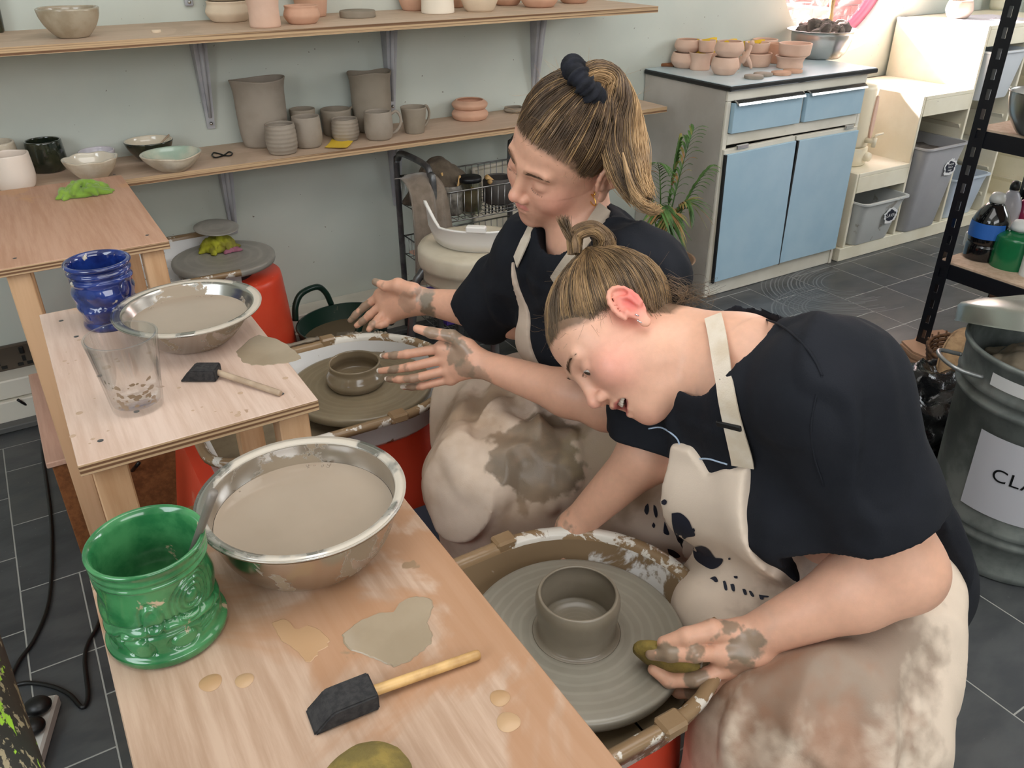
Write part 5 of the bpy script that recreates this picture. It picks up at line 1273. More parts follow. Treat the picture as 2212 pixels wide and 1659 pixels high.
# ------------------------------------------------------------------ cables and extension lead on the floor at left
def floorpts(L, z=0.006): return [on(x, y, z) for x, y in L]
P = [atY(97, 822, 2.69)]+[on(x, y, z) for x, y, z in ((88, 900, .006), (92, 980, .006), (108, 1100, .006), (112, 1200, .006), (105, 1300, .006), (75, 1380, .006), (40, 1430, .006), (22, 1478, .006), (60, 1475, .006), (110, 1482, .006), (150, 1500, .006), (178, 1528, .006), (190, 1500, .006), (183, 1430, .006), (190, 1390, .006), (215, 1340, .006), (240, 1230, .006), (238, 1140, .02), (262, 1050, .10), (300, 1000, .25))]
P[0] = np.array([-0.17, 2.69, 0.09]); tubeobj('power_cable', spline(P, 6), 0.0045, m_cable, seg=8, label='black power cable winding over the dark floor tiles', cat='cable')
tubeobj('power_cable', spline([np.array(q) for q in ((0.02, 1.19, 0.30), (0.03, 1.17, 0.40), (0.09, 1.15, 0.44), (0.16, 1.17, 0.43), (0.2, 1.3, 0.35))], 6), 0.0045, m_cable, seg=8, label='black cable arching in front of the brown box', cat='cable')
e0, e1 = on(125, 1500, 0.03), on(70, 1690, 0.03); ang = math.atan2(e1[1]-e0[1], e1[0]-e0[0])
t = empty('extension_lead', (e0[0], e0[1], 0), ang, label='white extension socket block on the floor at lower left', cat='extension lead')
boxobj('body', (-0.005, 0.34, -0.055, 0.0, 0.0, 0.03), M('dirty_white_plastic', (196, 194, 188), 0.5), t, bev=0.005)
for k in range(3):
    bm = bmesh.new(); xx = 0.115+0.085*k
    for (dx, dy, a, b) in ((0, -0.018, .003, .005), (0.02, -0.030, .005, .003), (-0.02+.04*0, -0.030, .005, .003)): box(bm, xx+dx-a, xx+dx+a, dy-b, dy+b, 0.0295, 0.0304)
    bmobj('pin_holes', bm, M('dark_red_holes', (90, 50, 44), 0.6), t)
for k, xx in enumerate((0.035, 0.085)):
    q = Matrix.Rotation(ang, 4, 'Z') @ Vector((xx, -0.026, 0.031)); q = q+Vector((e0[0], e0[1], 0))
    o = blob('plug', q+Vector((0, 0, 0.014)), 0.026, 0.022, 0.016, m_cable, 'dusty black plug in the extension block, %s one' % ('far', 'near')[k], 'plug', k, 0.05, 3, ang+PI/2)
    tubeobj('plug_cable', spline([q+Vector((-0.02, 0.0, 0.012)), q+Vector((-0.06, 0.01, 0.01)), q+Vector((-0.10, 0.03, -0.02)), q+Vector((-0.14, 0.02, -0.025))], 5), 0.0035, m_cable, seg=6, label='short cable leaving the %s plug' % ('far', 'near')[k], cat='cable')
# paint-spattered board edge at the lower left corner
tg = NT('spattered_black'); v = tg.coord((3, 3, 0.8)); f1 = tg.ramp(tg.noise(40, 4, 0.6, vec=v), 0.56, 0.6); f2 = tg.ramp(tg.noise(22, 4, 0.6, vec=tg.coord((3, 3, 0.7), loc=(3, 1, 2))), 0.62, 0.65)
tg.set(col=tg.mix(f2, tg.mix(f1, lin((34, 32, 28)), lin((150, 138, 110))), lin((150, 196, 50))), rough=0.6)
a, b = on(-6, 1395, 0.02), on(92, 1700, 0.02)
a, b = atD(-4, 1385, 0.95), atD(90, 1675, 0.66)
t = empty('spattered_easel_leg', (a+b)/2, label='slanted black post spattered with lime and cream paint at the corner', cat='post')
d = Vector(b-a); Ld = d.length; V, Fc = tube([(0, 0, -Ld*0.9), (0, 0, -Ld*.4), (0, 0, Ld*0.4), (0, 0, Ld*0.9)], 0.04, 16)
off = Vector((-CR*0.046).tolist()); q = pyobj('post', V, Fc, tg.m, t, True); q.rotation_euler = d.to_track_quat('Z', 'Y').to_euler(); q.location = off

# ------------------------------------------------------------------ black boltless rack at the right
RX, RY = 2.475, 1.440
t = empty('storage_rack', (RX, RY, 0), label='black slotted metal shelving rack with bottles and a steel bowl', cat='rack')
LX, LYr = 0.42, 0.95
def slotpost(x, y, sx, sy):
    p = empty('upright', (x, y, 0)); p.parent = t
    w = 0.045; th = 0.002
    bm = bmesh.new()
    # two perforated flanges built as strips with keyhole openings between
    for ax in (0, 1):
        hz = 0.055; nz = 34
        for k in range(nz):
            z0 = 0.02+k*hz
            def fb(u0, u1, za, zb):
                if ax == 0: box(bm, min(sx*u0, sx*u1), max(sx*u0, sx*u1), -th/2, th/2, za, zb)
                else: box(bm, -th/2, th/2, min(sy*u0, sy*u1), max(sy*u0, sy*u1), za, zb)
            fb(0, 0.016, z0, z0+hz); fb(0.028, w, z0, z0+hz); fb(0.016, 0.028, z0, z0+0.026)
    bmobj('perforated_angle', bm, m_rack, p)
slotpost(0, 0, 1, -1); slotpost(LX, 0, -1, -1); slotpost(0, -LYr, 1, 1); slotpost(LX, -LYr, -1, 1)
m_chip = M('chipboard_shelf', (196, 172, 150), 0.8, c2=(184, 158, 134), sc=60)
for z in (0.06, 0.42, 0.835, 1.25):
    boxobj('shelf_board', (0.006, LX-0.006, -LYr+0.006, -0.006, z, z+0.01), m_chip, t, bev=0)
    for (x0_, x1_, y0_, y1_) in ((0.003, 0.011, -LYr, 0), (LX-0.011, LX-0.003, -LYr, 0), (0.0, LX, -0.011, -0.003), (0, LX, -LYr+0.003, -LYr+0.011)):
        boxobj('beam', (x0_, x1_, y0_, y1_, z-0.045, z+0.004), m_rack, t, bev=0.001)
def bottle(cx, yb, w, z, H, prof, m, capm, label, group=None, band=None, cat='bottle', capr=0.36):
    P, R, _ = fit_vessel(cx, yb-100, yb, w, z, prof[0][0], 1)
    t = empty('paint_bottle', P, label=label, cat=cat)
    sp = spline([(a, b, 0) for a, b in prof], 5); latheobj('body', [(0, 0)]+[(q[0]*R, q[1]*H) for q in sp]+[(0, H)], m, t, seg=36)
    rt = prof[-1][0]*R; latheobj('cap', [(0, H-0.002), (rt*1.15, H-0.002), (rt*1.15, H+0.01), (rt*.9, H+0.024), (rt*.5, H+0.027), (0, H+0.027)], capm, t, seg=24)
    if band:
        for (za, zb, mm, a0, a1) in band:
            vw = math.atan2(-P[1], -P[0]); n = 20; rr_ = lambda zz: float(np.interp(zz, [q[1] for q in sp], [q[0] for q in sp]))*R+0.0008
            V = [(rr_(zz)*math.cos(vw+a0+(a1-a0)*k/n), rr_(zz)*math.sin(vw+a0+(a1-a0)*k/n), zz*H) for zz in (za, (za+zb)/2, zb) for k in range(n+1)]
            Fc = [(i*(n+1)+k, i*(n+1)+k+1, (i+1)*(n+1)+k+1, (i+1)*(n+1)+k) for i in range(2) for k in range(n)]; pyobj('label_band', V, Fc, mm, t, True)
    return P
m_pcap = M('clear_cap', (190, 190, 186), 0.3); m_bl = M('blue_label', (44, 98, 176), 0.4); m_lbl = M('label_white', (214, 216, 214), 0.5)
PBo = [(0.94, 0), (1, 0.03), (1, 0.22), (0.94, 0.28), (1.0, 0.36), (1.0, 0.62), (0.84, 0.78), (0.5, 0.93), (0.36, 0.96), (0.36, 1.0)]
P = bottle(2119, 566, 74, 0.431, 0.185, PBo, M('black_paint', (14, 14, 16), 0.12, coat=0.6), m_pcap, 'large black paint bottle with a blue label on the rack', band=[(0.40, 0.66, m_bl, -2.2, 0.9)])
pb = P; vw = math.atan2(-P[1], -P[0])
latheobj('label_badge', [(0, 0.0006), (0.006, 0.0004), (0.006, 0)], m_lbl, None, (0, 0, 0), seg=16).location = P+np.array([0.0395*math.cos(vw-.2)*1.02, 0.0395*math.sin(vw-.2)*1.02, 0.088])
bdg = bpy.data.objects['label_badge']; bdg.rotation_euler = (PI/2, 0, vw-.2+PI/2); bdg.parent = None; props(bdg, 'small round white badge on the blue bottle label', 'label')
PBg = [(0.94, 0), (1, 0.03), (1, 0.68), (0.9, 0.84), (0.5, 0.93), (0.42, 0.95), (0.42, 1.0)]
bottle(2182, 585, 86, 0.431, 0.118, PBg, M('green_paint', (24, 104, 62), 0.2, coat=0.4), m_lbl, 'squat green paint bottle with a white cap on the rack', capr=0.5)
bottle(2222, 600, 40, 0.431, 0.12, PBg, m_lbl, m_lbl, 'white bottle cut by the right edge of the photo on the rack')
bottle(2094, 532, 26, 0.431, 0.05, PBg, m_lbl, m_black, 'tiny white bottle with a black cap left of the black bottle')
bottle(2160, 520, 46, 0.431, 0.17, PBo, M('clear_bottle', (180, 180, 190), 0.25), m_black, 'pale bottle with a black cap behind the black paint bottle')
bottle(2196, 520, 44, 0.431, 0.14, PBo, M('magenta_paint', (150, 40, 80), 0.25), m_lbl, 'magenta paint bottle behind the green bottle')
P = on(2232, 292, 0.847)
V_('metal_bowl', 'steel mixing bowl on the upper rack shelf at the right edge', 'bowl', 2238, 190, 298, 150, 0.847, [(0.4, 0), (0.55, 0.06), (0.82, 0.4), (0.94, 0.75), (0.97, 0.97), (1.0, 1.0)], m_steel, wall=0.03)
boxobj('brown_panel', (RX+0.30, RX+0.315, RY-0.33, RY-0.04, 0.075, 0.38), M('dark_brown_board', (112, 84, 70), 0.7), None, label='brown board leaning at the back of the lowest rack shelf', cat='board')
# cardboard sheets, wicker basket with burlap
def cardpoly(s): return [(-0.16*s, -0.20*s), (-0.10*s, -0.24*s), (0.02, -0.22*s), (0.14*s, -0.18*s), (0.15*s, 0.02), (0.16*s, 0.16*s), (0.05, 0.20*s), (-0.03, 0.17*s), (-0.10*s, 0.19*s), (-0.15*s, 0.10*s)]
cd_ = on(2062, 760, .135)
for k in range(9):
    s = .78-0.01*(k % 3); V, Fc = polyext(cardpoly(s), 0, 0.006); o = pyobj('cardboard_sheet', V, Fc, (m_card), None, label='ragged brown cardboard sheet, %s of the pile on the lowest rack shelf' % ('bottom', 'second', 'third', 'fourth', 'fifth', 'sixth', 'seventh', 'eighth', 'top')[k], cat='cardboard', group='cardboard sheets on the rack')
    o.location = (cd_[0], cd_[1], 0.0705+k*0.0075); o.rotation_euler = (0, 0, 0.03*math.sin(k*2.1)+0.05)
bc = atX(2110, 745, RX+0.10); c = (RX+0.17, RY-0.38, 0.14); wk = on(2105, 750, .27); c = (wk[0], wk[1], 0.14)
t = empty('wicker_basket', c, label='brown wicker basket behind the galvanised bin', cat='basket')
b = Bag(); n = 26
for k in range(9):
    r = 0.10+0.003*k; z = 0.008+k*0.013; b.add(tube([((r+0.006*math.sin(q*PI+k*PI))*math.cos(2*PI*q/n), (r+0.006*math.sin(q*PI+k*PI))*math.sin(2*PI*q/n), z) for q in range(n)], 0.006, 5, closed=True))
b.obj('woven_rings', m_wicker, t, kind='stuff')
b = Bag()
for k in range(n): a = 2*PI*k/n; b.add(tube([(0.10*math.cos(a), 0.10*math.sin(a), 0), (0.128*math.cos(a), 0.128*math.sin(a), 0.125)], 0.003, 5))
b.obj('stakes', m_wicker, t, kind='stuff')
hang('burlap_sheet', [(wk[0]+.17, wk[1]+.10, .20), (wk[0]+.12, wk[1]+.05, .30), (wk[0]+.02, wk[1]+.02, .325), (wk[0]-.07, wk[1]-.02, .30), (wk[0]-.125, wk[1]-.06, .24), (wk[0]-.13, wk[1]-.08, .17)], 0.20, m_burlap, 'brown burlap draped over the wicker basket', 2.0, 'burlap')

# galvanised bin marked CLAY
BX, BY = 1.925, 0.765
t = empty('clay_bin', (BX, BY, 0), label='galvanised metal bin with a CLAY sheet and a tilted lid', cat='bin')
pr_ = [(0.185, 0.0), (0.190, 0.004), (0.190, 0.02), (0.184, 0.03), (0.186, 0.09), (0.192, 0.095), (0.192, 0.105), (0.187, 0.11), (0.188, 0.12), (0.194, 0.125), (0.188, 0.132), (0.198, 0.42), (0.206, 0.426), (0.206, 0.436), (0.199, 0.442), (0.201, 0.455), (0.207, 0.460), (0.201, 0.468), (0.204, 0.53), (0.210, 0.536), (0.210, 0.545), (0.204, 0.548), (0.200, 0.545), (0.196, 0.43), (0.184, 0.10), (0.180, 0.012), (0, 0.01)]
def flute(x, y, z, a, u):
    s = 1-0.018*(0.5+0.5*math.cos(a*22))**2*(1 if 0.14 < z < 0.41 and u < .75 else 0)
    return x*s, y*s, z
latheobj('body', pr_, m_galv, t, seg=176, warp=flute)
lidc = Vector(atD(2285, 700, 1.90)-np.array([BX, BY, 0]))
l = latheobj('lid', [(0.212, 0.0), (0.210, 0.004), (0.207, 0.036), (0.200, 0.044), (0.15, 0.056), (0.10, 0.052), (0, 0.058), (0, 0.054), (0.195, 0.040), (0.204, 0.032), (0.207, 0)], M('galvanised_lid', (176, 180, 174), 0.3, metal=0.9, bump=0.2, bsc=16, bdist=0.004), t, loc=lidc, seg=72, warp=lambda x, y, z, a, u: (x, y, z+0.004*math.sin(3*a))); l.rotation_euler = Matrix.Rotation(math.radians(-19), 4, Vector((0.855, -0.519, 0))).to_euler()
for a, in ((2.55,), (2.55-PI,)):
    bx_, by_ = 0.203*math.cos(a), 0.203*math.sin(a); ex, ey = -math.sin(a), math.cos(a)
    tubeobj('handle', spline([(bx_+ex*0.055, by_+ey*0.055, 0.495), (bx_*1.05+ex*0.055, by_*1.05+ey*0.055, 0.497), (bx_*1.28+ex*0.045, by_*1.28+ey*0.045, 0.51), (bx_*1.36, by_*1.36, 0.515), (bx_*1.28-ex*0.045, by_*1.28-ey*0.045, 0.51), (bx_*1.05-ex*0.055, by_*1.05-ey*0.055, 0.497), (bx_-ex*0.055, by_-ey*0.055, 0.495)], 5), 0.005, M('handle_grey', (150, 152, 152), 0.35, metal=0.7), t, seg=8)
def wrap(name, a0, a1, z0, z1, m_, par, r0=0.1955, k=0.035, n=16, skew=0.0):
    V = []
    for zz in (z0, z1):
        for q in range(n+1):
            a = a0+(a1-a0)*q/n; z_ = zz+skew*q/n; r = 0.1885+0.035*(z_-0.13)+0.0022; V.append((r*math.cos(a), r*math.sin(a), z_))
    return pyobj(name, V, [(q, q+1, n+2+q, n+1+q) for q in range(n)], m_, par, True)
vw = math.atan2(-BY, -BX)
m_sheet = M('paper_white', (206, 206, 214), 0.6)
A0, A1, Z0, Z1 = vw-0.56, vw+1.0, 0.17, 0.375
wrap('paper_sheet', A0, A1, Z0, Z1, m_sheet, t)
wrap('small_sticker', vw-0.62, vw-0.02, 0.485, 0.515, m_label, t).location = (0, 0, 0)
cu = bpy.data.curves.new('letters', 'FONT'); cu.body = 'CLAY'; cu.size = 0.047; cu.align_x = 'CENTER'; cu.align_y = 'CENTER'; cu.space_character = 1.08
ob = bpy.data.objects.new('letters', cu); COL.objects.link(ob); dg = bpy.context.evaluated_depsgraph_get(); me = bpy.data.meshes.new_from_object(ob.evaluated_get(dg)); bpy.data.objects.remove(ob)
bm = bmesh.new(); bm.from_mesh(me); bmesh.ops.subdivide_edges(bm, edges=[e for e in bm.edges if e.calc_length() > 0.012], cuts=3)
for v in bm.verts:
    a = vw+0.02+v.co.x/0.19; zz = 0.282+v.co.y; r = 0.1885+0.035*(zz-0.13)+0.0034; v.co = Vector((r*math.cos(a), r*math.sin(a), zz))
bm.to_mesh(me); bm.free(); link('letters', me, m_cable, t)
# black bin bag
bo = blob('bin_bag', (2.03, 1.13, 0.135), 0.19, 0.15, 0.135, m_bag, 'black plastic bin bag between the bin and the rack', 'bag', 3.3, 0.1, 5)
me = bo.data; co = np.zeros(len(me.vertices)*3, np.float32); me.vertices.foreach_get('co', co); co = co.reshape(-1, 3)
q = 1-np.abs(vnoise(co*14+3))*2; q2 = 1-np.abs(vnoise(co*30+8))*2; nn = co/np.linalg.norm(co, axis=1)[:, None]; co = co+nn*(0.026*q+0.011*q2)[:, None]; co[:, 2] = np.maximum(co[:, 2], -0.133)
me.vertices.foreach_set('co', co.astype(np.float32).ravel()); me.update()
# ------------------------------------------------------------------ bodies and clothes as smooth blended volumes
def nrm(v): v = np.array(v, float); return v/np.linalg.norm(v)
class Vol:
    """list of blended primitives, evaluated on a grid and turned into one continuous surface"""
    def __init__(s): s.ops = []; s.o = np.zeros(3); s.A = np.eye(3); s.s = 1.0
    def frame(s, o=None, A=None, sc=1.0):
        s.o = np.zeros(3) if o is None else np.array(o, float); s.A = np.eye(3) if A is None else np.array(A, float); s.s = sc; return s
    def w(s, p): return s.o+s.A @ (np.array(p, float)*s.s)
    def cap(s, a, b, ra, rb, k=0.01, op='+', fl=None):
        a, b = s.w(a), s.w(b); ra *= s.s; rb *= s.s; m = max(ra, rb)
        ax = None
        if fl is not None: ax = (nrm(s.A @ np.array(fl[0], float)), fl[1])
        s.ops.append(('cap', op, k, (a, b, ra, rb, ax), np.minimum(a, b)-m, np.maximum(a, b)+m)); return s
    def ell(s, c, r, k=0.01, op='+', R=None):
        c = s.w(c); A = s.A if R is None else s.A @ np.array(R); r = np.array(r, float)*s.s; m = r.max()
        ext = np.sqrt(((A*r[None, :])**2).sum(1))
        s.ops.append(('ell', op, k, (c, A, r), c-ext, c+ext)); return s
    def chain(s, pts, rs, k=0.006, op='+', fl=None):
        for i in range(len(pts)-1): s.cap(pts[i], pts[i+1], rs[i], rs[i+1], k, op, fl)
        return s
    def plane(s, p, n, op='&', k=0.0):        # keep the side where dot(x-p, n) < 0
        s.ops.append(('pln', op, k, (s.w(p), nrm(s.A @ np.array(n, float))), None, None)); return s
    def dist(s, kind, a, P):
        if kind == 'cap':
            A_, B_, ra, rb, ax = a; d = B_-A_; L2 = max(float(d @ d), 1e-12); Q = P-A_.astype(np.float32)
            h = np.clip((Q @ d.astype(np.float32))/L2, 0, 1); Q = Q-h[..., None]*d.astype(np.float32)
            if ax is not None:
                n, q = ax; c = Q @ n.astype(np.float32); Q = Q+(c*(1/q-1))[..., None]*n.astype(np.float32)
                return (np.sqrt((Q*Q).sum(-1))-(ra+(rb-ra)*h))*min(1, q+0.25)
            return np.sqrt((Q*Q).sum(-1))-(ra+(rb-ra)*h)
        if kind == 'ell':
            c, A, r = a; Q = (P-c.astype(np.float32)) @ A.astype(np.float32); r = r.astype(np.float32)
            k0 = np.sqrt(((Q/r)**2).sum(-1)); k1 = np.sqrt(((Q/(r*r))**2).sum(-1))+1e-9; return k0*(k0-1)/k1
        if kind == 'pln':
            p, n = a; return (P-p.astype(np.float32)) @ n.astype(np.float32)
        if kind == 'fn': return a(P)
    def field(s, lo, hi, h):
        lo = np.array(lo, float); n = np.maximum(np.ceil((np.array(hi)-lo)/h).astype(int)+1, 2)
        ax = [(lo[i]+h*np.arange(n[i])).astype(np.float32) for i in range(3)]
        F = np.full(n, 0.2, np.float32)
        for kind, op, k, a, blo, bhi in s.ops:
            mg = k+3*h+(0.0 if op != '+' else 0.004)
            if blo is None: sl = [slice(0, n[i]) for i in range(3)]
            else:
                sl = []
                for i in range(3):
                    i0 = int(math.floor((blo[i]-mg-lo[i])/h)); i1 = int(math.ceil((bhi[i]+mg-lo[i])/h))+1
                    sl.append(slice(max(i0, 0), min(max(i1, 0), n[i])))
                if any(q.stop <= q.start for q in sl): continue
            P = np.stack(np.meshgrid(*[ax[i][sl[i]] for i in range(3)], indexing='ij'), -1)
            d = s.dist(kind, a, P); G = F[tuple(sl)]
            if op == '+':
                if k > 0: q = np.maximum(k-np.abs(G-d), 0)/k; r = np.minimum(G, d)-q*q*k*0.25
                else: r = np.minimum(G, d)
            else:
                if op == '-': d = -d
                if k > 0: q = np.maximum(k-np.abs(G-d), 0)/k; r = np.maximum(G, d)+q*q*k*0.25
                else: r = np.maximum(G, d)
            F[tuple(sl)] = r
        return F, lo, ax
def nets(F, lo, h):
    """naive surface nets"""
    S = F < 0; n = F.shape
    c = np.zeros((n[0]-1, n[1]-1, n[2]-1), np.int8)
    for dx in (0, 1):
        for dy in (0, 1):
            for dz in (0, 1): c += S[dx:n[0]-1+dx, dy:n[1]-1+dy, dz:n[2]-1+dz]
    act = (c > 0) & (c < 8); I = np.argwhere(act)
    if len(I) == 0: return np.zeros((0, 3)), np.zeros((0, 4), int)
    idx = -np.ones(act.shape, np.int64); idx[tuple(I.T)] = np.arange(len(I))
    acc = np.zeros((len(I), 3)); cnt = np.zeros(len(I))
    cor = [(a, b, d) for a in (0, 1) for b in (0, 1) for d in (0, 1)]
    val = {q: F[I[:, 0]+q[0], I[:, 1]+q[1], I[:, 2]+q[2]].astype(float) for q in cor}
    for q in cor:
        for ax in range(3):
            if q[ax] == 0:
                q2 = list(q); q2[ax] = 1; q2 = tuple(q2); a, b = val[q], val[q2]; m = (a < 0) != (b < 0)
                t = np.where(m, a/np.where(m, a-b, 1), 0); p = np.array(q, float)[None, :].repeat(len(I), 0); p[:, ax] += t
                acc[m] += p[m]; cnt[m] += 1
    V = lo+(I+acc/cnt[:, None])*h
    Fs = []
    for ax in range(3):
        u, v = (ax+1) % 3, (ax+2) % 3
        A_ = S[tuple(slice(0, n[i]-1) if i == ax else slice(1, n[i]-1) for i in range(3))]
        B_ = S[tuple(slice(1, n[i]) if i == ax else slice(1, n[i]-1) for i in range(3))]
        for flip, m in ((0, A_ & ~B_), (1, ~A_ & B_)):
            E_ = np.argwhere(m)
            if len(E_) == 0: continue
            E_[:, u] += 1; E_[:, v] += 1
            def cell(du, dv):
                q = E_.copy(); q[:, u] -= du; q[:, v] -= dv; return idx[q[:, 0], q[:, 1], q[:, 2]]
            f = np.stack([cell(1, 1), cell(0, 1), cell(0, 0), cell(1, 0)], -1)
            Fs.append(f[:, ::-1] if flip else f)
    return V, np.concatenate(Fs)
def surf(vol, lo, hi, h, post=None, smooth=0):
    F, lo, ax = vol.field(lo, hi, h)
    if post is not None: F = post(F, ax)
    V, Q = nets(F, lo, h)
    return V, Q
def relax(V, Q, it=3, lam=.5):
    E_ = np.concatenate([Q[:, [0, 1]], Q[:, [1, 2]], Q[:, [2, 3]], Q[:, [3, 0]]]); E_ = np.concatenate([E_, E_[:, ::-1]])
    n = len(V); c = np.bincount(E_[:, 0], minlength=n)[:, None].clip(1); V = V.copy()
    for k in range(it):
        S_ = np.stack([np.bincount(E_[:, 0], V[E_[:, 1], i], n) for i in range(3)], 1)/c; V += (S_-V)*lam
    return V, Q
def combine(chunks):
    Vs, Fs, o = [], [], 0
    for V, Q in chunks: Vs.append(V); Fs.append(Q+o); o += len(V)
    V, Q = np.concatenate(Vs), np.concatenate(Fs)
    used = np.unique(Q); mp = -np.ones(len(V), int); mp[used] = np.arange(len(used)); return V[used], mp[Q]
def outside(V, Q, boxes, shrink):
    c = V[Q].mean(1); keep = np.ones(len(Q), bool)
    for lo, hi in boxes:
        keep &= ~(((c > np.array(lo)+shrink) & (c < np.array(hi)-shrink)).all(1))
    return V, Q[keep]
def grid_noise(ax, f, amp, seed=0, stretch=(1, 1, 1), R=None, ridged=False, mask=None):
    P = np.stack(np.meshgrid(*ax, indexing='ij'), -1).astype(np.float64)
    if R is not None: P = P @ np.array(R)
    P = P*np.array(stretch)*f+seed
    n = vnoise(P)
    if ridged: n = 1-np.abs(n)*2
    return (n*amp).astype(np.float32)
def strands(paths, r0, r1, name, m, parent, **kw):
    """paths: array (n, k, 3) -> three-sided hair strands in one mesh"""
    P = np.asarray(paths, float); n, k, _ = P.shape
    T = np.gradient(P, axis=1); T /= np.linalg.norm(T, axis=2, keepdims=True)+1e-9
    up = np.array([0.3, 0.2, 0.93]); a = np.cross(T, up); a /= np.linalg.norm(a, axis=2, keepdims=True)+1e-9; b = np.cross(T, a)
    rad = np.interp(np.linspace(0, 1, k), [0, 0.15, 0.8, 1], [r0*0.6, r0, (r0+r1)/2, r1])[None, :, None]
    V = np.stack([P+rad*(a*math.cos(t)+b*math.sin(t)) for t in (0, 2.094, 4.189)], 2)   # n,k,3,3
    V = V.reshape(-1, 3); base = (np.arange(n)[:, None]*k+np.arange(k-1)[None, :])*3
    Fs = [np.stack([base+i, base+(i+1) % 3, base+3+(i+1) % 3, base+3+i], -1).reshape(-1, 4) for i in range(3)]
    me = npmesh(name, V, np.concatenate(Fs)); kw.setdefault('kind', 'stuff'); return link(name, me, m, parent, True, **kw)
def gauss(P, c, s): return np.exp(-((P-np.array(c))**2).sum(-1)/(2*s*s))
def segd(P, a, b):
    a, b = np.array(a, float), np.array(b, float); d = b-a; h = np.clip(((P-a) @ d)/(d @ d), 0, 1); return np.linalg.norm(P-a-h[:, None]*d, axis=1)
def cam3(v): return CR*v[0]+CU*v[1]-CF*v[2]

def head_ops(B, o, A, s=1.0, mouth_open=False, eye_open=0.0, wide=1.0, smile=0.0, ears=(-1, 1)):
    B.frame(o, A, s); w = wide
    B.ell((0, -.018, .042), (.076, .094, .082), 0)
    B.ell((0, .032, .046), (.062, .052, .056), .03)
    B.ell((0, .034, -.018), (.060*w, .057, .070), .03)
    B.ell((0, .028, -.062), (.050*w, .054, .038), .03)
    for x in (-1, 1): B.ell((x*.046*w, .002, -.046), (.018, .030, .034), .03)
    B.ell((0, .076, -.092), (.021, .015, .017), .022)
    if wide > 1.05: B.ell((0, .045, -.093), (.040, .035, .022), .03)
    for x in (-1, 1): B.ell((x*.036*w, .062, -.022), (.024, .024, .025), .025)
    for x in (-1, 1): B.cap((x*.012, .0885, .031), (x*.042, .078, .033), .0048, .0045, .018)
    for x in (-1, 1): B.ell((x*.031, .100, .010), (.017, .015, .011), .014, '-')
    B.cap((0, .086, .022), (0, .105, -.018), .0065, .0095, .014)
    B.ell((0, .1075, -.0225), (.0095, .0100, .0088), .009)
    for x in (-1, 1): B.ell((x*.0125, .0985, -.0275), (.0068, .0095, .0075), .006)
    for x in (-1, 1): B.ell((x*.0062, .1015, -.0355), (.0034, .0060, .0042), .002, '-')
    B.ell((0, .070, -.056), (.030, .024, .024), .02)
    # eyelids over the eyeballs
    for x in (-1, 1):
        B.ell((x*.031, .0755, .009), (.0148, .0140, .0122), .0055)
        if eye_open > 0:
            B.ell((x*.031, .0915, .0060), (.0122, .0085, .0062*eye_open), .0012, '-')
        else:
            B.chain([(x*.019, .0872, .0035), (x*.031, .0905, .0005), (x*.043, .0855, .0035)], [.0011, .0012, .0011], .0015, '-')
    # lips
    if mouth_open:
        B.ell((0, .091, -.0600), (.0285, .026, .0115), .003, '-')
        B.chain([(-.031, .076, -.052), (-.014, .0920, -.0480), (-.004, .0970, -.0468), (0, .0965, -.0478), (.004, .0970, -.0468), (.014, .0920, -.0480), (.031, .076, -.052)], [.0028, .0042, .0045, .0042, .0045, .0042, .0028], .003)
        B.chain([(-.030, .076, -.055), (-.014, .0890, -.0715), (0, .0925, -.0745), (.014, .0890, -.0715), (.030, .076, -.055)], [.0028, .0048, .0055, .0048, .0028], .003)
    else:
        q = smile
        B.chain([(-.028, .079, -.053+q), (-.012, .0915, -.0520), (-.004, .0955, -.0508), (0, .0950, -.0516), (.004, .0955, -.0508), (.012, .0915, -.0520), (.028, .079, -.053+q)], [.0022, .0036, .0042, .0038, .0042, .0036, .0022], .004)
        B.chain([(-.022, .082, -.0560+q), (-.010, .0910, -.0600), (0, .0935, -.0610), (.010, .0910, -.0600), (.022, .082, -.0560+q)], [.0026, .0046, .0050, .0046, .0026], .004)
        B.chain([(-.030, .0810, -.0525+q), (-.012, .0960, -.0558), (0, .0995, -.0560), (.012, .0960, -.0558), (.030, .0810, -.0525+q)], [.0009]*5, .0015, '-')
    for x in ears:
        tl = 0.18; c, s_ = math.cos(tl), math.sin(tl); R = np.array([[1, 0, 0], [0, c, -s_], [0, s_, c]])
        O = np.array((x*.0765, -.012, .002))
        def q_(u, v, t=0.0): return O+R @ np.array([x*(t+0.012-0.25*u*1.0), u, v])   # flares outward to the back
        B.ell(q_(-.002, .004), (.006, .017, .029), .006, R=R)
        H = [(-.0 +.017*math.cos(a)-.003, .006+.030*math.sin(a)) for a in np.linspace(-0.15, 1.15, 12)*PI]
        H = [q_(-u if False else u*-1, v, 0.0045) for u, v in H]
        B.chain(H, [.0036]*len(H), .0025)
        B.ell(q_(.002, -.029, .001), (.0048, .0085, .0100), .006, R=R)
        B.ell(q_(.002, .000, .0085), (.0065, .0095, .0135), .004, '-', R=R)
        B.ell(q_(-.001, .021, .0085), (.005, .0085, .0070), .004, '-', R=R)
        B.chain([q_(-.008, -.010, .004), q_(-.006, .010, .006), q_(.003, .020, .005)], [.0028, .0032, .0022], .003)
        B.ell(q_(.011, -.004, .005), (.0042, .0050, .0065), .003, R=R)
    B.frame()
def finger(B, pts, r, k=0.004): B.chain(pts, r, k)
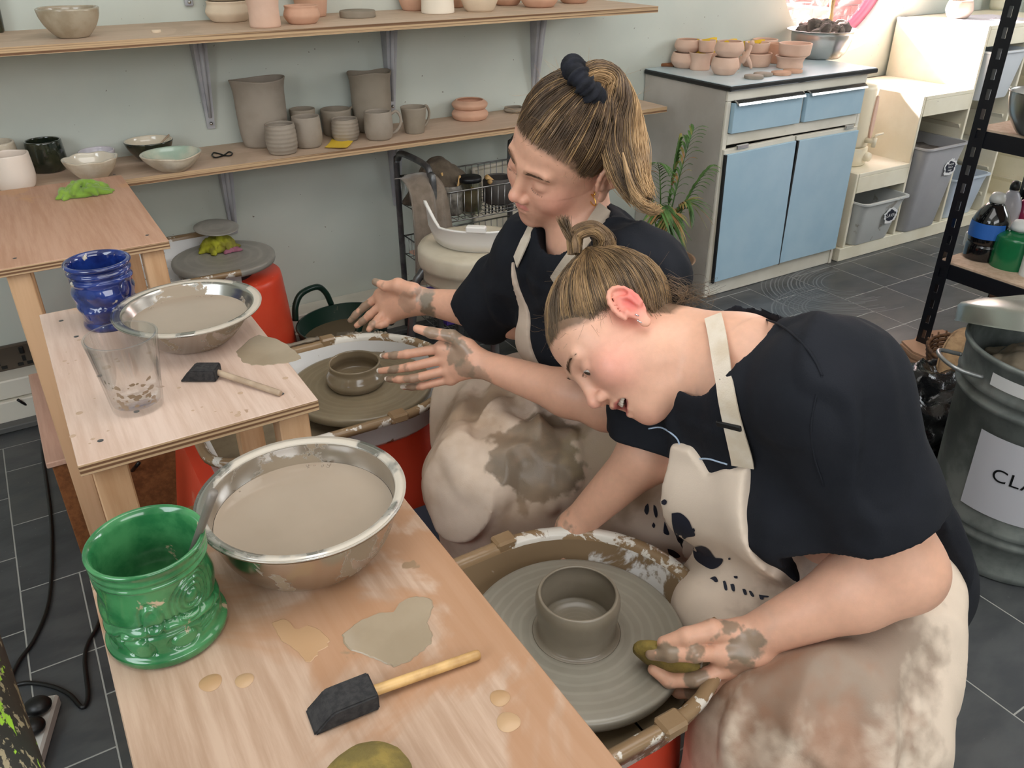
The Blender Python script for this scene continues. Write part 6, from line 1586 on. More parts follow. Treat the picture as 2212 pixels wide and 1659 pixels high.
def nail(name, tip, prev, nvec, m, parent, w=0.0055, L=0.012, over=0.004):
    tip, prev = np.array(tip), np.array(prev); d = nrm(tip-prev); n = nrm(np.array(nvec)-d*np.dot(nvec, d)); s = np.cross(d, n)
    V = []; G = 6; Hh = 6
    for i in range(Hh+1):
        u = i/Hh; c = tip+d*(-L+(L+over)*u)+n*(0.0060-0.0008*u)
        ww = w*(0.9 if i < Hh else 0.72)
        for j in range(G+1):
            v = j/G*2-1; V.append(c+s*ww*v-n*(0.0022*v*v))
    Fc = [(i*(G+1)+j, i*(G+1)+j+1, (i+1)*(G+1)+j+1, (i+1)*(G+1)+j) for i in range(Hh) for j in range(G)]
    N = len(V); V = V+[v-n*0.0007 for v in V]; Fc = Fc+[tuple(q+N for q in f[::-1]) for f in Fc]
    return pyobj(name, V, Fc, m, parent, True)
m_skinA = attrmat('skin_a', 0.45, 0.12, 0.12, 500, 0.03, 90, roughattr=True); m_skinB = attrmat('skin_b', 0.45, 0.12, 0.12, 500, 0.03, 90, roughattr=True)
m_shirt = M('navy_cotton', (25, 27, 33), 0.9, c2=(32, 34, 40), sc=6, bump=0.35, bsc=500, bdist=0.001, sheen=0.0, spec=0.2)
m_aprA = attrmat('apron_cloth_a', 0.85, 0, 0.35, 420, 0.05, 8, roughattr=True, spec=0.3); m_aprB = attrmat('apron_cloth_b', 0.85, 0, 0.35, 420, 0.05, 8, roughattr=True, spec=0.3)
m_eye = M('eye_white', (206, 196, 190), 0.12); m_iris = M('iris', (70, 54, 42), 0.1); m_pupil = M('pupil', (8, 8, 8), 0.05)
m_teeth = M('teeth', (232, 222, 206), 0.2); m_mouth = M('mouth_inside', (96, 34, 34), 0.5)
def hairmat(name, c1, c2, rough=0.42, sc=30):
    t = NT(name); n = t.noise(sc, 3); t.set(col=t.mix(t.ramp(n, 0.35, 0.65), lin(c1), lin(c2)), rough=rough, spec=0.45); return t.m
m_hairA = hairmat('blonde_hair', (202, 165, 120), (170, 135, 94)); m_hairAd = hairmat('dark_blonde_roots', (108, 86, 66), (88, 69, 52)); m_hairAm = hairmat('mid_blonde', (156, 126, 90), (124, 99, 70)); m_capA = hairmat('roots_a', (84, 66, 50), (72, 56, 43), .8); m_capB = hairmat('roots_b', (82, 66, 49), (72, 57, 42), .8)
m_hairB = hairmat('light_brown_hair', (140, 112, 82), (110, 87, 63)); m_hairBd = hairmat('brown_hair_under', (96, 78, 58), (78, 62, 46)); m_hairBl = hairmat('golden_highlight', (172, 139, 98), (146, 116, 80))
m_brow = M('brow_hair', (92, 68, 50), 0.6); m_gold = M('gold', (226, 178, 92), 0.2, metal=1.0); m_silver = M('silver', (210, 210, 214), 0.2, metal=1.0)
m_nail = M('pale_nail', (226, 214, 202), 0.25)
def skin_colors(V, base, heads, clay, wetrough=0.28, clayc=(134, 120, 102), extra=()):
    """heads: list of (o, A, s, look) ; clay: list of (center, radius, strength)"""
    base = np.array(lin(base)[:3]); col = np.tile(base, (len(V), 1)); rough = np.full(len(V), 0.46)
    n = fbm(V*60)[:, None]; col = col*(1+0.05*n)
    def mixc(w, c): 
        nonlocal col
        w = np.clip(w, 0, 1)[:, None]; col = col*(1-w)+np.array(lin(c)[:3])*w
    for o, A, s, look in heads:
        L = ((V-o) @ A)/s; near = (np.abs(L).max(1) < .14)
        for x in (-1, 1):
            mixc(near*look.get('ck', .55)*gauss(L, (x*.048, .060, -.022), .024), look['cheek']); mixc(near*look['earw']*gauss(L, (x*.088, -.022, .006), .021), look['ear'])
            mixc(near*0.30*gauss(L, (x*.031, .095, .016), .012), look['lid'])
            db = np.minimum(segd(L, (x*.013, .096, .0325), (x*.031, .090, .0375)), segd(L, (x*.031, .090, .0375), (x*.046, .078, .0335))); mixc(near*look.get('browk', .7)*np.clip((.0062-db)/.0035, 0, 1), look['brow'])
        mixc(near*0.45*gauss(L, (0, .115, -.024), .012), look['nose']); mixc(near*0.25*gauss(L, (0, .08, -.10), .016), look['cheek'])
        lc = look['liplines']; d = np.full(len(V), 9.0)
        for ch in lc:
            for a, b in zip(ch[:-1], ch[1:]): d = np.minimum(d, segd(L, a, b))
        mixc(near*np.clip((.0068-d)/.0018, 0, 1)*0.85, look['lip']); rough = np.where(near & (d < .0068), 0.32, rough)
        hz = L[:, 2]-np.interp(L[:, 1], look['hl'].ys, look['hl'].zs)+.0045*fbm(V*190); mixc(near*np.clip((hz+.0125)/.0125, 0, 1)**1.3*.85*(L[:, 1] < .092)*(np.abs(L[:, 0]) < .0805), look['scalp'])
    for c, r, st, cc in clay:
        d = np.linalg.norm(V-np.array(c), axis=1)/r+0.55*fbm(V*55+7)+0.25*fbm(V*160+3); w = np.clip((1.0-d)/0.16, 0, 1)*st
        mixc(w, cc or clayc); rough = rough*(1-w)+wetrough*w
    return np.clip(col, 0, 1), rough
def setwet(me, rough):
    setcol(me, np.repeat(np.asarray(rough)[:, None], 3, 1), 'wet')
def body_obj(name, V, Q, m, parent, cols, rough, **kw):
    me = npmesh(name, V, Q); n = len(me.vertices); setcol(me, cols[:n]); setwet(me, rough[:n]); return link(name, me, m, parent, True, **kw)
def bvh_of(V, Q): return BVHTree.FromPolygons([tuple(v) for v in V], [tuple(q) for q in Q])
def hit(bvh, x, y):
    d = Vector(ray(x, y)); d.normalize(); r = bvh.ray_cast(Vector(CO), d)
    return (np.array(r[0]), np.array(r[1])) if r[0] is not None else (None, None)
def lay(bvh, px, off=0.002):
    out = []
    for x, y in px:
        p, n = hit(bvh, x, y)
        if p is None: continue
        out.append(p+n*off)
    return out
def ribbon(name, pts, nors, w, m, parent, th=0.0025, **kw):
    P = spline([np.concatenate([a, b]) for a, b in zip(pts, nors)], 6); V = []
    n = len(P)
    for i in range(n):
        p = P[i][:3]; nn = nrm(P[i][3:]); t = P[min(i+1, n-1)][:3]-P[max(i-1, 0)][:3]; t = nrm(t); s = nrm(np.cross(t, nn)); ww = w[0]+(w[1]-w[0])*i/(n-1) if hasattr(w, '__len__') else w
        V += [p-s*ww/2, p-s*ww/2+nn*th, p+nn*th*1.1, p+s*ww/2+nn*th, p+s*ww/2]
    Fc = []
    for i in range(n-1):
        for k in range(5): Fc.append((5*i+k, 5*i+(k+1) % 5, 5*i+5+(k+1) % 5, 5*i+5+k))
    Fc += [(4, 3, 2, 1, 0), tuple(5*(n-1)+k for k in range(5))]
    o = pyobj(name, V, Fc, m, parent, False, **kw); sharp(o, 50); return o
def patch(name, bvh, poly, m, parent, off=0.0012, step=None):
    """thin printed patch that follows the cloth: a polygon given by points seen on it"""
    poly = np.array(spline(list(poly)+[poly[0]], 4)[:-1], float); c = poly.mean(0)
    rings = [1.0, 0.75, 0.5, 0.25]; V = []; n = len(poly)
    for s in rings:
        for p in poly:
            q = c+(p-c)*s; h_, nn = hit(bvh, q[0], q[1])
            if h_ is None: return None
            V.append(h_+nn*off)
    h_, nn = hit(bvh, c[0], c[1])
    if h_ is None: return None
    V.append(h_+nn*off); Fc = []
    for i in range(3):
        for k in range(n): Fc.append((i*n+k, i*n+(k+1) % n, (i+1)*n+(k+1) % n, (i+1)*n+k))
    for k in range(n): Fc.append((3*n+k, 3*n+(k+1) % n, 4*n))
    return pyobj(name, V, Fc, m, parent, True)
def skullr(D, grow=.0):
    """distance from the skull centre to the hair surface along directions D"""
    C0 = np.array([0, -.018, .042]); out = 0
    for c, r in ((np.array([0, -.018, .042]), np.array([.080, .098, .086])+grow), (np.array([0, .030, .048]), np.array([.0645, .0545, .0595])+grow)):
        o = (C0-c)/r; d = D/r; A_ = (d*d).sum(-1); B_ = (d*o).sum(-1); C_ = (o*o).sum(-1)-1
        q = B_*B_-A_*C_; t = np.where(q > 0, (-B_+np.sqrt(np.maximum(q, 0)))/A_, 0); out = np.maximum(out, t)
    return out
def headhair(parent, o, A, s, target, nst, mats, hl, lift=0.004, seed=1, frizz=0.1, r=.00055, pick=None, short=0.0):
    """combed hair: strands run from the hairline over the skull to the tie"""
    rs = np.random.RandomState(seed); C0 = np.array([0, -.018, .042])
    T = np.array(target)-C0; Tn = nrm(T); Tl = np.linalg.norm(T)/float(skullr(Tn[None])[0])
    D = rs.normal(size=(nst*14, 3)); D /= np.linalg.norm(D, axis=1, keepdims=True); p = C0+D*skullr(D)[:, None]
    g = p[:, 2]-np.interp(p[:, 1], hl.ys, hl.zs)+rs.normal(size=len(D))*.0022
    w = np.where(g > -.001, np.where(g < .016, 1.0, .32), 0)
    if short: w = np.where((g > -.0085) & (g < .004), 1.0, 0)
    w = w*(p[:, 2] > -.06); D = D[rs.rand(len(D)) < w][:nst]
    ang = np.arccos(np.clip(D @ Tn, -1, 1)); D = D[ang > .14]; ang = ang[ang > .14]; n = len(D); K = 12 if not short else 7; tt = np.linspace(0, short or 1, K)[None, :, None]; an = ang[:, None, None]
    Q = np.sin((1-tt)*an)/np.sin(an)*D[:, None]+np.sin(tt*an)/np.sin(an)*Tn
    Q = Q+rs.normal(size=(n, 1, 3))*.012*frizz*10*np.sin(tt*PI)*.3; Q /= np.linalg.norm(Q, axis=2, keepdims=True)
    R_ = skullr(Q); t1 = tt[..., 0]
    R_ = R_+lift*(.15+1.0*np.sin(t1*PI*.85))*(.25+.9*rs.rand(n, 1))+.0015+(Tl-1)*R_*t1**5
    P = C0+Q*R_[..., None]+np.sin(tt*(6+5*rs.rand(n, 1, 1))+rs.rand(n, 1, 1)*6)*rs.normal(size=(n, 1, 3))*.0011*frizz*10*tt
    W_ = o+(P*s) @ A.T; f = .5+.5*np.sin(D[:, 0]*11+D[:, 1]*8+D[:, 2]*6+1.3*np.sin(D[:, 1]*19))+rs.normal(size=n)*.42
    if pick is not None: f = f+pick(C0+D*.09)
    gi = np.clip((f*len(mats)).astype(int), 0, len(mats)-1)
    for i, m_ in enumerate(mats):
        if (gi == i).any(): strands(W_[gi == i], r, r*.6, 'hair_strands', m_, parent)
def hair_cap(parent, o, A, s, m, hl, name='hair', grow=0.0035):
    H = Vol().frame(o, A, s)
    H.ell((0, -.018, .042), (.076+grow, .094+grow, .082+grow), 0); H.ell((0, .030, .048), (.062+grow*.6, .0505+grow*.6, .0565+grow*.6), .02)
    lo, hi = np.array(o)-0.15, np.array(o)+0.17
    def fn(P):
        L = ((P-o.astype(np.float32)) @ A.astype(np.float32))/s
        return (np.interp(L[..., 1], hl.ys, hl.zs)-L[..., 2])*0.8+0.003*vnoise(L*140)
    H.ops.append(('fn', '&', 0.004, fn, None, None))
    V, Q = surf(H, lo, hi, 0.0032)
    return link(name, npmesh(name, V, Q), m, parent, True)
class HL:
    def __init__(s, ys, zs): s.ys, s.zs = ys, zs
    def __call__(s, y): return float(np.interp(y, s.ys, s.zs))
def baby_hairs(o, A, s, hl, n, m, parent, seed, L=0.03, back=False, name='stray_hairs', spread=1.0):
    rs = np.random.RandomState(seed); R0 = np.array([.078, .096, .085]); C0 = np.array([0, -.018, .042]); out = []
    while len(out) < n:
        d = rs.normal(size=3); d /= np.linalg.norm(d); p = C0+R0*d
        if back and p[2] < hl(p[1])+0.002: continue
        if not back and abs(p[2]-hl(p[1])) > 0.010: continue
        if p[1] > .088: continue
        t = rs.normal(size=3); t -= d*(t @ d); t /= np.linalg.norm(t); l = L*rs.uniform(.4, 1.3); k = np.linspace(0, 1, 9)[:, None]
        P = p+t*l*k+d*(0.002+l*0.55*spread*k*k*rs.rand())+np.sin(k*5+rs.rand()*6)*0.004*rs.normal(size=3)*k
        out.append(o+(P*s) @ A.T)
    strands(np.array(out), 0.0002, 0.0001, name, m, parent)
def polysdf(u, v, poly):
    poly = np.array(poly, float); d = np.full(u.shape, 1e9, np.float32); ins = np.zeros(u.shape, bool); n = len(poly)
    for i in range(n):
        a, b = poly[i], poly[(i+1) % n]; e = b-a; wx_, wy_ = u-a[0], v-a[1]; t = np.clip((wx_*e[0]+wy_*e[1])/(e @ e), 0, 1)
        d = np.minimum(d, (wx_-e[0]*t)**2+(wy_-e[1]*t)**2)
        c = ((a[1] > v) != (b[1] > v)) & (u < (b[0]-a[0])*(v-a[1])/((b[1]-a[1]) if b[1] != a[1] else 1e-9)+a[0]); ins ^= c
    return np.where(ins, -np.sqrt(d), np.sqrt(d)).astype(np.float32)

# ------------------------------------------------------------------ crumpled cloths: rolled folds blended together
def folded(name, c, w, d, h, m, seed, label, cat='cloth', n=13, r=.008, k=.0035, vox=.0024, lift=1.0, flat=.35, out=0.0, par=None):
    rs = np.random.RandomState(seed); S = Vol(); c = np.array([float(q) for q in c])
    S.ell((0, 0, h*.15), (w*.38, d*.36, h*.34), 0)
    for i in range(n):
        a0 = rs.rand()*2*PI; q = .18+.72*math.sqrt(rs.rand()); cx, cy = q*math.cos(a0)*w*.34, q*math.sin(a0)*d*.34; a = rs.rand()*2*PI; L = rs.uniform(.28, .55)*min(w, d); bend = rs.uniform(-1.6, 1.6)
        P = []; x, y = cx-L*.5*math.cos(a), cy-L*.5*math.sin(a)
        for j in range(7):
            e = min(1.0, math.sqrt((x/(w*.52))**2+(y/(d*.52))**2)); z = h*(.92-.80*e**1.6)*lift*(.75+.25*rs.rand())
            P.append((x, y, max(z-r*.5, r*.6))); aa = a+bend*(j/6-.5); x += L/6*math.cos(aa); y += L/6*math.sin(aa)
        rr_ = r*rs.uniform(.6, 1.25); S.chain(P, [rr_*.6, rr_, rr_*1.1, rr_, rr_*1.1, rr_, rr_*.5], k)
    for i in range(int(5+out)):
        a0 = rs.rand()*2*PI; P = [(math.cos(a0+t_*.35)*w*(.25+.27*t_), math.sin(a0+t_*.35)*d*(.25+.27*t_), max(r*.55, h*.35*(1-t_)**1.5)) for t_ in (0, .35, .7, 1)]; S.chain(P, [r, r*1.3, r*1.2, r*.6], k*1.3)
    S.plane((0, 0, .0006), (0, 0, -1))
    def post(F, ax):
        P = np.stack(np.meshgrid(*ax, indexing='ij'), -1).astype(np.float64); return F-(vnoise(P*.55/r+seed)*r*.14).astype(np.float32)
    V, Q = relax(*surf(S, (-w*.72, -d*.72, -.004), (w*.72, d*.72, h*1.35+r), vox, post), 1, .4)
    o = link(name, npmesh(name, V, Q), m, par, True, label=label, cat=cat); o.location = tuple(c); return o
folded('cloth', on(182, 420, TZ), .135, .105, .040, m_lime, 3, 'crumpled lime green cloth on the farthest table', n=22, r=.0062)
cc = on(474, 540, HZ+.001)
folded('cloth', cc, .125, .10, .062, m_olive, 8, 'crumpled yellow green cloth under the steel bat on the farthest wheel', n=22, r=.0075, lift=.98)
folded('cloth', (cc[0]+.03, cc[1]-.035, HZ+.001), .07, .04, .014, m_pinkcl, 4, 'pink cloth edge peeking out below the yellow green cloth', n=5, r=.005)
folded('towel', (1.265, 2.58, .505), .24, .22, .175, m_towel2, 11, 'brown towel heaped in the top basket of the trolley', 'towel', n=16, r=.022, k=.012, vox=.005)
folded('bagged_clay', (BX, BY, .44), .36, .36, .10, M('clay_bag', (186, 170, 148), .22, c2=(140, 124, 104), sc=9), 7, 'clay in crumpled clear plastic inside the galvanised bin', 'clay', n=26, r=.016, k=.008, vox=.0045)
# ------------------------------------------------------------------ the two women at the wheels
def tframe(hip, neck, L, R):
    up = nrm(np.array(neck)-hip); rt = nrm(np.array(R)-L); rt = nrm(rt-up*(rt @ up)); return np.stack([rt, np.cross(up, rt), up], 1)
def lerp(a, b, t): return np.array(a)*(1-t)+np.array(b)*t
LIPC = [[(-.024, .082, -.056), (-.012, .092, -.0515), (0, .096, -.0500), (.012, .092, -.0515), (.024, .082, -.056)], [(-.022, .082, -.059), (-.010, .0905, -.0605), (0, .0935, -.0615), (.010, .0905, -.0605), (.022, .082, -.059)]]
LIPO = [[(-.023, .083, -.057), (-.012, .0925, -.0505), (0, .096, -.0503), (.012, .0925, -.0505), (.023, .083, -.057)], [(-.022, .082, -.060), (-.012, .0895, -.069), (0, .0925, -.071), (.012, .0895, -.069), (.022, .082, -.060)]]
def eyes(par, o, A, s, openv, dark):
    for x in (-1, 1):
        c = o+A @ (np.array((x*.031, .0758, .009))*s)
        if openv:
            e = empty('eye', c); e.parent = par; R_ = Matrix([[A[i][j] for j in range(3)] for i in range(3)]).to_4x4(); e.matrix_world = Matrix.Translation(Vector(c)) @ R_
            q = Matrix.Rotation(-PI/2-0.30, 4, 'X') if False else Matrix.Rotation(math.radians(-112), 4, 'X')
            V, Fc = lathe([(0.0132*math.sin(a), 0.0132*math.cos(a)) for a in np.linspace(0.001, PI-0.001, 16)], 24, M=q); pyobj('eyeball', V, Fc, m_eye, e, True)
            V, Fc = lathe([(.0134*math.sin(a), .0134*math.cos(a)) for a in np.linspace(0, .47, 6)], 20, M=q); pyobj('iris', V, Fc, m_iris, e, True)
            V, Fc = lathe([(.01352*math.sin(a), .01352*math.cos(a)) for a in np.linspace(0, .2, 4)], 16, M=q); pyobj('pupil', V, Fc, m_pupil, e, True)
    rs = np.random.RandomState(3); out = []; br = []
    for x in (-1, 1):
        for k in range(34):
            u = rs.uniform(-1, 1); z0 = (.0030 if not openv else .0105)-(.0030 if not openv else .0035)*u*u; y0 = .0905-.0055*u*u
            p = np.array((x*.031+u*.0135, y0, z0)); d = np.array((u*.25+x*.10, .45, -.75)) if not openv else np.array((u*.25+x*.15, .8, -.45)); k_ = np.linspace(0, 1, 5)[:, None]
            P = p+d*(.0050 if not openv else .0062)*k_+np.array((0, 0, .0022))*k_**2; out.append(o+(P*s) @ A.T)
        for k in range(130):
            u = rs.uniform(0, 1); cx = x*(.013+.034*u); z0 = float(np.interp(u, [0, .55, 1], [.0325, .0378, .0335]))+rs.uniform(-.0028, .0028)*(1-.7*u); y0 = float(np.interp(u, [0, .55, 1], [.0955, .0905, .0785]))+.0005
            p = np.array((cx, y0, z0)); d = np.array((x*1.0, -.25*u, .55-.9*u)); k_ = np.linspace(0, 1, 4)[:, None]; br.append(o+((p+d*.0065*k_)*s) @ A.T)
    strands(np.array(out), 0.00016, 0.00008, 'eyelashes', m_brow, par); strands(np.array(br), 0.00028, 0.00012, 'eyebrow_hairs', dark, par)

# ================= woman bending over the nearest wheel
hlB = HL([-.12, -.09, -.05, -.02, .0, .02, .04, .06, .075, .09], [-.045, -.045, -.040, .012, .034, .040, .052, .072, .083, .092])
hlA = HL([-.12, -.09, -.05, -.025, -.005, .01, .03, .05, .07, .09], [-.030, -.035, -.030, .000, .030, .022, .034, .060, .078, .090])
pB = empty('person', (0.98, 0.62, 0), label='person with light brown tied hair bending over the nearest wheel holding a sponge', cat='person', group='people at the pottery wheels')
def rel(o, par=pB):
    o.parent = par; o.location = tuple(Vector(o.location)-Vector(par.location)); return o
oB = np.array([0.721, 0.866, 0.834]); AB = np.stack([nrm([.412, .514, -.753]), nrm([-.81, -.173, -.561]), nrm([-.419, .84, .345])], 1); sB = 1.0
hipB, neckB = np.array([.98, .62, .50]), np.array([.815, .72, .835]); LB, RB = np.array([.80, .56, .87]), np.array([.80, .86, .74])
TB = tframe(hipB, neckB, LB, RB)
eLB, wLB = atD(1950, 1232, 1.075), atD(1622, 1378, 1.135); eRB, wRB = atD(1395, 985, 1.34), atD(1238, 1140, 1.42)
def torso_ops(V, hip, neck, L, R, T, g=0.0, f=1.0, arms=()):
    V.frame(hip, T); ln = float(np.linalg.norm(neck-hip))
    V.ell((0, -.01, 0), (.165*f+g, .125*f+g, .115+g), 0); V.ell((0, .02, .10), (.140*f+g, .118*f+g, .12+g), .06)
    V.ell((0, .0, ln*.62), (.150*f+g, .105*f+g, .13+g), .06)
    for x in (-1, 1): V.ell((x*.070*f, .085*f, ln*.55), (.066*f+g, .058*f+g, .064+g), .05)
    V.frame()
def handB(B):
    P = lambda x, y, t: atD(x, y, t)
    w = wLB
    kn = [P(1560, 1408, 1.125), P(1577, 1440, 1.135), P(1575, 1466, 1.15), P(1564, 1487, 1.165)]
    B.ell((w+kn[1])/2, (.036, .022, .030), .012, R=AXB)
    for k_ in kn: B.cap(lerp(w, k_, .18), k_, .017, .0125, .016)
    B.cap(kn[0], kn[3], .013, .012, .012)
    F_ = [([kn[0], P(1500, 1413, 1.105), P(1447, 1414, 1.112), P(1407, 1413, 1.125)], [.0125, .0110, .0098, .0082]),
          ([kn[1], P(1502, 1468, 1.125), P(1445, 1470, 1.135), P(1412, 1446, 1.140)], [.0125, .0112, .0100, .0084]),
          ([kn[2], P(1510, 1497, 1.145), P(1466, 1492, 1.160), P(1440, 1470, 1.165)], [.0120, .0108, .0098, .0082]),
          ([kn[3], P(1511, 1513, 1.168), P(1480, 1508, 1.180), P(1462, 1490, 1.182)], [.0110, .0098, .0088, .0075]),
          ([P(1598, 1367, 1.13), P(1540, 1362, 1.115), P(1483, 1375, 1.110), P(1434, 1389, 1.118)], [.0180, .0150, .0122, .0095])]
    for p_, r_ in F_: finger(B, p_, r_, .005)
    B.cap(F_[4][0][0], kn[0], .017, .013, .014)
    return F_
AXB = np.stack([nrm(wLB-atD(1577, 1440, 1.135)), CU, nrm(np.cross(nrm(wLB-atD(1577, 1440, 1.135)), CU))], 1)
B = Vol()
torso_ops(B, hipB, neckB, LB, RB, TB, -.012, 1.12)
B.cap(LB, RB, .050, .050, .05); B.cap(neckB-TB[:, 2]*.03, neckB+TB[:, 2]*.0, .085, .062, .04)
nb_ = oB+AB @ np.array((0, -.030, -.050)); B.cap(nb_, neckB, .057, .062, .03); B.cap(oB+AB @ np.array((0, .015, -.075)), neckB+TB[:, 1]*.03-TB[:, 2]*.01, .040, .045, .035)
B.cap(LB, eLB, .062, .050, .03); B.cap(eLB, lerp(eLB, wLB, .30), .050, .049, .03); B.cap(lerp(eLB, wLB, .30), wLB, .049, .029, .02)
B.cap(RB, eRB, .055, .045, .03); B.cap(eRB, wRB, .044, .027, .02)
B.cap(wRB, wRB+np.array([-.03, -.01, -.05]), .026, .024, .02)
for q in range(4): B.chain([wRB+np.array([-.03, -.01, -.04]), wRB+np.array([-.045+.012*q, -.03+.008*q, -.085]), wRB+np.array([-.045+.014*q, -.035+.008*q, -.115])], [.011, .0085, .007], .006)
B.chain([wRB+np.array([-.02, -.01, -.03]), wRB+np.array([-.045, .02, -.055]), wRB+np.array([-.055, .03, -.08])], [.012, .010, .008], .006)
FB = handB(B)
kLB, kRB = np.array([.72, .43, .405]), np.array([.85, .94, .43])
fLB, fRB = np.array([.74, .40, .07]), np.array([.90, .93, .07])
for h_, k_, f_ in ((hipB+np.array([0, -.09, -.02]), kLB, fLB), (hipB+np.array([0, .10, -.02]), kRB, fRB)):
    B.cap(h_, k_, .078, .056, .04); B.cap(k_, f_, .052, .034, .03)
head_ops(B, oB, AB, sB, mouth_open=True, eye_open=.80, wide=1.13)
hb = [(oB-.155, oB+.165), (np.array(wLB)-.0, np.array(wLB)+.0)]
pts = np.array([p for f_, r in FB for p in f_]+[wLB]); hbox = (pts.min(0)-.03, pts.max(0)+np.array([.02, .03, .03]))
c1 = surf(B, oB-.155, oB+.165, .0021); c2 = surf(B, *hbox, .0019)
c0 = outside(*surf(B, (.45, .25, 0.0), (1.25, 1.15, 1.02), .0055), [(oB-.155, oB+.165), hbox], .006)
V, Q = combine([c0, c1, c2])
lookB = dict(ck=.55, cheek=(224, 128, 122), ear=(226, 92, 92), earw=.85, lid=(176, 132, 118), brow=(150, 112, 88), nose=(224, 142, 130), lip=(186, 96, 94), scalp=(96, 76, 56), hl=hlB, liplines=LIPO)
clayB = [(p, r, s, None) for p, r, s in ((FB[0][0][2], .020, .9), (FB[0][0][3], .014, .7), (FB[0][0][1], .016, .8), (FB[1][0][1], .020, .85), (FB[1][0][2], .014, .6), (FB[2][0][1], .018, .7), (FB[4][0][1], .016, .65), (FB[4][0][2], .013, .55), (atD(1590, 1350, 1.10), .020, .8), (atD(1612, 1400, 1.10), .026, .85), (atD(1600, 1440, 1.11), .02, .6), (wRB, .035, .8), (FB[3][0][1], .014, .7))]
cols, rg = skin_colors(V, (222, 172, 146), [(oB, AB, sB, lookB)], clayB)
bo_ = rel(body_obj('body', V, Q, m_skinB, None, cols, rg)); bodyB = bvh_of(V, Q)
eyes(pB, oB, AB, sB, True, m_brow)
for o_ in [q for q in COL.objects if q.parent == pB and q.name.split('.')[0] in ('eye', 'eyelashes', 'eyebrow_hairs')]: o_.location = tuple(Vector(o_.location)-Vector(pB.location))
# teeth and mouth cavity
def inhead(name, VF, m_, par, o, A, s=1.0):
    V_q = [o+A @ (np.array(v)*s)-np.array(par.location) for v in VF[0]]; return pyobj(name, V_q, VF[1], m_, par, True)
bt = Bag()
for k in range(-5, 5):
    a = (k+.5)*.235; bm = bmesh.new(); box(bm, -.0031, .0031, -.002, .002, -.0052, .0040, bev=.001); R_ = Matrix.Translation((.0265*math.sin(a), .0645+.0245*math.cos(a), -.0545+.0035*abs(a))) @ Matrix.Rotation(-a, 4, 'Z')
    bm.verts.ensure_lookup_table(); bt.add(([tuple(R_ @ v.co) for v in bm.verts], [[v.index for v in f.verts] for f in bm.faces])); bm.free()
inhead('teeth', (bt.V, bt.F), m_teeth, pB, oB, AB)
V_, F_ = lathe([(0.001, -.014), (.014, -.010), (.019, 0), (.014, .010), (0.001, .014)], 20); inhead('mouth_inside', ([(v[0], .074+v[1]*.5, -.060+v[2]*.6) for v in V_], F_), m_mouth, pB, oB, AB)
V_ = vessel
# ---- shirt
def shirt(person, hip, neck, L, R, T, arms, f, g, neckcut, seed, box_, h=.0042, folds=.005, name='t_shirt'):
    S = Vol(); torso_ops(S, hip, neck, L, R, T, g, f)
    S.cap(L, R, .064+g, .064+g, .05); S.cap(neck-T[:, 2]*.02, neck-T[:, 2]*.01, .09+g*.5, .075+g*.5, .05)
    for a, b, ra, rb, cut, hollow in arms: S.cap(a, lerp(a, b, cut), ra, rb, .035)
    pre = list(S.ops)
    def post(F, ax):
        P = np.stack(np.meshgrid(*ax, indexing='ij'), -1)
        Pd = P.astype(np.float64); wv = vnoise(Pd*5+seed)[..., None]; n = np.clip(1-np.abs(vnoise((Pd+wv*.05)*np.array([15, 15, 7])+seed))*3.2, 0, 1); n2 = 1-np.abs(vnoise((Pd+wv*.04)*np.array([24, 24, 12])+seed+5))*2
        F = F-(folds*1.5*n+folds*.4*n2).astype(np.float32)*np.clip(1-np.abs(F)/.03, 0, 1)
        for a, b, ra, rb, cut, hollow in arms:
            d = nrm(np.array(b)-a); c = lerp(a, b, cut); s_ = (P-c.astype(np.float32)) @ d.astype(np.float32)
            Qd = P-a.astype(np.float32); hh = (Qd @ d.astype(np.float32))[..., None]; rr_ = np.sqrt(((Qd-hh*d.astype(np.float32))**2).sum(-1))
            m_ = (rr_ < .14) & (s_ > -.03) & (s_ < .2)
            F = np.where(m_, np.maximum(F, s_), F)
            F = np.where(m_, np.maximum(F, hollow-rr_), F)
        for c, d in neckcut: 
            F = np.maximum(F, -(d(P)))
        return F
    V, Q = relax(*surf(S, *box_, h, post), 4)
    o = rel(link(name, npmesh(name, V, Q), m_shirt, None, True), person); return o, S, V, Q
def capd(a, b, ra, rb):
    a, b = np.array(a, np.float32), np.array(b, np.float32)
    def f(P):
        d = b-a; h = np.clip(((P-a) @ d)/float(d @ d), 0, 1); return np.sqrt(((P-a-h[..., None]*d)**2).sum(-1))-(ra+(rb-ra)*h)
    return f
armsB = [(LB, eLB, .088, .074, .74, .064), (RB, eRB, .080, .068, .80, .056)]
shB, SB, VsB, QsB = shirt(pB, hipB, neckB, LB, RB, TB, armsB, 1.15, .012, [(None, capd(neckB-TB[:, 2]*.012+TB[:, 1]*.015, neckB+TB[:, 2]*.12+TB[:, 1]*.02, .074, .10))], 2.0, ((.58, .36, .36), (1.22, 1.02, 1.0)), folds=.009)
bvS = bvh_of(VsB, QsB)
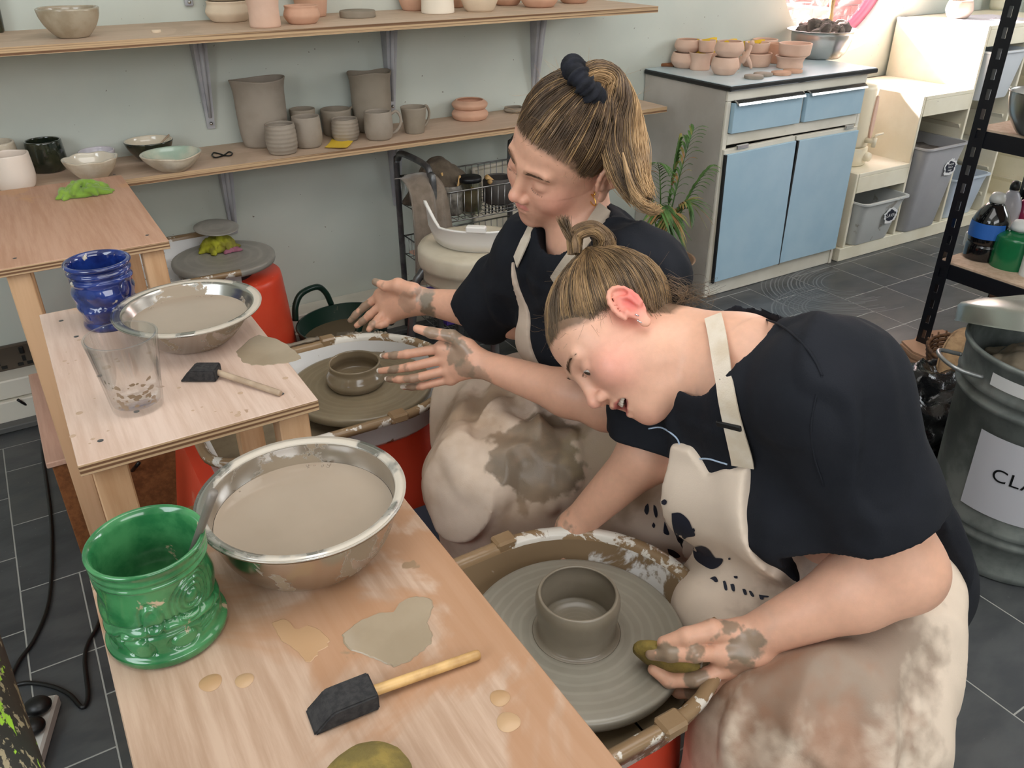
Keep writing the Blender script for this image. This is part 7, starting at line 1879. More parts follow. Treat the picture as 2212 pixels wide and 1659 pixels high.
# ---- apron: bib on the chest, skirt over the thighs
def uvw(T, o, p): return T.T @ (np.array(p)-o)
def apron(person, hip, T, S, bib, lapcaps, lapk, box_, mat, stains, seed, base, h=.0042, fold=.006, zmin=.15, front=.0, extra_cut=None, off=.011, ridges=None):
    K = Vol()
    for a, b, ra, rb, k in lapcaps: K.cap(a, b, ra, rb, k)
    Vs = Vol(); Vs.ops = list(S.ops)
    if ridges:
        b1 = bvh_of(*surf(K, *box_, .011)); ext_ = []
        for op, r, k, pxs in ridges:
            L_ = []
            for x, y in pxs:
                p, n = hit(b1, x, y)
                if p is not None: L_.append(p-n*(r*.70 if op == '+' else -r*.75))
            L_ = spline(L_, 3) if len(L_) > 1 else []
            ext_ += [(L_[i], L_[i+1], r*(.55+.45*math.sin(PI*(i+.5)/len(L_))), k, op) for i in range(len(L_)-1)]
        for a, b, r, k, op in ext_: K.cap(a, b, r, r, k, op)
    def post(F, ax):
        P = np.stack(np.meshgrid(*ax, indexing='ij'), -1); Pd = P.astype(np.float64)
        G, _, _ = Vs.field([a[0] for a in ax], [a[-1] for a in ax], h); G = G[:F.shape[0], :F.shape[1], :F.shape[2]]
        L = (P-hip.astype(np.float32)) @ T.astype(np.float32)
        reg = np.maximum(polysdf(L[..., 0], L[..., 2], bib), -(L[..., 1]-front))
        n = 1-np.abs(vnoise(Pd*np.array([9, 9, 5])+seed))*2
        bibF = np.maximum(G-off-.0035*np.clip(n, -1, 1).astype(np.float32), reg)
        wv = vnoise(Pd*4+seed)[..., None]; n1 = np.clip(1-np.abs(vnoise((Pd+wv*.07)*np.array([9, 9, 3])+seed+3))*3, 0, 1); n2 = (1-np.abs(vnoise((Pd+wv*.05)*np.array([20, 20, 7])+seed+9))*2)
        lap = F+fold*.6-(fold*2.4*n1+fold*.5*n2).astype(np.float32); lap = np.maximum(lap, (zmin-P[..., 2]))
        if extra_cut is not None: lap = extra_cut(lap, P)
        q = np.maximum(.02-np.abs(bibF-lap), 0)/.02; return np.minimum(bibF, lap)-q*q*.005
    V, Q = relax(*surf(K, *box_, h, post), 2)
    b0 = np.array(lin(base)[:3]); col = np.tile(b0, (len(V), 1)); col *= (1+.10*fbm(V*9+seed)[:, None]); rg = np.full(len(V), .85)
    for c, r, st, cc, gl, sh in stains:
        c = np.array(c); D = V-c; d = np.linalg.norm(D, axis=1)/r+.55*fbm(V*16+seed+c[0]*9)+.28*fbm(V*60); w = np.clip((1-d)/sh, 0, 1)*st
        col = col*(1-w[:, None])+np.array(lin(cc)[:3])*w[:, None]; rg = rg*(1-w)+gl*w
    me = npmesh('apron', V, Q); setcol(me, np.clip(col, 0, 1)[:len(me.vertices)]); setwet(me, rg[:len(me.vertices)])
    return rel(link('apron', me, mat, None, True), person), V, Q
def su(px): p, n = hit(bvS, *px); return None if p is None else uvw(TB, hipB, p)
c1_, c2_ = su((1620, 1003)), su((1722, 1222))
print('bibB corners', c1_, c2_)
u1, v1 = (abs(c1_[0]), c1_[2]) if c1_ is not None else (.10, .25)
u2, v2 = (abs(c2_[0]), c2_[2]) if c2_ is not None else (.16, .06)
bibB = [(-u1, v1), (-.035, v1-.004), (0, v1-.02), (.03, v1+.012), (u1, v1+.01), (u1+.02, v1-.06), (u2+.02, v2), (u2+.03, v2-.2), (-u2-.03, v2-.2), (-u2, v2), (-(u1*.55+u2*.45), v1*.45+v2*.55)]
hL, hR = hipB+np.array([-.02, -.10, -.02]), hipB+np.array([0, .11, -.02])
lapB = [(hL, kLB+np.array([.0, .0, .01]), .110, .085, 0), (hR, kRB+np.array([0, 0, -.01]), .105, .075, .10), (hipB+np.array([-.08, 0, .0]), hipB+np.array([-.20, .02, -.07]), .11, .09, .12), (kLB+np.array([.0, .03, .0]), kLB+np.array([.03, .06, -.28]), .085, .115, .10), (kLB+np.array([.10, -.04, -.02]), kLB+np.array([.12, -.02, -.3]), .090, .12, .10), (np.array([.68, .49, .35]), np.array([.70, .50, .12]), .07, .09, .08), (hL+np.array([.0, -.03, .02]), kLB+np.array([.10, -.04, -.02]), .09, .08, .06), (kRB, kRB+np.array([0.03, -.02, -.25]), .075, .08, .08)]
m_st = (146, 128, 108)
stB = [((.76, .44, .52), .16, .85, (150, 130, 114), .6, .35), ((.72, .42, .45), .13, .6, (164, 118, 92), .7, .5), ((.70, .43, .38), .10, .7, (148, 126, 108), .6, .3), ((.85, .47, .60), .07, .5, (150, 134, 120), .6, .3), ((.80, .52, .62), .06, .45, (150, 136, 130), .5, .3),
       ((.68, .50, .40), .10, .5, (160, 118, 90), .7, .4), ((.78, .40, .42), .10, .5, (158, 132, 108), .7, .4), (hipB+TB @ np.array((-.03, .13, .19)), .035, .35, (206, 172, 120), .85, .8), (hipB+TB @ np.array((.03, .15, .08)), .08, .45, (186, 160, 138), .8, .6), ((.84, .98, .5), .12, .6, (158, 132, 106), .7, .4)]
apB, VaB, QaB = apron(pB, hipB, TB, SB, bibB, lapB, .1, ((.50, .25, .10), (1.16, 1.12, .96)), m_aprB, stB, 1.0, (222, 204, 186), fold=.006, zmin=.12, ridges=[('+', .016, .02, [(1990, 1350), (1900, 1392), (1820, 1430), (1740, 1455), (1660, 1475), (1590, 1510)]), ('+', .012, .02, [(1960, 1400), (1880, 1440), (1790, 1480), (1720, 1500)]), ('+', .012, .02, [(1600, 1520), (1575, 1580), (1580, 1650)]), ('+', .014, .025, [(1930, 1420), (1890, 1520), (1900, 1640)]), ('+', .008, .015, [(1700, 1540), (1735, 1600), (1780, 1655)])])
bvA = bvh_of(VaB, QaB)
def strapon(bvs, pxs, w, name, par, mat, off=.003, lift=0.0):
    P, N = [], []
    for x, y in pxs:
        best = None
        for b_ in bvs:
            p, n = hit(b_, x, y)
            if p is not None and (best is None or depth(p) < depth(best[0])): best = (p, n)
        if best: P.append(best[0]+best[1]*off); N.append(best[1])
    # smooth normals along the strap
    for _ in range(2): N = [nrm(sum(N[max(0, i-1):i+2])) for i in range(len(N))]
    for _ in range(2): P = [P[i] if i in (0, len(P)-1) else P[i]*.5+(P[i-1]+P[i+1])*.25 for i in range(len(P))]
    P2 = [np.array(q[:3]) for q in spline(P, 3)]; N2 = [nrm(q) for q in spline(N, 3)]; P, N = P2, N2
    for i in range(len(P)):
        x, y = proj(P[i]); bd_ = None
        for b_ in bvs:
            p, n = hit(b_, x, y)
            if p is not None and (bd_ is None or depth(p) < bd_[0]): bd_ = (depth(p), p, n)
        if bd_ is not None and bd_[0]-off*.8 < depth(P[i]): P[i] = bd_[1]-nrm(ray(x, y))*off*1.1
    for _ in range(3): P = [P[i] if i in (0, len(P)-1) else (P[i]*.5+(P[i-1]+P[i+1])*.25-CF*.0013) for i in range(len(P))]
    P = [lerp(P[i], (P[max(0, i-1)]+P[min(len(P)-1, i+1)])/2, .5) if 0 < i < len(P)-1 else P[i] for i in range(len(P))]
    return rel(ribbon(name, P, N, w, mat, None), par)
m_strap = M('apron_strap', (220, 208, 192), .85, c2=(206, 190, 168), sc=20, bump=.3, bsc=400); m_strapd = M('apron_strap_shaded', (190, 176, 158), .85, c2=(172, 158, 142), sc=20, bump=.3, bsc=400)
sp_ = strapon([bvS, bodyB, bvA], [(1518, 652), (1542, 690), (1556, 740), (1562, 790), (1570, 840), (1580, 890), (1590, 930), (1600, 970), (1608, 1004)], (.024, .030), 'neck_strap', pB, m_strap, .005, .008)
p, n = hit(bvS, 1582, 912); SLR = 1.75
if p is not None: boxobj('strap_slider', (-.018, .018, -.004, .004, -.0025, .0025), m_black, pB, bev=.001, M=Matrix.Translation(Vector(p+n*.009)-Vector(pB.location)) @ Vector(n).to_track_quat('Z', 'X').to_matrix().to_4x4() @ Matrix.Rotation(SLR, 4, 'Z'))
p, n = hit(bodyB, 1516, 650)
if p is not None: tubeobj('strap_ring', [Vector(p+n*.006+(CR*a+CU*b))-Vector(pB.location) for a, b in ((-.016, .006), (.016, -.001), (.016, -.006), (-.016, .0))], .0016, m_grey, pB, closed=True, seg=6)
# black splash logo and half hidden lettering on the bib
logo = [[(1430, 1082), (1437, 1078), (1442, 1083), (1438, 1090), (1431, 1088)], [(1394, 1093), (1400, 1088), (1402, 1102), (1398, 1112), (1392, 1104)], [(1412, 1090), (1418, 1096), (1421, 1112), (1417, 1118), (1412, 1104)], [(1452, 1108), (1470, 1107), (1488, 1122), (1496, 1140), (1502, 1156), (1484, 1160), (1468, 1172), (1458, 1150), (1453, 1130)],
        [(1436, 1126), (1442, 1140), (1446, 1154), (1434, 1150)], [(1498, 1182), (1516, 1178), (1532, 1186), (1546, 1204), (1562, 1206), (1558, 1220), (1540, 1230), (1520, 1222), (1502, 1206)], [(1442, 1184), (1456, 1188), (1470, 1200), (1460, 1204), (1446, 1196)], [(1412, 1128), (1416, 1134), (1413, 1140), (1409, 1135)], [(1494, 1142), (1500, 1140), (1502, 1146), (1496, 1148)], [(1574, 1204), (1578, 1203), (1579, 1207), (1575, 1208)], [(1586, 1244), (1594, 1244), (1593, 1249), (1587, 1248)]]
for pl_ in logo:
    o_ = patch('ink_splash', bvA, pl_, m_navy, None, .0014)
    if o_: rel(o_)
for pl_ in ([(1534, 1250), (1546, 1246), (1552, 1256), (1546, 1258), (1541, 1254)], [(1562, 1256), (1568, 1256), (1572, 1274), (1566, 1274)], [(1578, 1262), (1586, 1262), (1588, 1276), (1582, 1276)], [(1604, 1272), (1611, 1273), (1614, 1284), (1608, 1284)], [(1618, 1276), (1624, 1277), (1630, 1288), (1624, 1288)], [(1640, 1284), (1660, 1287), (1660, 1290), (1648, 1290), (1650, 1295), (1643, 1294)], [(1688, 1288), (1696, 1289), (1704, 1297), (1697, 1297)]):
    o_ = patch('lettering', bvA, pl_, m_navy, None, .0014)
    if o_: rel(o_)
# pale line print on the shirt chest
for pts in ([(1402, 925), (1428, 922), (1450, 934), (1466, 950), (1472, 975)], [(1496, 1004), (1508, 992), (1530, 990), (1552, 996), (1572, 1002)]):
    L_ = lay(bvS, pts, .0015)
    if len(L_) > 2: rel(tubeobj('shirt_print_line', spline(L_, 4), .0014, M('pale_blue_print', (176, 196, 220), .6), seg=5))
L_ = lay(bvS, [(1648, 688), (1680, 700), (1712, 722), (1742, 752), (1762, 782), (1776, 812)], .0004)
if len(L_) > 3: rel(tubeobj('shoulder_seam', spline(L_, 4), .0016, m_shirt, seg=6))
L_ = lay(bvS, [(1776, 812), (1760, 870), (1752, 930), (1760, 990), (1780, 1050)], .0003)
if len(L_) > 3: rel(tubeobj('sleeve_seam', spline(L_, 4), .0014, m_shirt, seg=6))
# sponge in her hand
cS = atD(1440, 1422, 1.143)
so = blob('sponge', cS, .050, .033, .016, m_sponge, 'yellow sponge held in the fingers over the nearest wheel', 'sponge', 5, .10, 4)
so.rotation_euler = Matrix(np.stack([nrm(CR*.9-CU*.35), nrm(np.cross(nrm(CR*.25+CU*.8+CF*.55), nrm(CR*.9-CU*.35))), nrm(CR*.25+CU*.8+CF*.55)], 1).tolist()).to_euler()
# hair: cap, combed strands, a loose looped bun and flyaway wisps
hlB_ = HL([-.12, -.09, -.05, -.02, .0, .02, .04, .06, .075, .09], [-.045, -.045, -.040, .012, .034, .040, .052, .072, .083, .092])
rel(hair_cap(None, oB, AB, sB, m_capB, hlB, 'hair', .003))
g0 = len(COL.objects)
hpar = empty('hair_strand_group', (0, 0, 0)); 
def adopt(fn, par):
    n0 = set(COL.objects.keys()); fn()
    for nme in [k for k in COL.objects.keys() if k not in n0]:
        o_ = COL.objects[nme]
        if o_.parent is None: rel(o_, par)
bpy.data.objects.remove(hpar)
tgtB = (-.030, -.075, .118)
adopt(lambda: headhair(None, oB, AB, sB, tgtB, 7000, [m_hairBd, m_hairB, m_hairB, m_hairBl], hlB, .006, 4, .16), pB)
adopt(lambda: headhair(None, oB, AB, sB, tgtB, 1500, [m_hairBd, m_hairB], hlB, .003, 44, .30, r=.0003, short=.16), pB)
adopt(lambda: baby_hairs(oB, AB, sB, hlB, 240, m_hairB, None, 5, .018), pB)
adopt(lambda: baby_hairs(oB, AB, sB, hlB, 140, m_hairB, None, 6, .036, True, 'flyaway_hairs', 1.2), pB)
def bundle(guide, n, rad, r0, name, mats, par, seed=0, taper=(.4, 1, .7), curl=0.0, kk=26):
    rs = np.random.RandomState(seed); G = np.array(spline(guide, 8)); t = np.linspace(0, 1, len(G)); u = np.linspace(0, 1, kk); G = np.stack([np.interp(u, t, G[:, i]) for i in range(3)], 1)
    T = np.gradient(G, axis=0); T /= np.linalg.norm(T, axis=1, keepdims=True); a = np.cross(T, [0.2, 0.1, .95]); a /= np.linalg.norm(a, axis=1, keepdims=True); b = np.cross(T, a)
    R_ = np.interp(u, np.linspace(0, 1, len(taper)), taper)*rad; gr = [[] for _ in mats]
    for i in range(n):
        th = rs.rand()*2*PI; q = math.sqrt(rs.rand()); ph = rs.rand()*6; cl = curl*(1+.5*rs.normal())
        off = a*(np.cos(th+.6*u)*q*R_+cl*np.sin(9*u+ph)*u)[:, None]+b*(np.sin(th+.6*u)*q*R_*.7+cl*np.cos(7*u+ph)*u)[:, None]
        ln = rs.uniform(.70, 1.0)**.8; P = G+off; P = np.stack([np.interp(u*ln, u, P[:, j]) for j in range(3)], 1)
        gi = int(np.clip((math.sin(th*2+q*5+seed)*.5+.5+rs.normal()*.2)*len(mats), 0, len(mats)-1)); gr[gi].append(P)
    for m_, g_ in zip(mats, gr):
        if g_: strands(np.array(g_), r0, r0*.5, name, m_, None)
tb = oB+AB @ np.array(tgtB); ub = nrm(AB @ (np.array(tgtB)-np.array([0, -.018, .042])))
side = nrm(CR*.95+CU*.1)
for k, (h_, w_, sh_) in enumerate(((.042, .055, .0), (.030, .040, -.012), (.036, .03, .014))):
    adopt(lambda: bundle([tb-side*w_*.5+CF*sh_, tb-side*w_*.45+CU*h_*.8+CF*sh_, tb+side*.005+CU*h_+CF*sh_, tb+side*w_*.55+CU*h_*.5+CF*sh_, tb+side*w_*.6-CU*.008+CF*sh_], 380, .0095, .0005, 'bun_loop', [m_hairB, m_hairBl], None, 3+k, (.6, 1, .8), .002), pB)
adopt(lambda: bundle([tb-side*.01, tb-side*.026+CU*.02, tb-side*.036+CU*.045, tb-side*.040+CU*.062], 120, .012, .0006, 'bun_ends', [m_hairB, m_hairBd], None, 9, (.3, .7, 1.3), .004, 12), pB)
adopt(lambda: bundle([oB+AB @ np.array((-.03, -.09, .0)), atD(1480, 640, 1.24), atD(1520, 660, 1.22)], 110, .04, .0003, 'nape_wisps', [m_hairBd, m_hairB], None, 12, (1, .9, 1.0), .012, 14), pB)
adopt(lambda: bundle([atD(1400, 640, 1.20), atD(1440, 700, 1.185), atD(1470, 740, 1.18)], 40, .02, .0003, 'nape_wisps', [m_hairB], None, 13, (1, .8, .8), .006, 10), pB)
# ear rings
def ring(px_, r, t_, bv, m_, par, label=None, tilt=0.0):
    p, n = hit(bv, *px_)
    if p is None: return
    e1 = nrm(CU+CR*tilt); e2 = nrm(n); P = [p+(e1*math.cos(a)+e2*math.sin(a)*.8)*r-e1*r*.6 for a in np.linspace(0, 2*PI, 20, endpoint=False)]
    rel(tubeobj('earring', P, t_, m_, None, closed=True, seg=6), par)
ring((1380, 692), .0045, .0009, bodyB, m_silver, pB, tilt=-2.0); ring((1374, 680), .003, .0009, bodyB, m_silver, pB, tilt=-2)
# shorts, shoes, stool
Sh = Vol(); Sh.cap(hipB+np.array([.03, -.10, -.02]), lerp(hipB+np.array([0, -.1, 0]), kLB+np.array([.02, -.03, 0]), .62), .105, .088, 0); Sh.cap(hipB+np.array([.03, .09, -.02]), lerp(hipB, kRB, .55), .11, .085, .05); Sh.ell(hipB+np.array([.03, 0, -.01]), (.15, .19, .11), .06)
V, Q = surf(Sh, (.6, .3, .25), (1.25, 1.1, .68), .006); rel(link('shorts', npmesh('shorts', V, Q), m_shirt, None, True))
def shoes(par, fts, m_):
    for f_, dv in fts:
        S_ = Vol(); d = nrm(dv); S_.cap(f_+np.array([0, 0, -.02])-d*.03, f_+np.array([0, 0, -.033])+d*.13, .036, .032, 0); S_.cap(f_-d*.01, f_+np.array([0, 0, .03])-d*.01, .036, .038, .03); S_.plane((0, 0, .002), (0, 0, -1))
        V, Q = surf(S_, f_-np.array([.2, .2, .08]), f_+np.array([.2, .2, .1]), .006); rel(link('shoe', npmesh('shoe', V, Q), m_, None, True), par)
shoes(pB, [(fLB, [-1, -.1, 0]), (fRB, [-1, .1, 0])], M('dark_shoe', (40, 42, 48), .6))
def seat(c, label, m1, z=.38):
    t = empty('stool', (c[0], c[1], 0), label=label, cat='stool')
    latheobj('seat', [(0, z-.03), (.15, z-.03), (.16, z-.02), (.16, z-.005), (.15, z), (0, z)], m1, t, seg=40)
    for k in range(4):
        a = PI/4+k*PI/2; tubeobj('leg', [(.12*math.cos(a), .12*math.sin(a), z-.02), (.17*math.cos(a), .17*math.sin(a), .0)], .012, m_cable, t, seg=10)
    tubeobj('foot_ring', [(.15*math.cos(a), .15*math.sin(a), .14) for a in np.linspace(0, 2*PI, 24, endpoint=False)], .007, m_cable, t, closed=True, seg=8)
seat((1.03, .60), 'dark stool under the bending person', M('dark_grey_seat', (44, 48, 58), .5))

# ================= blonde woman at the middle wheel
pA = empty('person', (1.0, 1.15, 0), label='person with a high blonde ponytail shaping the low pot at the middle wheel', cat='person', group='people at the pottery wheels')
oA = np.array([.788, 1.130, 1.042]); AA_ = np.stack([nrm([-.171, .905, .389]), nrm([-.946, -.041, -.322]), nrm([-.275, -.423, .863])], 1); sA = 1.0
hipA, neckA = np.array([1.0, 1.15, .50]), np.array([.818, 1.105, .895]); LA, RA = np.array([.815, .955, .880]), np.array([.803, 1.235, .835])
TA = tframe(hipA, neckA, LA, RA)
eLA, wLA = atD(1312, 878, 1.42), atD(1040, 786, 1.525); eRA, wRA = atD(1118, 684, 1.72), atD(913, 650, 1.82)
Av = Vol(); torso_ops(Av, hipA, neckA, LA, RA, TA, -.012, .92)
Av.cap(LA, RA, .042, .042, .05); Av.cap(neckA-TA[:, 2]*.03, neckA, .075, .052, .04)
Av.cap(oA+AA_ @ np.array((0, -.028, -.05)), neckA, .048, .052, .03); Av.cap(oA+AA_ @ np.array((0, .01, -.07)), neckA+TA[:, 1]*.02-TA[:, 2]*.01, .034, .040, .03)
Av.cap(LA, eLA, .050, .040, .03); Av.cap(eLA, lerp(eLA, wLA, .3), .041, .040, .02); Av.cap(lerp(eLA, wLA, .3), wLA, .040, .0255, .02)
Av.cap(RA, eRA, .050, .042, .03); Av.cap(eRA, lerp(eRA, wRA, .3), .046, .045, .02); Av.cap(lerp(eRA, wRA, .3), wRA, .045, .0275, .02)
kLA, kRA = np.array([.61, 1.13, .455]), np.array([.74, 1.35, .465]); fLA, fRA = np.array([.66, 1.08, .07]), np.array([.80, 1.36, .07])
for h_, k_, f_ in ((hipA+np.array([0, -.09, -.02]), kLA, fLA), (hipA+np.array([0, .09, -.02]), kRA, fRA)):
    Av.cap(h_, k_, .070, .05, .04); Av.cap(k_, f_, .048, .032, .03)
P = atD
# left hand, back towards us
kn = [P(955, 752, 1.545), P(962, 775, 1.545), P(968, 799, 1.550), P(974, 819, 1.560)]
FL_ = [([kn[0], P(879, 765, 1.565), P(852, 768, 1.575), P(829, 769, 1.585)], [.0098, .0084, .0074, .0060]),
       ([kn[1], P(884, 793, 1.560), P(852, 798, 1.570), P(822, 801, 1.580)], [.0098, .0086, .0075, .0062]),
       ([kn[2], P(891, 818, 1.560), P(862, 820, 1.570), P(839, 819, 1.580)], [.0094, .0082, .0072, .0060]),
       ([kn[3], P(912, 834, 1.570), P(890, 836, 1.578), P(873, 836, 1.586)], [.0086, .0074, .0066, .0054]),
       ([P(1010, 752, 1.525), P(977, 727, 1.520), P(932, 719, 1.525), P(901, 710, 1.53)], [.0165, .0125, .0105, .0078])]
for k_ in kn: Av.cap(lerp(wLA, k_, .12), k_, .0175, .0105, .014)
Av.cap(kn[0], kn[3], .011, .010, .010); Av.cap(FL_[4][0][0], kn[0], .014, .0115, .012); Av.cap(wLA, FL_[4][0][0], .02, .0165, .012)
for p_, r_ in FL_: finger(Av, p_, r_, .004)
# right hand, palm towards us
kn2 = [P(822, 637, 1.865), P(828, 655, 1.862), P(833, 672, 1.86), P(842, 687, 1.86)]
FR_ = [([kn2[0], P(788, 662, 1.880), P(769, 679, 1.885), P(757, 692, 1.888)], [.0108, .0092, .0080, .0066]),
       ([kn2[1], P(799, 680, 1.868), P(783, 694, 1.872), P(771, 703, 1.875)], [.0108, .0094, .0082, .0068]),
       ([kn2[2], P(818, 689, 1.850), P(804, 702, 1.845), P(797, 712, 1.842)], [.0104, .0092, .0082, .0066]),
       ([kn2[3], P(832, 699, 1.845), P(822, 703, 1.84), P(815, 704, 1.84)], [.0095, .0082, .0074, .0062]),
       ([P(893, 628, 1.80), P(860, 617, 1.815), P(832, 618, 1.825), P(811, 609, 1.83)], [.0185, .0145, .0112, .0085])]
for k_ in kn2: Av.cap(lerp(wRA, k_, .10), k_, .0215, .0120, .016)
Av.cap(kn2[0], kn2[3], .012, .011, .012); Av.cap(wRA, FR_[4][0][1], .022, .016, .014); Av.cap(FR_[4][0][1], kn2[0], .013, .010, .012)
for p_, r_ in FR_: finger(Av, p_, r_, .004)
head_ops(Av, oA, AA_, sA, wide=1.0, smile=.0065)
pts = np.array([p for f_, r in FL_ for p in f_]+[wLA]); hb1 = (pts.min(0)-.025, pts.max(0)+.025)
pts = np.array([p for f_, r in FR_ for p in f_]+[wRA]); hb2 = (pts.min(0)-.028, pts.max(0)+.028)
hb0 = (oA-.155, oA+.165)
c0 = outside(*surf(Av, (.48, .85, 0.0), (1.25, 1.72, 1.02), .0055), [hb0, hb1, hb2], .006)
V, Q = combine([c0, surf(Av, *hb0, .0021), surf(Av, *hb1, .0019), surf(Av, *hb2, .0021)])
lookA = dict(cheek=(226, 150, 134), ear=(214, 142, 120), earw=.4, lid=(206, 152, 132), brow=(150, 108, 84), nose=(222, 148, 132), lip=(196, 116, 110), scalp=(98, 78, 60), hl=hlA, liplines=[[(p[0], p[1], p[2]+.0055*abs(p[0])/.024) for p in ch] for ch in LIPC])
def thr(F_): return [p for f_, r in F_ for p in f_]
clayA = [(FL_[i][0][j], r, s, None) for i, j, r, s in ((0, 2, .014, .8), (1, 2, .016, .85), (2, 1, .016, .6), (3, 2, .016, .8), (2, 3, .014, .8), (4, 1, .022, .85), (4, 2, .018, .8), (0, 3, .010, .8), (1, 1, .012, .5))]+[(P(985, 760, 1.51), .030, .75, None), (P(1000, 800, 1.51), .024, .65, None), (P(1040, 815, 1.51), .026, .5, None)] + \
        [(FR_[i][0][j], r, s, None) for i, j, r, s in ((0, 1, .020, .75), (0, 2, .016, .7), (0, 3, .012, .8), (1, 2, .014, .7), (4, 3, .014, .85), (4, 2, .012, .7), (2, 2, .012, .6))]+[(P(928, 650, 1.79), .020, .95, (120, 104, 86)), (P(925, 668, 1.79), .022, .9, (120, 104, 86)), (P(918, 640, 1.79), .026, .6, (160, 150, 138)), (P(880, 655, 1.80), .03, .35, None)]
cols, rg = skin_colors(V, (218, 166, 140), [(oA, AA_, sA, lookA)], clayA)
rel(body_obj('body', V, Q, m_skinA, None, cols, rg), pA); bodyA = bvh_of(V, Q)
n0 = set(COL.objects.keys()); eyes(pA, oA, AA_, sA, False, m_brow)
for k_ in [k_ for k_ in COL.objects.keys() if k_ not in n0]: rel(COL.objects[k_], pA)
for F_, nv in ((FL_, -CF*1.0+CU*.4), ):
    for i, (p_, r_) in enumerate(F_):
        rel(nail('fingernail', p_[-1], p_[-2], nv if i < 4 else CU-CF*.4, m_nail, None, .0052 if i < 4 else .006, .011, .006), pA)
for i, (p_, r_) in enumerate(FR_):
    if i in (0, 1, 4): rel(nail('fingernail', p_[-1], p_[-2], (CF*.6-CU*.2-CR*.9) if i < 2 else (CU+CR*-.6), m_nail, None, .0055, .011, .006), pA)
V_ = vessel
armsA = [(LA, eLA, .074, .070, .80, .056), (RA, lerp(eRA, wRA, .34), .068, .072, 1.0, .060)]
shA, SA, VsA, QsA = shirt(pA, hipA, neckA, LA, RA, TA, armsA, .98, .012, [(None, capd(neckA-TA[:, 2]*.0+TA[:, 1]*.01, neckA+TA[:, 2]*.12+TA[:, 1]*.02, .058, .075))], 5.0, ((.62, .80, .40), (1.22, 1.46, 1.0)), folds=.007)
bvSA = bvh_of(VsA, QsA)
def suA(px): p, n = hit(bvSA, *px); return None if p is None else uvw(TA, hipA, p)
a1, a2, a3 = suA((1112, 560)), suA((1205, 605)), suA((1085, 700))
print('bibA', a1, a2, a3)
bibA = [(-.095, .235), (-.03, .205), (.0, .200), (.03, .215), (.085, .245), (.115, .18), (.165, .06), (.18, -.12), (-.18, -.12), (-.15, .05)]
if a1 is not None: bibA[4] = (a1[0]+.0, a1[2])
if a2 is not None: bibA[0] = (min(a2[0], -.05), a2[2])
hL, hR = hipA+np.array([-.02, -.10, -.02]), hipA+np.array([-.02, .10, -.02])
lapA = [(hL, kLA, .105, .085, 0), (hR, kRA, .100, .080, .10), (hipA+np.array([-.10, 0, .0]), lerp(kLA, kRA, .5)+np.array([.06, -.02, .0]), .10, .075, .14), (kLA, kLA+np.array([.03, -.03, -.30]), .085, .10, .08), (kRA, kRA+np.array([.05, -.02, -.28]), .08, .09, .08), (lerp(kLA, kRA, .5), lerp(kLA, kRA, .5)+np.array([.06, 0, -.28]), .07, .09, .10), (kLA+np.array([.10, -.05, .01]), kLA+np.array([.12, -.08, -.2]), .085, .09, .08)]
q0 = lambda x, y, t: atD(x, y, t)
stA = [(q0(1160, 1000, 1.50), .085, .95, (118, 104, 88), .25, .10), (q0(1190, 960, 1.53), .06, .9, (126, 110, 92), .3, .12), (q0(1100, 860, 1.62), .08, .55, (156, 132, 108), .6, .4), (q0(1040, 900, 1.62), .08, .45, (160, 134, 110), .7, .4), (q0(1020, 930, 1.62), .09, .6, (150, 128, 106), .5, .35), (q0(1060, 1060, 1.55), .08, .5, (164, 138, 114), .6, .4), (q0(1060, 760, 1.66), .05, .8, (124, 108, 92), .6, .25), (q0(1200, 870, 1.5), .05, .6, (140, 118, 96), .5, .25), (q0(1230, 900, 1.5), .05, .6, (134, 112, 92), .5, .2),
       (q0(1040, 1000, 1.6), .16, .55, (178, 150, 124), .7, .5), (q0(1150, 1120, 1.48), .10, .35, (176, 150, 122), .7, .5), (q0(1130, 740, 1.56), .05, .35, (170, 150, 130), .7, .4), (q0(1330, 960, 1.45), .12, .4, (186, 170, 128), .8, .6)]
apA, VaA, QaA = apron(pA, hipA, TA, SA, bibA, lapA, .1, ((.45, .82, .12), (1.2, 1.52, .92)), m_aprA, stA, 4.0, (210, 190, 172), fold=.006, zmin=.14, ridges=[('+', .018, .025, [(1040, 760), (1010, 830), (990, 900), (985, 980), (1010, 1060)]), ('-', .010, .02, [(1060, 800), (1035, 870), (1025, 950)]), ('+', .015, .02, [(1085, 800), (1070, 860), (1085, 900), (1150, 925), (1230, 925)]), ('-', .010, .02, [(1110, 860), (1160, 895), (1240, 905), (1300, 890)]), ('+', .014, .02, [(1130, 820), (1180, 860), (1250, 870)]), ('+', .014, .02, [(1240, 940), (1230, 1020), (1200, 1100)])])
bvAA = bvh_of(VaA, QaA)
strapon([bvSA, bvAA], [(1155, 480), (1148, 500), (1138, 522), (1128, 545), (1118, 566)], .024, 'neck_strap', pA, m_strap, .003)
strapon([bvSA, bodyA, bvAA], [(1304, 452), (1292, 480), (1276, 508), (1258, 536), (1238, 565), (1218, 592), (1206, 612)], (.030, .032), 'neck_strap', pA, m_strapd, .005, .005)
for pl_ in ([(1105, 674), (1110, 672), (1113, 678), (1109, 682), (1104, 680)], [(1086, 708), (1094, 712), (1098, 724), (1092, 732), (1087, 720)], [(1108, 706), (1118, 708), (1121, 724), (1116, 738), (1104, 742), (1102, 726)], [(1112, 744), (1120, 742), (1126, 748), (1116, 750)]):
    o_ = patch('ink_splash', bvAA, pl_, m_navy, None, .0014)
    if o_: rel(o_, pA)
hlA_ = HL([-.12, -.09, -.05, -.025, -.005, .01, .03, .05, .07, .09], [-.030, -.035, -.030, .000, .030, .022, .034, .060, .078, .090])
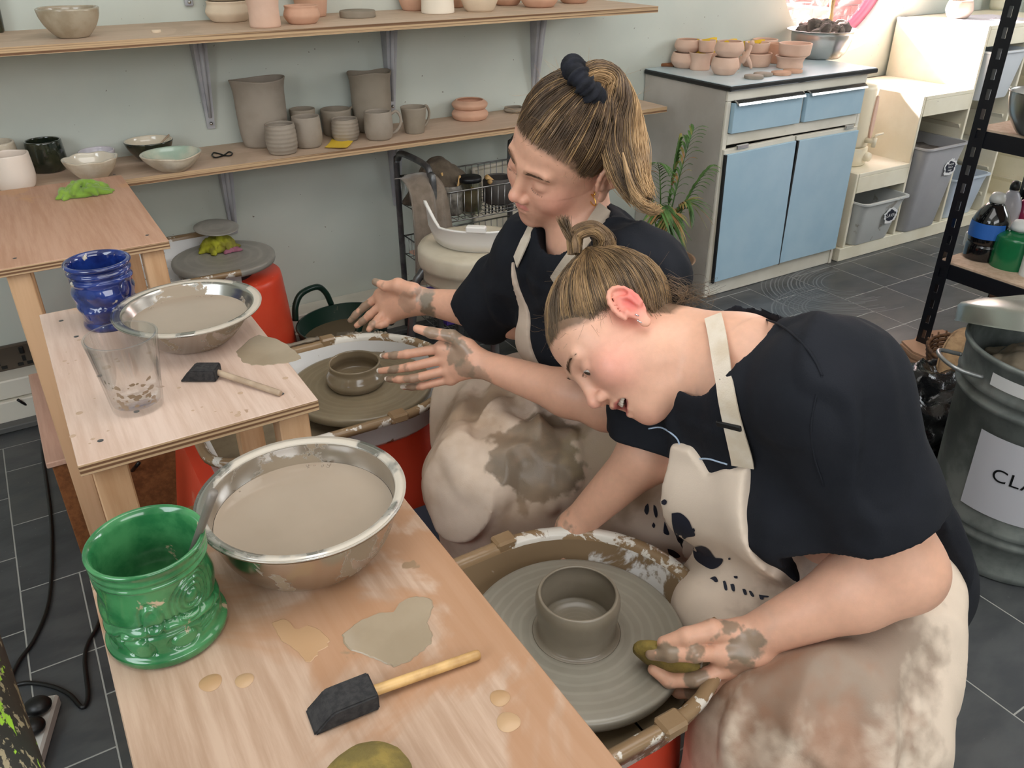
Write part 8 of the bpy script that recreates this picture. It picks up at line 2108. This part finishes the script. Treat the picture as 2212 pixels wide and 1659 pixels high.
rel(hair_cap(None, oA, AA_, sA, m_capA, hlA, 'hair', .003), pA)
tgtA = (-.012, -.062, .128)
adopt(lambda: headhair(None, oA, AA_, sA, tgtA, 7500, [m_hairAd, m_hairAd, m_hairAm, m_hairA], hlA, .011, 14, .16, pick=lambda p: -.38+np.clip((p[:, 2]-.09)*9, -.2, .35)+.45*np.exp(-((p[:, 1]+.03)/.03)**2)*(p[:, 2] > .03)), pA)
adopt(lambda: headhair(None, oA, AA_, sA, tgtA, 2000, [m_hairAd, m_hairAd, m_hairAm], hlA, .003, 45, .35, r=.0003, short=.16), pA)
adopt(lambda: baby_hairs(oA, AA_, sA, hlA, 300, m_hairAm, None, 15, .020), pA)
adopt(lambda: baby_hairs(oA, AA_, sA, hlA, 160, m_hairA, None, 16, .05, True, 'flyaway_hairs', 1.3), pA)
ta = oA+AA_ @ np.array(tgtA); print('ponytail base px', proj(ta), depth(ta))
dt = depth(ta)
pony = [P(1250, 178, dt), P(1285, 160, dt+.0), P(1318, 180, dt+.01), P(1338, 232, dt+.015), P(1346, 290, dt+.015), P(1354, 350, dt+.01), P(1370, 400, dt), P(1392, 436, dt-.02)]
adopt(lambda: bundle(pony, 3000, .040, .0006, 'ponytail', [m_hairAd, m_hairAm, m_hairA, m_hairA, m_hairA], None, 21, (.55, .8, .95, 1.0, .95, .75, .45), .0035, 24), pA)
adopt(lambda: bundle([P(1345, 330, dt-.02), P(1362, 400, dt-.03), P(1385, 440, dt-.04), P(1412, 452, dt-.04), P(1426, 440, dt-.04)], 150, .011, .0005, 'ponytail_curl', [m_hairA, m_hairAm], None, 22, (.15, .9, .6), .005, 18), pA)
# black scrunchie round the base of the tail
sc = []; ax_ = nrm(P(1272, 150, dt)-ta+CR*.02); e1 = nrm(CU*.75-CR*.55); e2 = nrm(CF*.9+CR*.3+CU*.2)
c_ = P(1264, 178, dt-.015)
for k in range(120):
    a = 2*PI*k/120; sc.append(c_+e1*math.cos(a)*.030+e2*math.sin(a)*.030)
V, Fc = tube(sc, [.0150*(1+.16*math.sin(k*.62)+.12*math.sin(k*1.27+1)+.07*math.sin(k*2.9)) for k in range(120)], 20, closed=True)
rel(pyobj('scrunchie', V, Fc, M('black_velvet', (14, 15, 22), .95, c2=(26, 28, 38), sc=60, bump=.5, bsc=80, bdist=.003), None, True), pA)
ring((1277, 424), .010, .0012, bodyA, m_gold, pA, tilt=-.3); ring((1283, 416), .0025, .0012, bodyA, m_gold, pA)
Sh = Vol(); Sh.cap(hipA+np.array([.03, -.09, -.02]), lerp(hipA, kLA, .5), .09, .08, 0); Sh.cap(hipA+np.array([.03, .09, -.02]), lerp(hipA, kRA, .5), .09, .08, .05); Sh.ell(hipA+np.array([.03, 0, -.01]), (.14, .17, .10), .06)
V, Q = surf(Sh, (.5, .8, .25), (1.25, 1.5, .68), .007); rel(link('shorts', npmesh('shorts', V, Q), m_shirt, None, True), pA)
shoes(pA, [(fLA, [-1, .3, 0]), (fRA, [-1, .3, 0])], M('dark_shoe', (40, 42, 48), .6))
seat((1.05, 1.17), 'black legged stool under the blonde person', M('dark_grey_seat', (44, 48, 58), .5))
p = on(1000, 1200, .12)
boxobj('foot_box', (p[0]-.10, p[0]+.10, p[1]-.08, p[1]+.12, 0, .20), M('slate_blue', (58, 72, 86), .5), None, label='dark slate blue box on the floor between the two red wheels', cat='box')
